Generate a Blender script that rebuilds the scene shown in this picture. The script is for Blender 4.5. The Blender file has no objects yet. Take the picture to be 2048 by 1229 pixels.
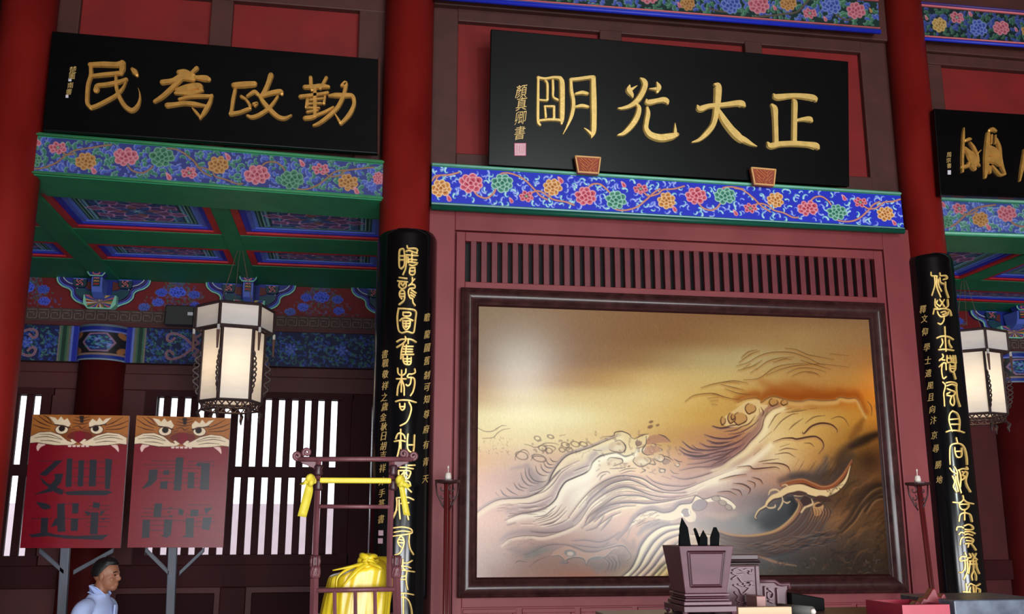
# Ceremonial hall: red columns, painted beams, black plaques, wave painting.
import bpy, math, random
import numpy as np
from mathutils import Matrix, Vector
random.seed(7)
RNG = np.random.default_rng(7)
SC = bpy.context.scene
COL = SC.collection

# ---------------------------------------------------------------- camera
F = 1950.0
PITCH, YAW, CZ = math.radians(12.6), math.radians(9.0), 2.0
FW = np.array([math.sin(YAW) * math.cos(PITCH), math.cos(YAW) * math.cos(PITCH), math.sin(PITCH)])
RT = np.cross(FW, [0, 0, 1]); RT /= np.linalg.norm(RT)
UP = np.cross(RT, FW)
CAM = np.array([0, 0, CZ])
cd = bpy.data.cameras.new('camera'); cam = bpy.data.objects.new('camera', cd); COL.objects.link(cam)
cd.sensor_width = 36.0; cd.lens = F / 2048 * 36.0; cd.clip_end = 200
cam.matrix_world = Matrix(((RT[0], UP[0], -FW[0], 0), (RT[1], UP[1], -FW[1], 0), (RT[2], UP[2], -FW[2], CZ), (0, 0, 0, 1)))
SC.camera = cam

# ---------------------------------------------------------------- sky, daylight, exposure
SC.view_settings.view_transform = 'Standard'; SC.view_settings.look = 'None'
SC.view_settings.gamma = 1.0; SC.view_settings.use_curve_mapping = False
SC.view_settings.exposure = 0.0
w = bpy.data.worlds.new('sky'); SC.world = w; w.use_nodes = True
bg = w.node_tree.nodes['Background']
bg.inputs[0].default_value = (0.86, 0.92, 1.0, 1); bg.inputs[1].default_value = 2.6

def area(name, loc, size, power, color, rot=(math.radians(90), 0, 0), spread=180):
    ld = bpy.data.lights.new(name, 'AREA'); ld.shape = 'RECTANGLE'; ld.size, ld.size_y = size
    ld.energy = power; ld.color = color; ld.spread = math.radians(spread)
    o = bpy.data.objects.new(name, ld); o.location = loc; o.rotation_euler = rot; COL.objects.link(o); return o

# daylight through the three front door openings behind the viewer, and the little window over the middle one
DOORS = [(-2.35, 2.5), (1.6, 3.0), (6.0, 2.6)]
for (dx, dw), pw in zip(DOORS, (370, 590, 650)):
    area('door_daylight', (dx, -5.05, 1.95), (dw, 3.7), pw, (0.95, 0.97, 1.0))
area('high_window_daylight', (3.36, -5.05, 5.02), (0.78, 1.2), 250, (0.9, 1.0, 0.95))

# ---------------------------------------------------------------- geometry helpers
def rays(x, y):
    x = np.asarray(x, float); y = np.asarray(y, float)
    return FW + ((x - 1024) / F)[..., None] * RT + ((614.5 - y) / F)[..., None] * UP
def P(x, y, Y):
    d = rays(x, y); return CAM + d * (Y / d[..., 1])[..., None]
def PX(x, y, X):
    d = rays(x, y); return CAM + d * (X / d[..., 0])[..., None]
def PZ(x, y, Z):
    d = rays(x, y); return CAM + d * ((Z - CZ) / d[..., 2])[..., None]

class Plane:
    """a plane the viewer's sight lines are carried onto; h lifts a point along the normal"""
    def __init__(s, p0, n):
        s.p0 = np.asarray(p0, float); s.n = np.asarray(n, float) / np.linalg.norm(n)
    def __call__(s, x, y, h=0.0):
        d = rays(x, y); t = ((s.p0 - CAM) @ s.n) / (d @ s.n)
        return CAM + d * t[..., None] + np.asarray(h)[..., None] * s.n
class Cyl:
    """an upright round surface"""
    def __init__(s, cx, cy, R):
        s.cx, s.cy, s.R = cx, cy, R
    def __call__(s, x, y, h=0.0):
        d = rays(x, y); h = np.broadcast_to(np.asarray(h, float), d.shape[:-1])
        ox, oy = -s.cx, -s.cy
        a = d[..., 0]**2 + d[..., 1]**2; b = 2 * (d[..., 0] * ox + d[..., 1] * oy); c = ox * ox + oy * oy - s.R**2
        t = (-b - np.sqrt(np.maximum(b * b - 4 * a * c, 0))) / (2 * a)
        p = CAM + d * t[..., None]
        n = np.stack([p[..., 0] - s.cx, p[..., 1] - s.cy, np.zeros_like(t)], -1) / s.R
        return p + n * h[..., None]

class MB:
    def __init__(s): s.v = []; s.f = []; s.m = []
    def add(s, vs, fs, mi=0):
        k = len(s.v); s.v.extend([tuple(map(float, p)) for p in vs])
        s.f.extend([tuple(k + i for i in f) for f in fs]); s.m.extend([mi] * len(fs)); return s
    def box(s, a, b, mi=0):
        (x0, y0, z0), (x1, y1, z1) = a, b
        vs = [(x0, y0, z0), (x1, y0, z0), (x1, y1, z0), (x0, y1, z0), (x0, y0, z1), (x1, y0, z1), (x1, y1, z1), (x0, y1, z1)]
        return s.add(vs, [(0, 3, 2, 1), (4, 5, 6, 7), (0, 1, 5, 4), (1, 2, 6, 5), (2, 3, 7, 6), (3, 0, 4, 7)], mi)
    def hexa(s, q, q2, mi=0):
        """front quad and back quad, same order"""
        return s.add(list(q) + list(q2), [(0, 1, 2, 3), (7, 6, 5, 4), (0, 4, 5, 1), (1, 5, 6, 2), (2, 6, 7, 3), (3, 7, 4, 0)], mi)
    def slab(s, pts, dv, mi=0):
        """any outline pushed along dv"""
        pts = [np.asarray(p, float) for p in pts]; n = len(pts); dv = np.asarray(dv, float)
        fs = [tuple(range(n)), tuple(range(2 * n - 1, n - 1, -1))]
        fs += [(i, n + i, n + (i + 1) % n, (i + 1) % n) for i in range(n)]
        return s.add(pts + [p + dv for p in pts], fs, mi)
    def tube(s, pts, r, n=8, mi=0, cap=True, flat=1.0, closed=False):
        pts = [np.asarray(p, float) for p in pts]; m = len(pts)
        rs = r if hasattr(r, '__len__') else [r] * m
        vs = []; up = np.array([0, 0, 1.0]); prev = None
        for i, p in enumerate(pts):
            if closed: t = pts[(i + 1) % m] - pts[i - 1]
            else: t = pts[min(i + 1, m - 1)] - pts[max(i - 1, 0)]
            t = t / (np.linalg.norm(t) + 1e-12)
            if prev is None:
                a = np.cross(t, up)
                if np.linalg.norm(a) < 1e-3: a = np.cross(t, [0, 1.0, 0])
            else: a = prev - t * (prev @ t)
            a = a / (np.linalg.norm(a) + 1e-12); prev = a; b = np.cross(t, a)
            for k in range(n):
                th = 2 * math.pi * k / n
                vs.append(p + rs[i] * (math.cos(th) * a + flat * math.sin(th) * b))
        fs = []
        for i in range(m if closed else m - 1):
            j = (i + 1) % m
            for k in range(n): fs.append((i * n + k, i * n + (k + 1) % n, j * n + (k + 1) % n, j * n + k))
        if cap and not closed:
            fs.append(tuple(range(n - 1, -1, -1))); fs.append(tuple((m - 1) * n + k for k in range(n)))
        return s.add(vs, fs, mi)
    def lathe(s, prof, c=(0, 0), n=24, mi=0):
        vs = []; fs = []
        for r, z in prof:
            for k in range(n):
                th = 2 * math.pi * k / n; vs.append((c[0] + r * math.cos(th), c[1] + r * math.sin(th), z))
        for i in range(len(prof) - 1):
            for k in range(n): fs.append((i * n + k, i * n + (k + 1) % n, (i + 1) * n + (k + 1) % n, (i + 1) * n + k))
        fs.append(tuple(range(n - 1, -1, -1))); fs.append(tuple((len(prof) - 1) * n + k for k in range(n)))
        return s.add(vs, fs, mi)

def sp(pts, n=6):
    """Catmull-Rom through points of any dimension"""
    a = np.asarray(pts, float)
    if len(a) < 3: return np.array([a[0] + (a[-1] - a[0]) * t for t in np.linspace(0, 1, n)])
    b = np.vstack([2 * a[0] - a[1], a, 2 * a[-1] - a[-2]]); out = []
    for i in range(len(a) - 1):
        p0, p1, p2, p3 = b[i:i + 4]
        for t in np.linspace(0, 1, n, endpoint=False):
            out.append(.5 * (2 * p1 + (p2 - p0) * t + (2 * p0 - 5 * p1 + 4 * p2 - p3) * t * t + (3 * p1 - p0 - 3 * p2 + p3) * t**3))
    out.append(a[-1]); return np.array(out)

# ---------------------------------------------------------------- objects
WL = {}
def base(parent):
    while parent is not None and parent.parent is not None: parent = parent.parent
    return WL.get(parent.name, np.zeros(3)) if parent is not None else np.zeros(3)
def mesh_obj(name, mb, mats, parent=None, smooth=False, origin=None, bevel=0):
    off = base(parent) if parent is not None else (np.asarray(origin, float) if origin is not None else np.zeros(3))
    me = bpy.data.meshes.new(name)
    me.from_pydata([tuple(np.asarray(v) - off) for v in mb.v], [], mb.f); me.validate()
    for m in (mats if isinstance(mats, (list, tuple)) else [mats]): me.materials.append(m)
    if len(me.polygons) == len(mb.m): me.polygons.foreach_set('material_index', mb.m)
    if smooth: me.polygons.foreach_set('use_smooth', [True] * len(me.polygons))
    o = bpy.data.objects.new(name, me); COL.objects.link(o)
    if parent is not None: o.parent = parent
    else: o.location = off; WL[o.name] = off
    if bevel:
        md = o.modifiers.new('edge', 'BEVEL'); md.width = bevel; md.segments = 2; md.limit_method = 'ANGLE'
    return o
def tag(o, label=None, cat=None, group=None, kind=None):
    if label: o['label'] = label
    if cat: o['category'] = cat
    if group: o['group'] = group
    if kind: o['kind'] = kind
    return o
def thing(name, loc, label, cat, group=None, kind=None):
    o = bpy.data.objects.new(name, None); o.location = loc; COL.objects.link(o); o.empty_display_size = .1
    WL[o.name] = np.asarray(loc, float); return tag(o, label, cat, group, kind)
def dup_tree(o, dx, parent=None):
    c = o.copy(); COL.objects.link(c)
    if parent is None: c.location = Vector(o.location) + Vector(dx); WL[c.name] = np.array(c.location)
    else: c.parent = parent
    for ch in [x for x in o.children]: dup_tree(ch, dx, c)
    return c

# ---------------------------------------------------------------- materials
def lin(c):
    c = np.asarray(c, float) / 255.0
    return np.where(c <= .04045, c / 12.92, ((c + .055) / 1.055)**2.4)
MATS = {}
def mat(name, rgb, rough=.5, metal=0., var=.12, scale=6., bump=0., spec=.5, coat=0., stretch=(1, 1, 1), rgb2=None, bscale=None):
    if name in MATS: return MATS[name]
    m = bpy.data.materials.new(name); m.use_nodes = True; nt = m.node_tree; N = nt.nodes; L = nt.links
    b = N['Principled BSDF']; b.inputs['Roughness'].default_value = rough; b.inputs['Metallic'].default_value = metal
    b.inputs['Specular IOR Level'].default_value = spec
    if coat: b.inputs['Coat Weight'].default_value = coat; b.inputs['Coat Roughness'].default_value = .12
    tc = N.new('ShaderNodeTexCoord'); mp = N.new('ShaderNodeMapping'); mp.inputs['Scale'].default_value = stretch
    L.new(tc.outputs['Object'], mp.inputs[0])
    nz = N.new('ShaderNodeTexNoise'); nz.inputs['Scale'].default_value = scale; nz.inputs['Detail'].default_value = 5
    L.new(mp.outputs[0], nz.inputs['Vector'])
    c = lin(rgb); c1 = c * (1 - var); c2 = lin(rgb2) if rgb2 is not None else np.minimum(c * (1 + var), 1)
    cr = N.new('ShaderNodeValToRGB'); cr.color_ramp.elements[0].position = .3; cr.color_ramp.elements[1].position = .7
    cr.color_ramp.elements[0].color = (*c1, 1); cr.color_ramp.elements[1].color = (*c2, 1)
    L.new(nz.outputs[0], cr.inputs[0]); L.new(cr.outputs[0], b.inputs['Base Color'])
    if bump:
        n2 = N.new('ShaderNodeTexNoise'); n2.inputs['Scale'].default_value = bscale or scale * 6; n2.inputs['Detail'].default_value = 6
        L.new(mp.outputs[0], n2.inputs['Vector'])
        bp = N.new('ShaderNodeBump'); bp.inputs['Strength'].default_value = bump; bp.inputs['Distance'].default_value = .01
        L.new(n2.outputs[0], bp.inputs['Height']); L.new(bp.outputs[0], b.inputs['Normal'])
    MATS[name] = m; return m
def emis(name, rgb, s):
    m = bpy.data.materials.new(name); m.use_nodes = True; nt = m.node_tree
    e = nt.nodes.new('ShaderNodeEmission'); e.inputs[0].default_value = (*lin(rgb), 1); e.inputs[1].default_value = s
    nt.links.new(e.outputs[0], nt.nodes['Material Output'].inputs[0]); return m
def paint_mat(name, rough=.45, spec=.4, grain=.06, scale=60, coat=0.):
    """paint laid on a board: the colour comes from the painted print, the grain is a texture"""
    m = bpy.data.materials.new(name); m.use_nodes = True; nt = m.node_tree; N = nt.nodes; L = nt.links
    b = N['Principled BSDF']; b.inputs['Roughness'].default_value = rough; b.inputs['Specular IOR Level'].default_value = spec
    if coat: b.inputs['Coat Weight'].default_value = coat; b.inputs['Coat Roughness'].default_value = .25
    at = N.new('ShaderNodeVertexColor'); at.layer_name = 'print'
    tc = N.new('ShaderNodeTexCoord'); nz = N.new('ShaderNodeTexNoise'); nz.inputs['Scale'].default_value = scale; nz.inputs['Detail'].default_value = 4
    L.new(tc.outputs['Object'], nz.inputs['Vector'])
    mr = N.new('ShaderNodeMapRange'); mr.inputs['From Min'].default_value = .3; mr.inputs['From Max'].default_value = .7
    mr.inputs['To Min'].default_value = 1 - grain; mr.inputs['To Max'].default_value = 1 + grain
    L.new(nz.outputs[0], mr.inputs[0])
    mx = N.new('ShaderNodeVectorMath'); mx.operation = 'SCALE'
    L.new(at.outputs[0], mx.inputs[0]); L.new(mr.outputs[0], mx.inputs['Scale']); L.new(mx.outputs[0], b.inputs['Base Color'])
    return m

# ---------------------------------------------------------------- flat print: pictures drawn stroke by stroke
def homog(src, dst):
    A = []; B = []
    for (x, y), (u, v) in zip(src, dst):
        A += [[x, y, 1, 0, 0, 0, -u * x, -u * y], [0, 0, 0, x, y, 1, -v * x, -v * y]]; B += [u, v]
    h = np.linalg.solve(np.array(A, float), np.array(B, float)); return np.append(h, 1).reshape(3, 3)
class Canvas:
    def __init__(s, W, H, rgb, corners=None):
        """corners: where TL,TR,BR,BL of the sheet lie in the drawing's own units"""
        s.W, s.H = W, H; s.a = np.empty((H, W, 3)); s.a[:] = rgb
        s.M = homog(corners, [(0, 0), (W, 0), (W, H), (0, H)]) if corners is not None else np.eye(3)
        c = np.asarray(corners, float) if corners is not None else None
        s.k = W / np.linalg.norm(c[1] - c[0]) if c is not None else 1.0
    def tr(s, pts, org=(0, 0, 1)):
        p = np.asarray(pts, float)[:, :2] / org[2] + np.array(org[:2])
        q = np.c_[p, np.ones(len(p))] @ s.M.T; return q[:, :2] / q[:, 2:]
    def blend(s, x0, y0, cov, rgb):
        h, w_ = cov.shape; v = s.a[y0:y0 + h, x0:x0 + w_]; v += (np.asarray(rgb, float) - v) * cov[..., None]
    def stroke(s, pts, r, rgb, alpha=1., soft=1., org=(0, 0, 1), n=5, taper=0.):
        q = s.tr(pts, org); q = sp(q, n) if n > 1 and len(q) > 2 else q
        m = len(q); rr = np.interp(np.linspace(0, 1, m), np.linspace(0, 1, len(r)), r) if hasattr(r, '__len__') else np.full(m, float(r))
        if taper: rr = rr * (1 - taper * np.abs(np.linspace(-1, 1, m))**2)
        pad = rr.max() + soft + 1
        x0 = max(int(q[:, 0].min() - pad), 0); x1 = min(int(q[:, 0].max() + pad) + 2, s.W)
        y0 = max(int(q[:, 1].min() - pad), 0); y1 = min(int(q[:, 1].max() + pad) + 2, s.H)
        if x1 <= x0 or y1 <= y0: return
        cov = np.zeros((y1 - y0, x1 - x0))
        for i in range(m - 1):
            a, b = q[i], q[i + 1]; p_ = max(rr[i], rr[i + 1]) + soft + 1
            u0 = max(int(min(a[0], b[0]) - p_), x0); u1 = min(int(max(a[0], b[0]) + p_) + 2, x1)
            v0 = max(int(min(a[1], b[1]) - p_), y0); v1 = min(int(max(a[1], b[1]) + p_) + 2, y1)
            if u1 <= u0 or v1 <= v0: continue
            X = np.arange(u0, u1)[None, :] + .5; Y = np.arange(v0, v1)[:, None] + .5
            d = b - a; l2 = d @ d + 1e-9; t = np.clip(((X - a[0]) * d[0] + (Y - a[1]) * d[1]) / l2, 0, 1)
            D = np.hypot(X - a[0] - t * d[0], Y - a[1] - t * d[1])
            c = np.clip((rr[i] + (rr[i + 1] - rr[i]) * t - D) / soft + .5, 0, 1)
            sub = cov[v0 - y0:v1 - y0, u0 - x0:u1 - x0]; np.maximum(sub, c, out=sub)
        if soft > 2: cov = cov * cov * (3 - 2 * cov)
        s.blend(x0, y0, cov * alpha, rgb)
    def poly(s, pts, rgb, alpha=1., org=(0, 0, 1), ss=3, smooth=0):
        q = s.tr(pts, org)
        if smooth: q = sp(np.vstack([q, q[:1]]), smooth)
        x0 = max(int(q[:, 0].min()) - 1, 0); x1 = min(int(q[:, 0].max()) + 2, s.W)
        y0 = max(int(q[:, 1].min()) - 1, 0); y1 = min(int(q[:, 1].max()) + 2, s.H)
        if x1 <= x0 or y1 <= y0: return
        X, Y = np.meshgrid(x0 + (np.arange((x1 - x0) * ss) + .5) / ss, y0 + (np.arange((y1 - y0) * ss) + .5) / ss)
        ins = np.zeros(X.shape, bool); j = len(q) - 1
        for i in range(len(q)):
            xi, yi = q[i]; xj, yj = q[j]
            if yi != yj: ins ^= ((yi > Y) != (yj > Y)) & (X < (xj - xi) * (Y - yi) / (yj - yi) + xi)
            j = i
        cov = ins.reshape(y1 - y0, ss, x1 - x0, ss).mean((1, 3)); s.blend(x0, y0, cov * alpha, rgb)
    def ell(s, c, rx, ry, rgb, alpha=1., org=(0, 0, 1), soft=1., rot=0., ring=0.):
        (cx, cy), = s.tr([c], org); R = max(rx, ry) + soft + ring + 1
        x0 = max(int(cx - R), 0); x1 = min(int(cx + R) + 2, s.W); y0 = max(int(cy - R), 0); y1 = min(int(cy + R) + 2, s.H)
        if x1 <= x0 or y1 <= y0: return
        X = np.arange(x0, x1)[None, :] + .5 - cx; Y = np.arange(y0, y1)[:, None] + .5 - cy
        u = X * math.cos(rot) + Y * math.sin(rot); v = -X * math.sin(rot) + Y * math.cos(rot)
        rho = np.hypot(u / rx, v / ry); d = (1 - rho) * min(rx, ry)
        if ring: d = ring - np.abs(d)
        s.blend(x0, y0, np.clip(d / soft + .5, 0, 1) * alpha, rgb)
def print_sheet(name, cv, quad, material, parent=None, kind=None, curve=None, res=1.0):
    """a thin board carrying the drawing; quad = TL,TR,BR,BL in the hall"""
    W = max(int(cv.W * res), 2); H = max(int(cv.H * res), 2)
    off = base(parent); TL, TR, BR, BL = [np.asarray(p, float) - off for p in quad]
    u = np.linspace(0, 1, W)[None, :, None]; v = np.linspace(0, 1, H)[:, None, None]
    co = (TL * (1 - u) + TR * u) * (1 - v) + (BL * (1 - u) + BR * u) * v
    if curve is not None: co = curve(u, v)  - off
    co = co.reshape(-1, 3)
    me = bpy.data.meshes.new(name); nf = (W - 1) * (H - 1)
    i = np.arange(W * H).reshape(H, W)
    f = np.stack([i[:-1, :-1], i[1:, :-1], i[1:, 1:], i[:-1, 1:]], -1).reshape(-1)
    me.vertices.add(W * H); me.vertices.foreach_set('co', co.ravel())
    me.loops.add(nf * 4); me.loops.foreach_set('vertex_index', f)
    me.polygons.add(nf); me.polygons.foreach_set('loop_start', np.arange(nf) * 4); me.polygons.foreach_set('loop_total', np.full(nf, 4))
    me.polygons.foreach_set('use_smooth', np.ones(nf, bool))
    me.update(calc_edges=True)
    a = me.color_attributes.new('print', 'FLOAT_COLOR', 'POINT')
    yi = np.clip(((np.linspace(0, 1, H)) * (cv.H - 1)).round().astype(int), 0, cv.H - 1); xi = np.clip((np.linspace(0, 1, W) * (cv.W - 1)).round().astype(int), 0, cv.W - 1)
    c = lin(np.clip(cv.a[yi][:, xi], 0, 255)); c = np.concatenate([c, np.ones((H, W, 1))], -1)
    a.data.foreach_set('color', c.astype(np.float32).ravel())
    me.materials.append(material)
    o = bpy.data.objects.new(name, me); COL.objects.link(o)
    if parent is not None: o.parent = parent
    else: WL[o.name] = np.zeros(3)
    return o

# ---------------------------------------------------------------- carved and raised writing
def ribbon(mb, surf, pts, h, org=(0, 0, 1), n=6, rmul=1., r=None, k=0):
    """one brush stroke as a raised bevelled ridge on a surface"""
    a = np.asarray(pts, float)
    if a.shape[1] == 2: a = np.c_[a, np.full(len(a), r)]
    a = a.copy(); a[:, :2] = a[:, :2] / org[2] + np.array(org[:2]); a[:, 2] = a[:, 2] / org[2] * rmul
    q = sp(a, n) if len(a) > 2 else np.array([a[0] + (a[-1] - a[0]) * t for t in np.linspace(0, 1, 4)])
    q[:, 2] = np.maximum(q[:, 2], .25)
    t = np.gradient(q[:, :2], axis=0); t /= (np.linalg.norm(t, axis=1, keepdims=True) + 1e-9)
    caps = []
    for e, sg in ((0, -1), (-1, 1)):
        R = q[e, 2]; caps.append([(q[e, 0] + sg * t[e, 0] * R * math.sin(g), q[e, 1] + sg * t[e, 1] * R * math.sin(g), R * math.cos(g), t[e, 0], t[e, 1], max(math.cos(g), .05)) for g in (.5, 1.0, 1.45)])
    body = [(*q[i], *t[i], 1.) for i in range(len(q))]
    seq = np.array(caps[0][::-1] + body + caps[1])
    nx, ny = -seq[:, 4], seq[:, 3]; hh = h * (1 + .015 * k)
    rows = []
    for off, ht in ((-1, -.05), (-.70, 1), (.70, 1), (1, -.05)):
        rows.append(surf(seq[:, 0] + nx * off * seq[:, 2], seq[:, 1] + ny * off * seq[:, 2], hh * ht * np.where(ht > 0, np.minimum(1, .35 + seq[:, 5] * .65), 1)))
    m = len(seq); vs = np.stack(rows, 1).reshape(-1, 3)
    fs = []
    for i in range(m - 1):
        for j in range(3): fs.append((i * 4 + j, i * 4 + j + 1, i * 4 + 5 + j, i * 4 + 4 + j))
    fs += [(0, 1, 2, 3), ((m - 1) * 4 + 3, (m - 1) * 4 + 2, (m - 1) * 4 + 1, (m - 1) * 4)]
    mb.add(vs, fs)
def carve(name, strokes, surf, h, material, parent, org, r=None, rmul=1.):
    mb = MB()
    for k, s_ in enumerate(strokes): ribbon(mb, surf, s_, h, org, r=r, rmul=rmul, k=k % 5)
    return mesh_obj(name, mb, material, parent)
GL = {}
def glyph(ch):
    if ch not in GL:
        cu = bpy.data.curves.new('glyph', 'FONT'); cu.body = ch; cu.size = 1.0; cu.extrude = .5; cu.resolution_u = 1; cu.align_x = 'CENTER'
        o = bpy.data.objects.new('glyph', cu); COL.objects.link(o)
        dg = bpy.context.evaluated_depsgraph_get(); me = o.evaluated_get(dg).to_mesh()
        v = np.array([tuple(x.co) for x in me.vertices]); f = [tuple(p.vertices) for p in me.polygons]
        o.evaluated_get(dg).to_mesh_clear(); bpy.data.objects.remove(o); bpy.data.curves.remove(cu)
        if len(v):
            mn = v.min(0); mx = v.max(0); v[:, :2] = (v[:, :2] - (mn[:2] + mx[:2]) / 2) / max(mx[1] - mn[1], mx[0] - mn[0], 1e-6)
        GL[ch] = (v, f)
    return GL[ch]
def small_char(name, ch, cx, cy, wpx, hpx, surf, h, material, parent, slant=0.):
    v, f = glyph(ch)
    if not len(v): return
    mb = MB(); x = cx + v[:, 0] * wpx + v[:, 1] * slant * hpx; y = cy - v[:, 1] * hpx + v[:, 0] * -.12 * hpx
    mb.add(surf(x, y, np.where(v[:, 2] > 0, h, -.0005)), f)
    return mesh_obj(name, mb, material, parent)

# ---------------------------------------------------------------- paints used in the hall
M_col = mat('red_column_lacquer', (120, 20, 17), .5, var=.22, scale=2.2, stretch=(1, 1, .5), bump=.12, rgb2=(138, 32, 27), spec=.16)
M_panel = mat('red_panel_paint', (122, 12, 11), .65, var=.15, scale=3, bump=.06)
M_brown = mat('brown_frame_paint', (72, 34, 28), .6, var=.2, scale=5, bump=.08)
M_wood = mat('dusty_red_wood', (128, 44, 50), .55, var=.1, scale=3, stretch=(1, 1, .6), bump=.1, rgb2=(136, 54, 58))
M_slat = mat('red_slat_paint', (104, 30, 40), .5, var=.12, scale=8)
M_dark = mat('dark_slot', (44, 42, 42), .8)
M_black = mat('black_lacquer', (4, 4.5, 6), .3, var=.3, scale=3, stretch=(.4, 1, 5), spec=.22)
M_blackgloss = mat('polished_black_lacquer', (8, 9, 12), .16, var=.3, scale=4, spec=.55, stretch=(1, 1, .2))
M_gold = mat('bright_gold_leaf', (232, 194, 112), .36, metal=.3, var=.1, scale=20, bump=.15, bscale=60)
M_goldold = mat('old_gold_leaf', (218, 162, 82), .36, metal=.55, var=.15, scale=20, bump=.15, bscale=60)
M_goldink = mat('gold_ink', (214, 178, 110), .45, metal=.3, var=.1)
M_green = mat('malachite_paint', (18, 128, 82), .55, var=.14, scale=4, bump=.05)
M_greenL = mat('pale_green_edge', (140, 210, 184), .5, var=.1, scale=10)
M_greenM = mat('mid_green_edge', (66, 140, 92), .5, var=.12, scale=10)
M_seafoam = mat('pale_blue_edge', (168, 214, 220), .45, var=.06)
M_red = mat('vermilion_edge', (196, 30, 30), .5, var=.12)
M_blue = mat('ultramarine_edge', (26, 44, 190), .5, var=.1)
M_bluel = mat('light_blue_edge', (86, 110, 210), .5, var=.1)
M_purple = mat('violet_edge', (60, 34, 110), .5, var=.1)
M_white = mat('chalk_white_edge', (200, 205, 214), .5, var=.05)
M_pink = mat('pink_edge', (214, 110, 118), .5, var=.08)
M_wall = mat('dark_red_wall', (76, 15, 17), .6, var=.15, scale=3, bump=.06)
M_wall2 = mat('dark_brown_red_wood', (56, 14, 19), .65, spec=.2, var=.15, scale=4, stretch=(1, 1, .4), bump=.06)
M_fret = mat('worn_fret_wood', (96, 84, 76), .7, var=.2, scale=20, rgb2=(116, 92, 86))
M_floor = mat('grey_floor_stone', (150, 146, 140), .6, var=.12, scale=2)
M_plaster = mat('hall_plaster', (120, 100, 92), .8, var=.08)

# ---------------------------------------------------------------- the hall around: floor, roof, side walls, front with three doors
def struct(name, mb, m, parent=None, **k):
    o = mesh_obj(name, mb, m, parent, **k)
    if parent is None: o['kind'] = 'structure'
    return o
mb = MB(); mb.box((-9.2, -5.4, -.2), (12.2, 14, 0)); floor = struct('floor', mb, M_floor)
mb = MB(); mb.box((-9.2, -5.4, 7.6), (12.2, 11.2, 7.8)); struct('ceiling', mb, M_brown)
mb = MB(); mb.box((-9.4, -5.4, 0), (-9.2, 11.2, 7.8)); struct('wall_left', mb, M_plaster)
mb = MB(); mb.box((12.2, -5.4, 0), (12.4, 11.2, 7.8)); struct('wall_right', mb, M_plaster)
mb = MB(); ed = [-9.2]
for dx, dw in DOORS: ed += [dx - dw / 2, dx + dw / 2]
ed += [12.2]
for i in range(0, len(ed), 2): mb.box((ed[i], -5.4, 0), (ed[i + 1], -5.2, 3.85))
mb.box((-9.2, -5.4, 3.85), (12.2, -5.2, 4.35)); mb.box((-9.2, -5.4, 5.7), (12.2, -5.2, 7.6))
mb.box((-9.2, -5.4, 4.35), (2.9, -5.2, 5.7)); mb.box((3.82, -5.4, 4.35), (12.2, -5.2, 5.7))
struct('wall_front', mb, M_plaster)

mb = MB(); mb.box((-9.2, -1.4, 2.95), (12.2, -1.2, 3.85)); struct('lintel', mb, M_brown)      # unseen lintel added behind the viewer to keep door light off the upper walls

# ---------------------------------------------------------------- four red columns of the front row
YC = 7.5
def column(name, cx, r0, r1, zt=7.6, y=YC):
    mb = MB(); mb.lathe([(r0 + .09, 0), (r0 + .09, .1), (r0 + .02, .16), (r0, .2), ((r0 * 2 + r1) / 3, 2.6), (r1, zt)], (0, 0), 40)
    vs = [(v[0] + cx, v[1] + y, v[2]) for v in mb.v]; mb.v = vs
    return struct(name, mb, M_col, smooth=True)
CX = {'left': -2.66, 'mid': .318, 'right': 4.825}
for k, cx, r0, r1 in (('left', CX['left'], .215, .2), ('mid', CX['mid'], .196, .206), ('right', CX['right'], .17, .168)):
    column('column', cx, r0, r1)

# ---------------------------------------------------------------- wooden screen wall of the middle bay
WY = 7.47
X0, X1 = CX['mid'] + .1, CX['right'] - .1
SX0, SX1, SZ0, SZ1 = .806, 4.325, 3.887, 4.222
wm = MB()
wm.box((X0, WY + .05, 0), (SX0 - .06, WY + .16, 4.5)); wm.box((SX1 + .06, WY + .05, 0), (X1, WY + .16, 4.5))
wm.box((SX0 - .06, WY + .05, 0), (SX1 + .06, WY + .16, SZ0 - .05)); wm.box((SX0 - .06, WY + .05, SZ1 + .05), (SX1 + .06, WY + .16, 4.5))
wall_mid = struct('wall_middle', wm, M_wood)
fr = MB(); gx0, gx1, gz = .728, 4.41, 4.304
fr.box((X0, WY, 0), (gx0 - .006, WY + .06, 4.5)); fr.box((gx1 + .006, WY, 0), (X1, WY + .06, 4.5)); fr.box((gx0 - .006, WY, gz + .006), (gx1 + .006, WY + .06, 4.5))
struct('stile', fr, M_wood, wall_mid, bevel=.006)
fr = MB(); fr.box((gx0 + .006, WY + .004, 0), (SX0, WY + .06, gz - .006)); fr.box((SX1, WY + .004, 0), (gx1 - .006, WY + .06, gz - .006))
fr.box((SX0, WY + .004, SZ1), (SX1, WY + .06, gz - .006)); fr.box((SX0, WY + .004, 1.4), (SX1, WY + .06, SZ0)); 
struct('inner_frame', fr, M_wood, wall_mid, bevel=.005)
NS = 42; pitch = (SX1 - SX0) / (NS - .45)
sl = MB(); sl.box((-.5 * pitch * .56, WY + .01, SZ0 - .01), (.5 * pitch * .56, WY + .05, SZ1 + .01))
s0 = None
for i in range(NS - 1):
    x = SX0 + pitch * (i + .8)
    if s0 is None:
        s0 = mesh_obj('slat', sl, M_slat, wall_mid, bevel=.004); s0.location.x = x
    else:
        c = s0.copy(); COL.objects.link(c); c.location.x = x
bk = MB(); bk.box((SX0 - .05, WY + .1, SZ0 - .04), (SX1 + .05, WY + .12, SZ1 + .04)); mesh_obj('slot_backing', bk, M_dark, wall_mid)
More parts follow.
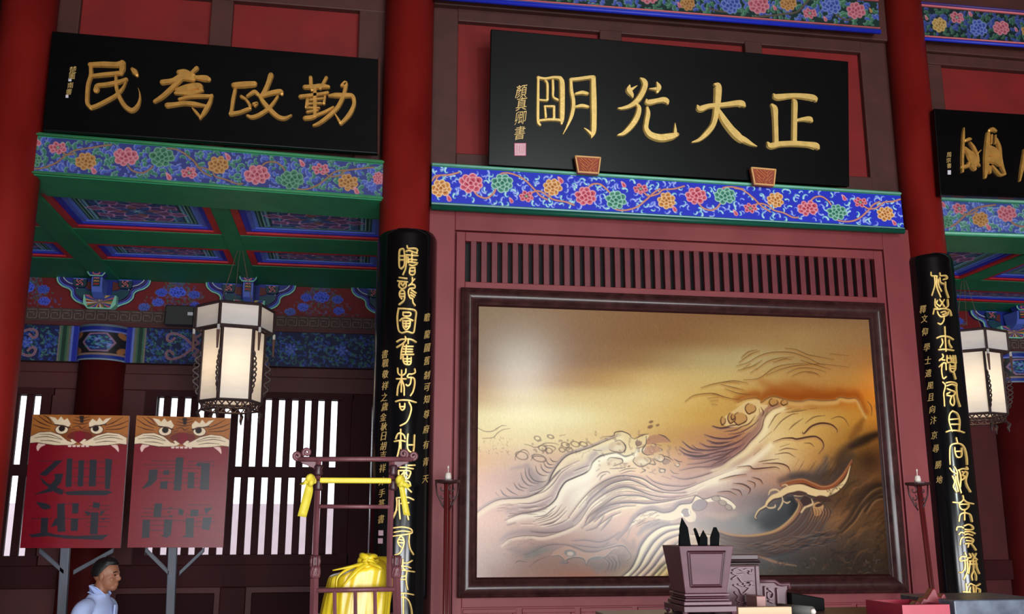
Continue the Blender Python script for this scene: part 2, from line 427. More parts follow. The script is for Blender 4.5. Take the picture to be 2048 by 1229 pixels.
# small raised panels along the foot of the wall
pm0 = None
for i in range(8):
    x0 = SX0 + .01 + i * .444; mb = MB()
    for a, b in (((0, .3), (.4, .33)), ((0, 1.36), (.4, 1.39)), ((0, .33), (.03, 1.36)), ((.37, .33), (.4, 1.36))):
        mb.box((x0 + a[0], WY - .012, a[1]), (x0 + b[0], WY + .02, b[1]))
    mb.box((x0 + .06, WY - .004, .36), (x0 + .34, WY + .02, 1.33)); mesh_obj('foot_panel', mb, M_wood, wall_mid, bevel=.003)
ft = MB(); ft.box((SX0, WY + .004, 0), (SX1, WY + .06, 1.4)); mesh_obj('foot_board', ft, M_wood, wall_mid)

# ---------------------------------------------------------------- red panelled walls above the painted beams
UY = 7.6
def upper_wall(name, x0, x1, z0, z1, panels, rails, step):
    mb = MB(); mb.box((x0, UY + .05, z0), (x1, UY + .12, 7.6)); o = struct(name, mb, M_brown)
    for a, b, c, d in panels:
        p = MB(); p.box((a - .03, UY + .02, c - .03), (b + .03, UY + .06, d + .03)); mesh_obj('red_panel', p, M_panel, o)
    for i, (a, b, c, d) in enumerate(rails):
        p = MB(); p.box((a, UY - .03 - .004 * i, c), (b, UY + .05, d)); mesh_obj('rail', p, M_brown, o, bevel=.008)
    p = MB(); p.box((x0, UY - .09, step), (x1, UY + .05, 7.5)); mesh_obj('top_rail', p, M_brown, o, bevel=.012)
    return o
upper_wall('wall_upper_middle', .4, 4.72, 4.8, 7.6, [(.745, 1.97, 5.02, 6.2), (2.17, 3.3, 5.02, 6.2), (3.46, 4.41, 5.02, 6.2)],
           [(.4, .735, 4.86, 6.5), (4.41, 4.75, 4.86, 6.5), (.73, 4.42, 6.2, 6.36), (.73, 4.42, 4.86, 5.0), (1.97, 2.17, 5, 6.22), (3.3, 3.46, 5, 6.22)], 6.31)
upper_wall('wall_upper_left', -2.6, .3, 4.8, 7.6, [(-2.3, -1.3, 5.02, 6.24), (-1.125, -.1, 5.02, 6.24)],
           [(-2.6, -2.31, 4.86, 6.5), (-1.3, -1.125, 4.86, 6.3), (-.1, .3, 4.86, 6.5), (-2.6, .3, 6.22, 6.36)], 6.5)
upper_wall('wall_upper_right', 4.85, 12.2, 4.8, 7.6, [(5.22, 6.6, 5.02, 6.15), (6.8, 8.2, 5.02, 6.15)],
           [(4.85, 5.21, 4.86, 6.5), (6.6, 6.8, 4.86, 6.3), (8.2, 12.2, 4.86, 6.5), (4.85, 12.2, 6.14, 6.26)], 6.24)

# ---------------------------------------------------------------- flower painting for the beams
def petal_flower(cv, x, y, rx, ry, dark, midc, light, n=9, seed=0, bg=None):
    rg = np.random.default_rng(abs(seed + int(x * 13))); k = cv.k
    cv.ell((x, y), rx * .85 * k, ry * .85 * k, dark, .9, soft=2)
    rings = [(n, .72, .36), (max(n - 3, 4), .38, .31), (1, .0, .26)]
    for cnt, rad, pr in rings:
        for i in range(cnt):
            a = 2 * math.pi * (i + rg.random() * .35) / cnt + rg.random() * .2
            px, py = x + rx * rad * math.cos(a), y + ry * rad * math.sin(a); r = pr * (rx + ry) / 2 * (1 + .15 * rg.random())
            cv.ell((px, py), r * 1.12 * k, r * 1.02 * k, light, 1, soft=1, rot=a); cv.ell((px, py), r * .82 * k, r * .72 * k, midc, 1, soft=1.6, rot=a)
            cv.ell((px - math.cos(a) * r * .2, py - math.sin(a) * r * .2), r * .42 * k, r * .36 * k, dark, .95, soft=2, rot=a)
def hook(cv, x, y, a, s, c, hollow=True, light=None):
    """comma-shaped curling leaf"""
    sgn = 1 if (int(x * 7 + y * 3) % 2) else -1; pts = []
    for t in np.linspace(0, 1, 6):
        th = a + sgn * t * 2.3; pts.append((x + s * (.95 * t) * math.cos(th), y + s * (.95 * t) * math.sin(th)))
    if hollow:
        cv.stroke(pts, [s * .07 * cv.k, s * .15 * cv.k, s * .24 * cv.k], c, 1, n=3); cv.stroke([(p[0] + .6, p[1] + .5) for p in pts[2:]], [.3 * cv.k, s * .13 * cv.k], light, .9, n=3)
    else:
        cv.stroke(pts[1:], [s * .14 * cv.k, s * .3 * cv.k, s * .4 * cv.k], light, 1, n=3); cv.stroke([(p[0] + .7, p[1] + .7) for p in pts[2:]], [s * .16 * cv.k, s * .3 * cv.k], c, 1, n=3)
PAL = {'r': ((150, 22, 48), (208, 84, 104), (238, 168, 178)), 'o': ((140, 70, 24), (214, 138, 62), (244, 206, 158)), 'g': ((18, 84, 70), (66, 140, 116), (170, 214, 196)),
       'b': ((24, 40, 140), (58, 84, 198), (120, 144, 228)), 'y': ((150, 96, 30), (206, 156, 60), (226, 186, 110))}
PALS = {'r': ((160, 34, 58), (212, 88, 110), (232, 140, 154)), 'o': ((128, 66, 22), (196, 122, 46), (222, 160, 92)), 'g': ((18, 84, 60), (52, 128, 92), (110, 172, 136)), 'b': PAL['b'], 'y': PAL['y']}
def beam_print(W, H, corners, bgc, flowers, vines, leafc, leafc2, hollow, pal, vinec, nleaf, edges, size=8.):
    cv = Canvas(W, H, bgc, corners); c = np.asarray(corners, float); rg = np.random.default_rng(int(W + nleaf)); taken = []
    for (x, y, rx, ry, kk) in flowers: taken.append((x, y, max(rx, ry) + (2 if hollow else 1)))
    tries = 0; done = 0; pts = []
    while done < nleaf and tries < nleaf * 30:
        tries += 1; u, v = rg.random(), .07 + .86 * rg.random()
        q = (c[0] * (1 - u) + c[1] * u) * (1 - v) + (c[3] * (1 - u) + c[2] * u) * v
        if any(math.hypot(q[0] - t[0], q[1] - t[1]) < t[2] for t in taken): continue
        if any(math.hypot(q[0] - t[0], q[1] - t[1]) < size * .82 for t in pts): continue
        pts.append(q); j = rg.integers(0, 2)
        hook(cv, q[0], q[1], rg.random() * 6.28, size * (.8 + .5 * rg.random()), leafc[j], hollow, leafc2[j]); done += 1
    for vn in vines:
        cv.stroke(vn, 1.9 * cv.k, tuple(np.array(vinec) * .62), 1, n=6); cv.stroke(vn, 1.2 * cv.k, vinec, 1, n=6)
    for i, (x, y, rx, ry, kk) in enumerate(flowers):
        d, m, l = pal[kk[0]]
        if kk.endswith('bud'):
            cv.stroke([(x - rx * .5, y - ry * .8), (x, y - ry * .2), (x + rx * .3, y + ry * .4)], [rx * .3 * cv.k, rx * .6 * cv.k, rx * .75 * cv.k], l, 1, n=3)
            cv.stroke([(x, y - ry * .2), (x + rx * .35, y + ry * .45)], [rx * .3 * cv.k, rx * .5 * cv.k], m, 1, n=3)
        elif kk.endswith('s'):
            petal_flower(cv, x, y, rx, ry, d, m, l, 6, i); cv.ell((x, y), 3.4 * cv.k, 3.2 * cv.k, (70, 120, 110)); cv.ell((x, y), 1.6 * cv.k, 1.5 * cv.k, (210, 190, 160))
        else: petal_flower(cv, x, y, rx, ry, d, m, l, 8, i)
    if not hollow: cv.a = (cv.a * .78 + cv.a.mean(2, keepdims=True) * .22) * .9      # duller, slightly darker paint
    for e0, e1, col_, a in edges:      # painted edge lines, as fractions of the height
        cv.a[int(e0 * H):max(int(e1 * H), int(e0 * H) + 1)] = cv.a[int(e0 * H):max(int(e1 * H), int(e0 * H) + 1)] * (1 - a) + np.array(col_) * a
    return cv
def from_crop(lst, ox, oy, s): return [[(x / s + ox, y / s + oy) for x, y in v] for v in lst]
PM = paint_mat('beam_print_paint', .5, .35, .05)

def beam(name, pts, Yf, Yb, cv, top_m, bot_m, soffit_m, extra=None, label=None, zdrop=0., strip_h=(10, 11)):
    """pts: TL,TR,BR,BL of the printed band in the photograph; strips above and below it"""
    TL, TR, BR, BL = pts; q = [P(*p, Yf) for p in pts]
    tu = strip_h[0]; bd = strip_h[1]
    T2 = [P(TL[0], TL[1] - tu, Yf), P(TR[0], TR[1] - tu, Yf)]; B2 = [P(BL[0], BL[1] + bd, Yf), P(BR[0], BR[1] + bd, Yf)]
    back = np.array([0, Yb - Yf, 0]); mb = MB()
    mb.hexa([T2[0], T2[1], B2[1], B2[0]], [T2[0] + back, T2[1] + back, B2[1] + back, B2[0] + back])
    for i in range(len(mb.v)): mb.v[i] = (mb.v[i][0], mb.v[i][1] + .004, mb.v[i][2])
    o = struct(name, mb, soffit_m)
    print_sheet('flower_print', cv, q, PM, o)
    for nm, a, b, m_ in (('top_edge', q[:2], T2, top_m), ('bottom_edge', [q[3], q[2]], B2, bot_m)):
        s_ = MB(); r_ = np.linalg.norm(a[0] - b[0]) / 2
        c0 = (a[0] + b[0]) / 2; c1 = (a[1] + b[1]) / 2
        s_.tube([c0, c1], r_, 12, flat=.6); mesh_obj(nm, s_, m_, o, smooth=True)
    return o

# ---------------------------------------------------------------- the five painted beams
fl = [(883, 377, 19, 15, 'o'), (946, 367, 23, 17, 'r'), (1011, 367, 21, 16, 'g'), (1061, 393, 14, 10, 'rs'), (1115, 375, 18, 15, 'o'), (1130, 361, 7, 6, 'rbud'), (899, 396, 6, 7, 'rbud'), (1029, 401, 5, 6, 'rbud'),
      (1182, 393, 21, 16, 'r'), (1244, 401, 20, 16, 'g'), (1258, 370, 6, 6, 'rbud'), (1293, 379, 14, 9, 'rs'), (1345, 402, 17, 15, 'o'), (1360, 418, 6, 6, 'rbud'), (1404, 393, 20, 15, 'r'), (1461, 393, 20, 15, 'g'),
      (1481, 426, 6, 6, 'rbud'), (1511, 417, 13, 9, 'rs'), (1560, 401, 16, 14, 'o'), (1623, 417, 19, 14, 'r'), (1679, 425, 19, 14, 'g'), (1692, 396, 6, 6, 'rbud'), (1724, 405, 13, 9, 'rs'), (1772, 428, 16, 13, 'o'), (1788, 445, 6, 5, 'rbud')]
vn = from_crop([[(25, 270), (70, 215), (120, 200), (250, 195), (390, 165)], [(90, 280), (95, 230), (140, 200)], [(580, 390), (650, 460), (760, 490), (850, 430), (880, 380)], [(900, 300), (905, 240), (960, 180), (1080, 180), (1250, 250), (1400, 390), (1480, 470), (1560, 510)],
                [(1340, 430), (1430, 400), (1520, 430), (1570, 470)], [(1580, 440), (1600, 490), (1680, 520), (1800, 540), (1910, 580)]], 860, 320, 6.4)
vn += from_crop([[(170, 240), (230, 190), (330, 190), (410, 250), (450, 290)], [(475, 430), (520, 500), (640, 520), (800, 480), (920, 390), (1020, 300), (1100, 250)], [(890, 290), (960, 340), (1080, 310), (1140, 260), (1280, 250), (1410, 215)], [(1590, 430), (1650, 490), (1750, 520), (1820, 490), (1870, 430)], [(1880, 310), (1900, 240), (2010, 225), (2150, 250)]], 1160, 340, 6.4)
vn += from_crop([[(0, 105), (100, 130), (220, 220), (320, 320), (420, 385)], [(220, 320), (280, 290), (360, 300), (430, 340), (470, 370), (580, 400), (680, 450), (745, 455)], [(880, 270), (940, 215), (1020, 205), (1090, 250), (1130, 300)], [(1160, 440), (1220, 490), (1350, 500), (1460, 460), (1560, 370), (1620, 300), (1690, 265)], [(1510, 320), (1570, 350), (1650, 340), (1700, 300), (1750, 270), (1850, 260), (1930, 235)]], 1480, 360, 6.02)
c_mid = [(864, 333), (1801, 392), (1808, 455), (863, 404)]
cv = beam_print(960, 74, c_mid, (34, 48, 196), fl, vn, [(104, 128, 232), (120, 190, 214)], [(196, 206, 250), (214, 240, 244)], True, PAL, (226, 150, 124), 300, [], 8.2)
b = beam('beam', c_mid, 7.38, 7.62, cv, M_greenL, M_seafoam, M_green, strip_h=(8, 6))
s_ = MB(); a0, a1 = P(863, 414.5, 7.375), P(1808, 463, 7.375); s_.tube([a0, a1], .024, 12); mesh_obj('bottom_roll', s_, mat('deep_green_roll', (8, 84, 66), .4), b, smooth=True)

fl = [(76, 285, 7, 6, 'rbud'), (118, 296, 18, 10, 'rs'), (175, 323, 20, 15, 'o'), (70, 321, 14, 12, 'g'), (256, 314, 24, 16, 'r'), (329, 315, 24, 17, 'g'), (384, 346, 16, 10, 'rs'), (342, 353, 7, 7, 'rbud'), (190, 341, 7, 6, 'rbud'),
      (442, 330, 19, 16, 'o'), (460, 314, 7, 7, 'rbud'), (519, 350, 24, 17, 'r'), (588, 360, 22, 17, 'g'), (607, 327, 7, 7, 'rbud'), (644, 339, 17, 10, 'rs'), (698, 365, 19, 15, 'o'), (713, 381, 7, 7, 'rbud'), (757, 357, 10, 12, 'r')]
vn = from_crop([[(0, 495), (150, 490), (320, 430), (430, 350), (560, 280), (750, 250), (900, 225), (1000, 215)], [(390, 290), (460, 330), (560, 320)], [(1200, 450), (1260, 520), (1370, 550), (1450, 520), (1510, 470)], [(1560, 290), (1680, 260), (1820, 280), (1960, 370), (2048, 450)]], 60, 255, 6.02)
vn += from_crop([[(-20, 210), (60, 300), (150, 350)], [(0, 250), (80, 260), (160, 290)], [(170, 280), (200, 350), (300, 380), (440, 430), (500, 430)], [(700, 250), (760, 200), (860, 195), (930, 240), (965, 290)], [(970, 440), (990, 480)], [(1090, 490), (1200, 490), (1330, 440), (1430, 360), (1510, 300), (1620, 280)], [(1400, 310), (1460, 350), (1560, 340), (1620, 290), (1780, 265), (1920, 250)]], 400, 290, 5.535)
c_l = [(60, 272), (772, 330), (772, 393), (54, 340)]
BG_L = (48, 58, 150); LF = ([(58, 84, 206), (52, 124, 104)], [(120, 140, 224), (110, 176, 150)])
cv = beam_print(700, 70, c_l, BG_L, fl, vn, *LF, False, PALS, (176, 122, 84), 330, [], 8.8)
bl = beam('beam', c_l, 7.42, 7.92, cv, M_greenM, M_greenM, M_green, strip_h=(9, 9))

fl = [(1886, 409, 6, 6, 'rbud'), (1921, 418, 14, 9, 'rs'), (1964, 439, 15, 13, 'o'), (1979, 454, 6, 6, 'rbud'), (2018, 428, 18, 14, 'r'), (1893, 444, 13, 10, 'g'), (2085, 436, 18, 14, 'g'), (2130, 445, 15, 12, 'o'), (2190, 440, 18, 14, 'r'), (2250, 440, 18, 13, 'g'), (2320, 445, 15, 12, 'o')]
vn = from_crop([[(90, 310), (200, 290), (300, 210), (400, 150), (550, 125)], [(270, 200), (350, 200), (400, 170)], [(670, 250), (720, 290), (800, 300), (900, 260)]], 1860, 380, 4.096)
c_r = [(1872, 401), (2400, 424), (2400, 480), (1880, 462)]
cv = beam_print(520, 60, c_r, (58, 78, 172), fl, vn, [(70, 100, 214), (64, 140, 122)], [(150, 168, 232), (140, 196, 180)], False, PALS, (186, 124, 100), 300, [], 8.0)
br = beam('beam', c_r, 7.42, 7.92, cv, M_greenL, M_greenL, M_green, strip_h=(10, 8))

# dark green upper beams
fl = [(1367, 7, 14, 12, 'o'), (1350, 9, 5, 6, 'rbud'), (1455, 9, 19, 15, 'b'), (1511, 9, 20, 15, 'r'), (1571, 7, 16, 12, 'o'), (1543, 15, 5, 5, 'rbud'), (1615, 26, 14, 9, 'rs'), (1659, 12, 19, 14, 'b'), (1710, 21, 19, 14, 'r'), (1646, 37, 5, 5, 'rbud'), (1740, 21, 4, 5, 'obud'),
      (1290, -8, 18, 13, 'r'), (1225, -14, 17, 12, 'b'), (1150, -18, 17, 12, 'r'), (1080, -25, 16, 12, 'o'), (1000, -30, 18, 12, 'b'), (930, -36, 18, 12, 'r')]
vn = from_crop([[(560, 180), (740, 170), (900, 150), (1040, 130), (1120, 60), (1180, 0)], [(60, 90), (180, 120), (320, 130)], [(1480, 150), (1540, 190), (1620, 220), (1690, 180)]], 1400, 0, 5.535)
c_u = [(862, -68), (1756, 4), (1759, 54), (866, -16)]
cv = beam_print(800, 46, c_u, (16, 54, 52), fl, vn, [(52, 78, 196), (48, 116, 84)], [(112, 134, 220), (108, 168, 128)], False, PALS, (110, 92, 70), 380, [], 8.)
bu = beam('beam', c_u, 7.38, 7.62, cv, M_pink, M_pink, M_brown, strip_h=(5, 5))
s_ = MB(); s_.tube([P(866, -6, 7.37), P(1760, 64, 7.37)], .021, 10); mesh_obj('blue_roll', s_, M_blue, bu, smooth=True)
s_ = MB(); s_.tube([P(866, -10, 7.365), P(1760, 61, 7.365)], .010, 8); mesh_obj('light_blue_roll', s_, M_bluel, bu, smooth=True)
fl = [(1883, 50, 14, 13, 'y'), (1921, 36, 14, 10, 'rs'), (1949, 29, 5, 5, 'rbud'), (1966, 57, 16, 15, 'b'), (2013, 57, 16, 12, 'r'), (1836, 36, 6, 9, 'r'), (1855, 36, 4, 5, 'rbud'), (2043, 60, 4, 5, 'rbud'), (2070, 62, 15, 12, 'o'), (2120, 66, 15, 12, 'b'), (2180, 70, 15, 12, 'r')]
c_ur = [(1825, 12), (2330, 56), (2330, 105), (1836, 69)]
cv = beam_print(500, 56, c_ur, (14, 44, 50), fl, [], [(40, 62, 160), (40, 96, 72)], [(84, 104, 180), (88, 138, 106)], False, PALS, (90, 80, 66), 280, [], 7.5)
bur = beam('beam', c_ur, 7.40, 7.62, cv, M_pink, M_pink, M_brown, strip_h=(6, 5))
for dy, m_, r_ in ((9, M_blue, .016), (-9, M_purple, .014)):
    s_ = MB()
    if dy > 0: s_.tube([P(1838, 69 + 8, 7.39), P(2330, 105 + 8, 7.39)], r_, 10)
    else: s_.tube([P(1825, 12 - 8, 7.39), P(2330, 56 - 8, 7.39)], r_, 10)
    mesh_obj('edge_roll', s_, m_, bur, smooth=True)
cv = Canvas(400, 46, (16, 54, 52)); 
mb = MB(); mb.box((-2.5, 7.4, 6.5), (.2, 7.62, 7.0)); struct('beam', mb, M_brown)

# ---------------------------------------------------------------- coffered ceilings of the two side bays
def star_print():
    cv = Canvas(170, 150, (26, 40, 84), [(0, 0), (1, 0), (1, 1), (0, 1)]); rg = np.random.default_rng(3)
    for (i0, c) in ((0, (70, 96, 200)), (.035, (26, 52, 60)), (.055, (120, 160, 150)), (.065, (20, 50, 44)), (.085, (110, 160, 150)), (.095, (34, 52, 96))):
        cv.poly([(i0, i0), (1 - i0, i0), (1 - i0, 1 - i0), (i0, 1 - i0)], c)
    for k in range(700):
        x, y = .1 + .8 * rg.random(2); a = rg.random() * 6.28; s = .02
        cv.stroke([(x, y), (x + s * math.cos(a), y + s * math.sin(a)), (x + s * math.cos(a + 1.2), y + s * math.sin(a + 1.2))], .6, [(60, 90, 130), (50, 80, 110), (70, 110, 130)][k % 3], .7, n=2)
    for sx in (.12, .22, .78, .88): cv.stroke([(sx, .1), (sx, .9)], 1.2, (104, 160, 160), .8)
    for sx in (.14, .86): cv.stroke([(sx, .1), (sx, .9)], 1.2, (16, 40, 36), .9)
    cen = np.array([.5, .5])
    def rh(a0, r1, r2, fill, line):
        d0 = np.array([math.cos(a0), math.sin(a0) * 1.1]); d1 = np.array([math.cos(a0 + math.pi / 4), math.sin(a0 + math.pi / 4) * 1.1])
        pts = [cen + r1 * d0, cen + (r1 * (d0 + d1)) * r2, cen + r1 * d1, cen + (r1 * .30) * (d0 + d1)]
        cv.poly(pts, fill, .85); 
        for i in range(4): cv.stroke([pts[i], pts[(i + 1) % 4]], 1.2, line, .9, n=1)
    for i in range(8):
        rh(i * math.pi / 4 + .2, .24, .76, (92, 58, 88) if i % 2 else (70, 52, 96), (172, 120, 160))
        a0 = i * math.pi / 4 + .2; d0 = np.array([math.cos(a0), math.sin(a0) * 1.1])
        cv.stroke([cen, cen + .24 * d0], 1.0, (126, 166, 190), .8, n=1); cv.poly([cen + .06 * d0, cen + .15 * np.array([math.cos(a0 + .3), math.sin(a0 + .3) * 1.1]), cen + .22 * d0, cen + .15 * np.array([math.cos(a0 - .3), math.sin(a0 - .3) * 1.1])], (30, 60, 110) if i % 2 else (110, 64, 52), .8)
    for i in range(8):
        a0 = i * math.pi / 4 + .2; r = .34; d0 = np.array([math.cos(a0 + .39), math.sin(a0 + .39) * 1.1]); t = np.array([-d0[1], d0[0]])
        pts = [cen + (r - .08) * d0, cen + r * d0 + .09 * t, cen + (r + .07) * d0, cen + r * d0 - .09 * t]
        cv.poly(pts, (98, 62, 92), .8)
        for j in range(4): cv.stroke([pts[j], pts[(j + 1) % 4]], 1.1, (168, 116, 156), .9, n=1)
    return cv
STAR = star_print(); STAR.a = np.clip(STAR.a * 1.45, 0, 235); PMC = paint_mat('coffer_print_paint', .6, .3, .08, 30)
def coffered(name, xs, ys, zb=4.62, zt=4.92, ytail=None):
    """xs: (x0,x1) of each beam running back, ys: (y0,y1) of each cross beam"""
    root = MB(); root.box((xs[0][0] - .3, ys[0][0], zt + .06), (xs[-1][1] + .3, ys[-1][1], zt + .1)); o = struct(name, root, M_brown)
    for a, b_ in xs:
        m_ = MB(); m_.box((a, ys[0][0], zb), (b_, ys[-1][1], zt + .06)); mesh_obj('coffer_beam', m_, M_green, o, bevel=.012)
    for i in range(len(xs) - 1):
        for j, (c, d) in enumerate(ys):
            m_ = MB(); m_.box((xs[i][1] - .01, c, zb + .012), (xs[i + 1][0] + .01, d, zt + .06)); mesh_obj('cross_beam', m_, M_green, o, bevel=.01)
        for j in range(len(ys) - 1):
            x0, x1, y0, y1 = xs[i][1], xs[i + 1][0], ys[j][1], ys[j + 1][0]
            for nm, ins, w_, z0, z1, mm in (('red_lining', 0, .065, zb + .018, zb + .08, M_red), ('blue_lining', .065, .05, zb + .034, zb + .09, M_blue), ('light_blue_lining', .115, .04, zb + .044, zb + .09, M_bluel)):
                m_ = MB(); a0, a1, b0, b1 = x0 + ins, x1 - ins, y0 + ins, y1 - ins
                m_.box((a0, b0, z0), (a1, b0 + w_, z1)); m_.box((a0, b1 - w_, z0), (a1, b1, z1)); m_.box((a0, b0 + w_, z0), (a0 + w_, b1 - w_, z1)); m_.box((a1 - w_, b0 + w_, z0), (a1, b1 - w_, z1))
                mesh_obj(nm, m_, mm, o)
            z = zb + .052
            if min(x1 - x0, y1 - y0) > .48: print_sheet('star_print', STAR, [(x0 + .15, y1 - .15, z), (x1 - .15, y1 - .15, z), (x1 - .15, y0 + .15, z), (x0 + .15, y0 + .15, z)], PMC, o, res=.75)
    return o
coffered('ceiling_left', [(-5.95, -5.7), (-4.4, -4.15), (-2.88, -2.62), (-1.3, -1.14), (.26, .5)], [(7.9, 8.06), (9.02, 9.52), (10.12, 11.0)])
coffered('ceiling_right', [(4.75, 4.95), (6.5, 6.72), (8.1, 8.3), (9.7, 9.9), (11.9, 12.1)], [(7.9, 8.06), (9.5, 9.95), (10.5, 11.0)])

# ---------------------------------------------------------------- back wall with barred windows, painted frieze and bracket clusters
BY = 11.0
wb = MB()
GAPW, GP = .0665, .1425
def bars(x0, n): return [(x0 + i * GP, x0 + i * GP + GAPW) for i in range(n)]
WIN = [(-4.68, -3.318, 1.686, 3.35), (-2.143, -.17, 1.69, 3.355)]
xx = [-9.2] + [v for W_ in WIN for v in W_[:2]] + [12.2]
for i in range(0, len(xx), 2): wb.box((xx[i], BY, 0), (xx[i + 1], BY + .12, 7.6))
for a, b_, c, d in WIN: wb.box((a, BY, 0), (b_, BY + .12, c)); wb.box((a, BY, d), (b_, BY + .12, 7.6))
wall_back = struct('wall_back', wb, M_wall)
for k, (a, b_, c, d) in enumerate(WIN[:2]):
    fr = MB(); t = .0
    fr.box((a - .12, BY - .05, c - .1), (b_ + .12, BY + .06, c)); fr.box((a - .12, BY - .05, d), (b_ + .12, BY + .06, d + .07))
    fr.box((a - .12, BY - .05, c), (a, BY + .06, d)); fr.box((b_, BY - .05, c), (b_ + .1, BY + .06, d))
    wo = struct('window_%d' % (k + 1), fr, M_wall2)
    bar = MB(); bar.box((0, BY - .02, c), (GP - GAPW, BY + .03, d)); first = None
    n = int(round((b_ - a + (GP - GAPW)) / GP))
    for i in range(n):
        x = a + GAPW + i * GP
        if x > b_ - .03: break
        if first is None: first = mesh_obj('bar', bar, M_wall2, wo, bevel=.006); first.location.x = x
        else: q = first.copy(); COL.objects.link(q); q.location.x = x
    m_ = MB(); m_.box((a, BY - .03, 2.50), (b_, BY + .04, 2.615)); mesh_obj('middle_rail', m_, M_wall2, wo)
# timber framing below and beside the windows
for nm, bx in (('sill_rail', ((-5, BY - .06, 1.36), (.9, BY + .02, 1.59))), ('post', ((-.07, BY - .05, 0), (.2, BY + .02, 3.42))), ('head_rail', ((-5, BY - .04, 3.42), (.9, BY + .02, 3.6))),
               ('post', ((-1.36, BY - .045, 0), (-1.1, BY + .02, 1.36))), ('post', ((-4.9, BY - .05, 0), (-4.75, BY + .02, 3.42))), ('sill_rail', ((4.8, BY - .06, 1.36), (9, BY + .02, 1.59))), ('head_rail', ((4.8, BY - .04, 3.42), (9, BY + .02, 3.6)))):
    m_ = MB(); m_.box(*bx); mesh_obj(nm, m_, M_wall2 if nm != 'head_rail' else M_wall, wall_back, bevel=.01)
for x0, x1 in ((-2.4, -1.42), (-1.04, -.14)):
    m_ = MB(); m_.box((x0, BY - .025, .2), (x1, BY + .02, 1.3)); mesh_obj('low_panel', m_, mat('low_panel_wood', (44, 12, 16), .7, spec=.15, var=.12, scale=5), wall_back, bevel=.01)

BCOLS = [-2.735, 8.02]
for cx in BCOLS:
    mb = MB(); mb.lathe([(.3, 0), (.3, .1), (.25, .18), (.236, 4.09)], (0, 0), 32); mb.v = [(v[0] + cx, v[1] + BY - .04, v[2]) for v in mb.v]; struct('column', mb, mat('shaded_red_column_lacquer', (84, 14, 14), .5, var=.2, scale=2.2, bump=.1, spec=.3), smooth=True)  # column red darkened in the paint for the dim light at the back

# painted lintel (frieze) : drawn in photo units for the left bay, mirrored about the bay for the right bay
FB0, FB1 = 3.70, 4.085
def frieze(x0, x1, colx):
    cv = Canvas(int((x1 - x0) * 190), 74, (18, 26, 72), [(x0, FB1), (x1, FB1), (x1, FB0), (x0, FB0)]); k = cv.k; rg = np.random.default_rng(5)
    for i in range(int((x1 - x0) * 300)):
        x = x0 + (x1 - x0) * rg.random(); z = FB0 + .02 + (FB1 - FB0 - .04) * rg.random(); a = rg.random() * 6.28; s = .02 + .014 * rg.random()
        cv.stroke([(x + s * t * math.cos(a + 2.4 * t), z + s * t * math.sin(a + 2.4 * t)) for t in (.2, .5, .8, 1.)], [.8, 1.8], [(40, 70, 160), (38, 96, 84), (56, 88, 180), (70, 120, 110)][i % 4], .85, n=2)
    for x in np.arange(x0 + .3, x1, .55):
        for j in range(26):
            a = j * .9; r = .012 * math.sqrt(j); cv.ell((x + r * math.cos(a), (FB0 + FB1) / 2 + r * math.sin(a)), .014 * k, .012 * k, (64, 84, 190) if j % 3 else (110, 130, 210), .8)
    for c in colx:                                           # banded collars either side of each column
        for sgn in (-1, 1):
            for a, b_, cc in ((.22, .255, (52, 60, 150)), (.255, .30, (22, 36, 150)), (.30, .325, (96, 112, 190)), (.325, .35, (96, 96, 84)), (.35, .37, (58, 96, 68)), (.37, .41, (18, 52, 40)), (.41, .43, (66, 104, 78)), (.43, .445, (120, 110, 100))):
                p0, p1 = c + sgn * a, c + sgn * b_; cv.poly([(p0, FB0), (p1, FB0), (p1, FB1), (p0, FB1)], cc)
            # cloud-headed cartouche
            zc = (FB0 + FB1) / 2; L = lambda u: c + sgn * u
            for wd, cc in ((.020, (150, 96, 104)), (.013, (196, 150, 140)), (.006, (60, 34, 90))):
                r = wd * k * .62
                for up in (-1, 1):
                    cv.stroke([(L(.74), zc + up * .085), (L(.70), zc + up * .05), (L(.665), zc + up * .075), (L(.68), zc + up * .125), (L(.74), zc + up * .14), (L(.83), zc + up * .105), (L(.90), zc + up * .05), (L(.945), zc)], r, cc, 1, n=5)
                    cv.stroke([(L(.94), zc + up * .005), (L(1.0), zc + up * .04), (L(.95), zc + up * .09), (L(1.05), zc + up * .165), (L(1.5), zc + up * .165)], r, cc, 1, n=1)
    return cv
PMF = paint_mat('frieze_print_paint', .55, .3, .1, 40)
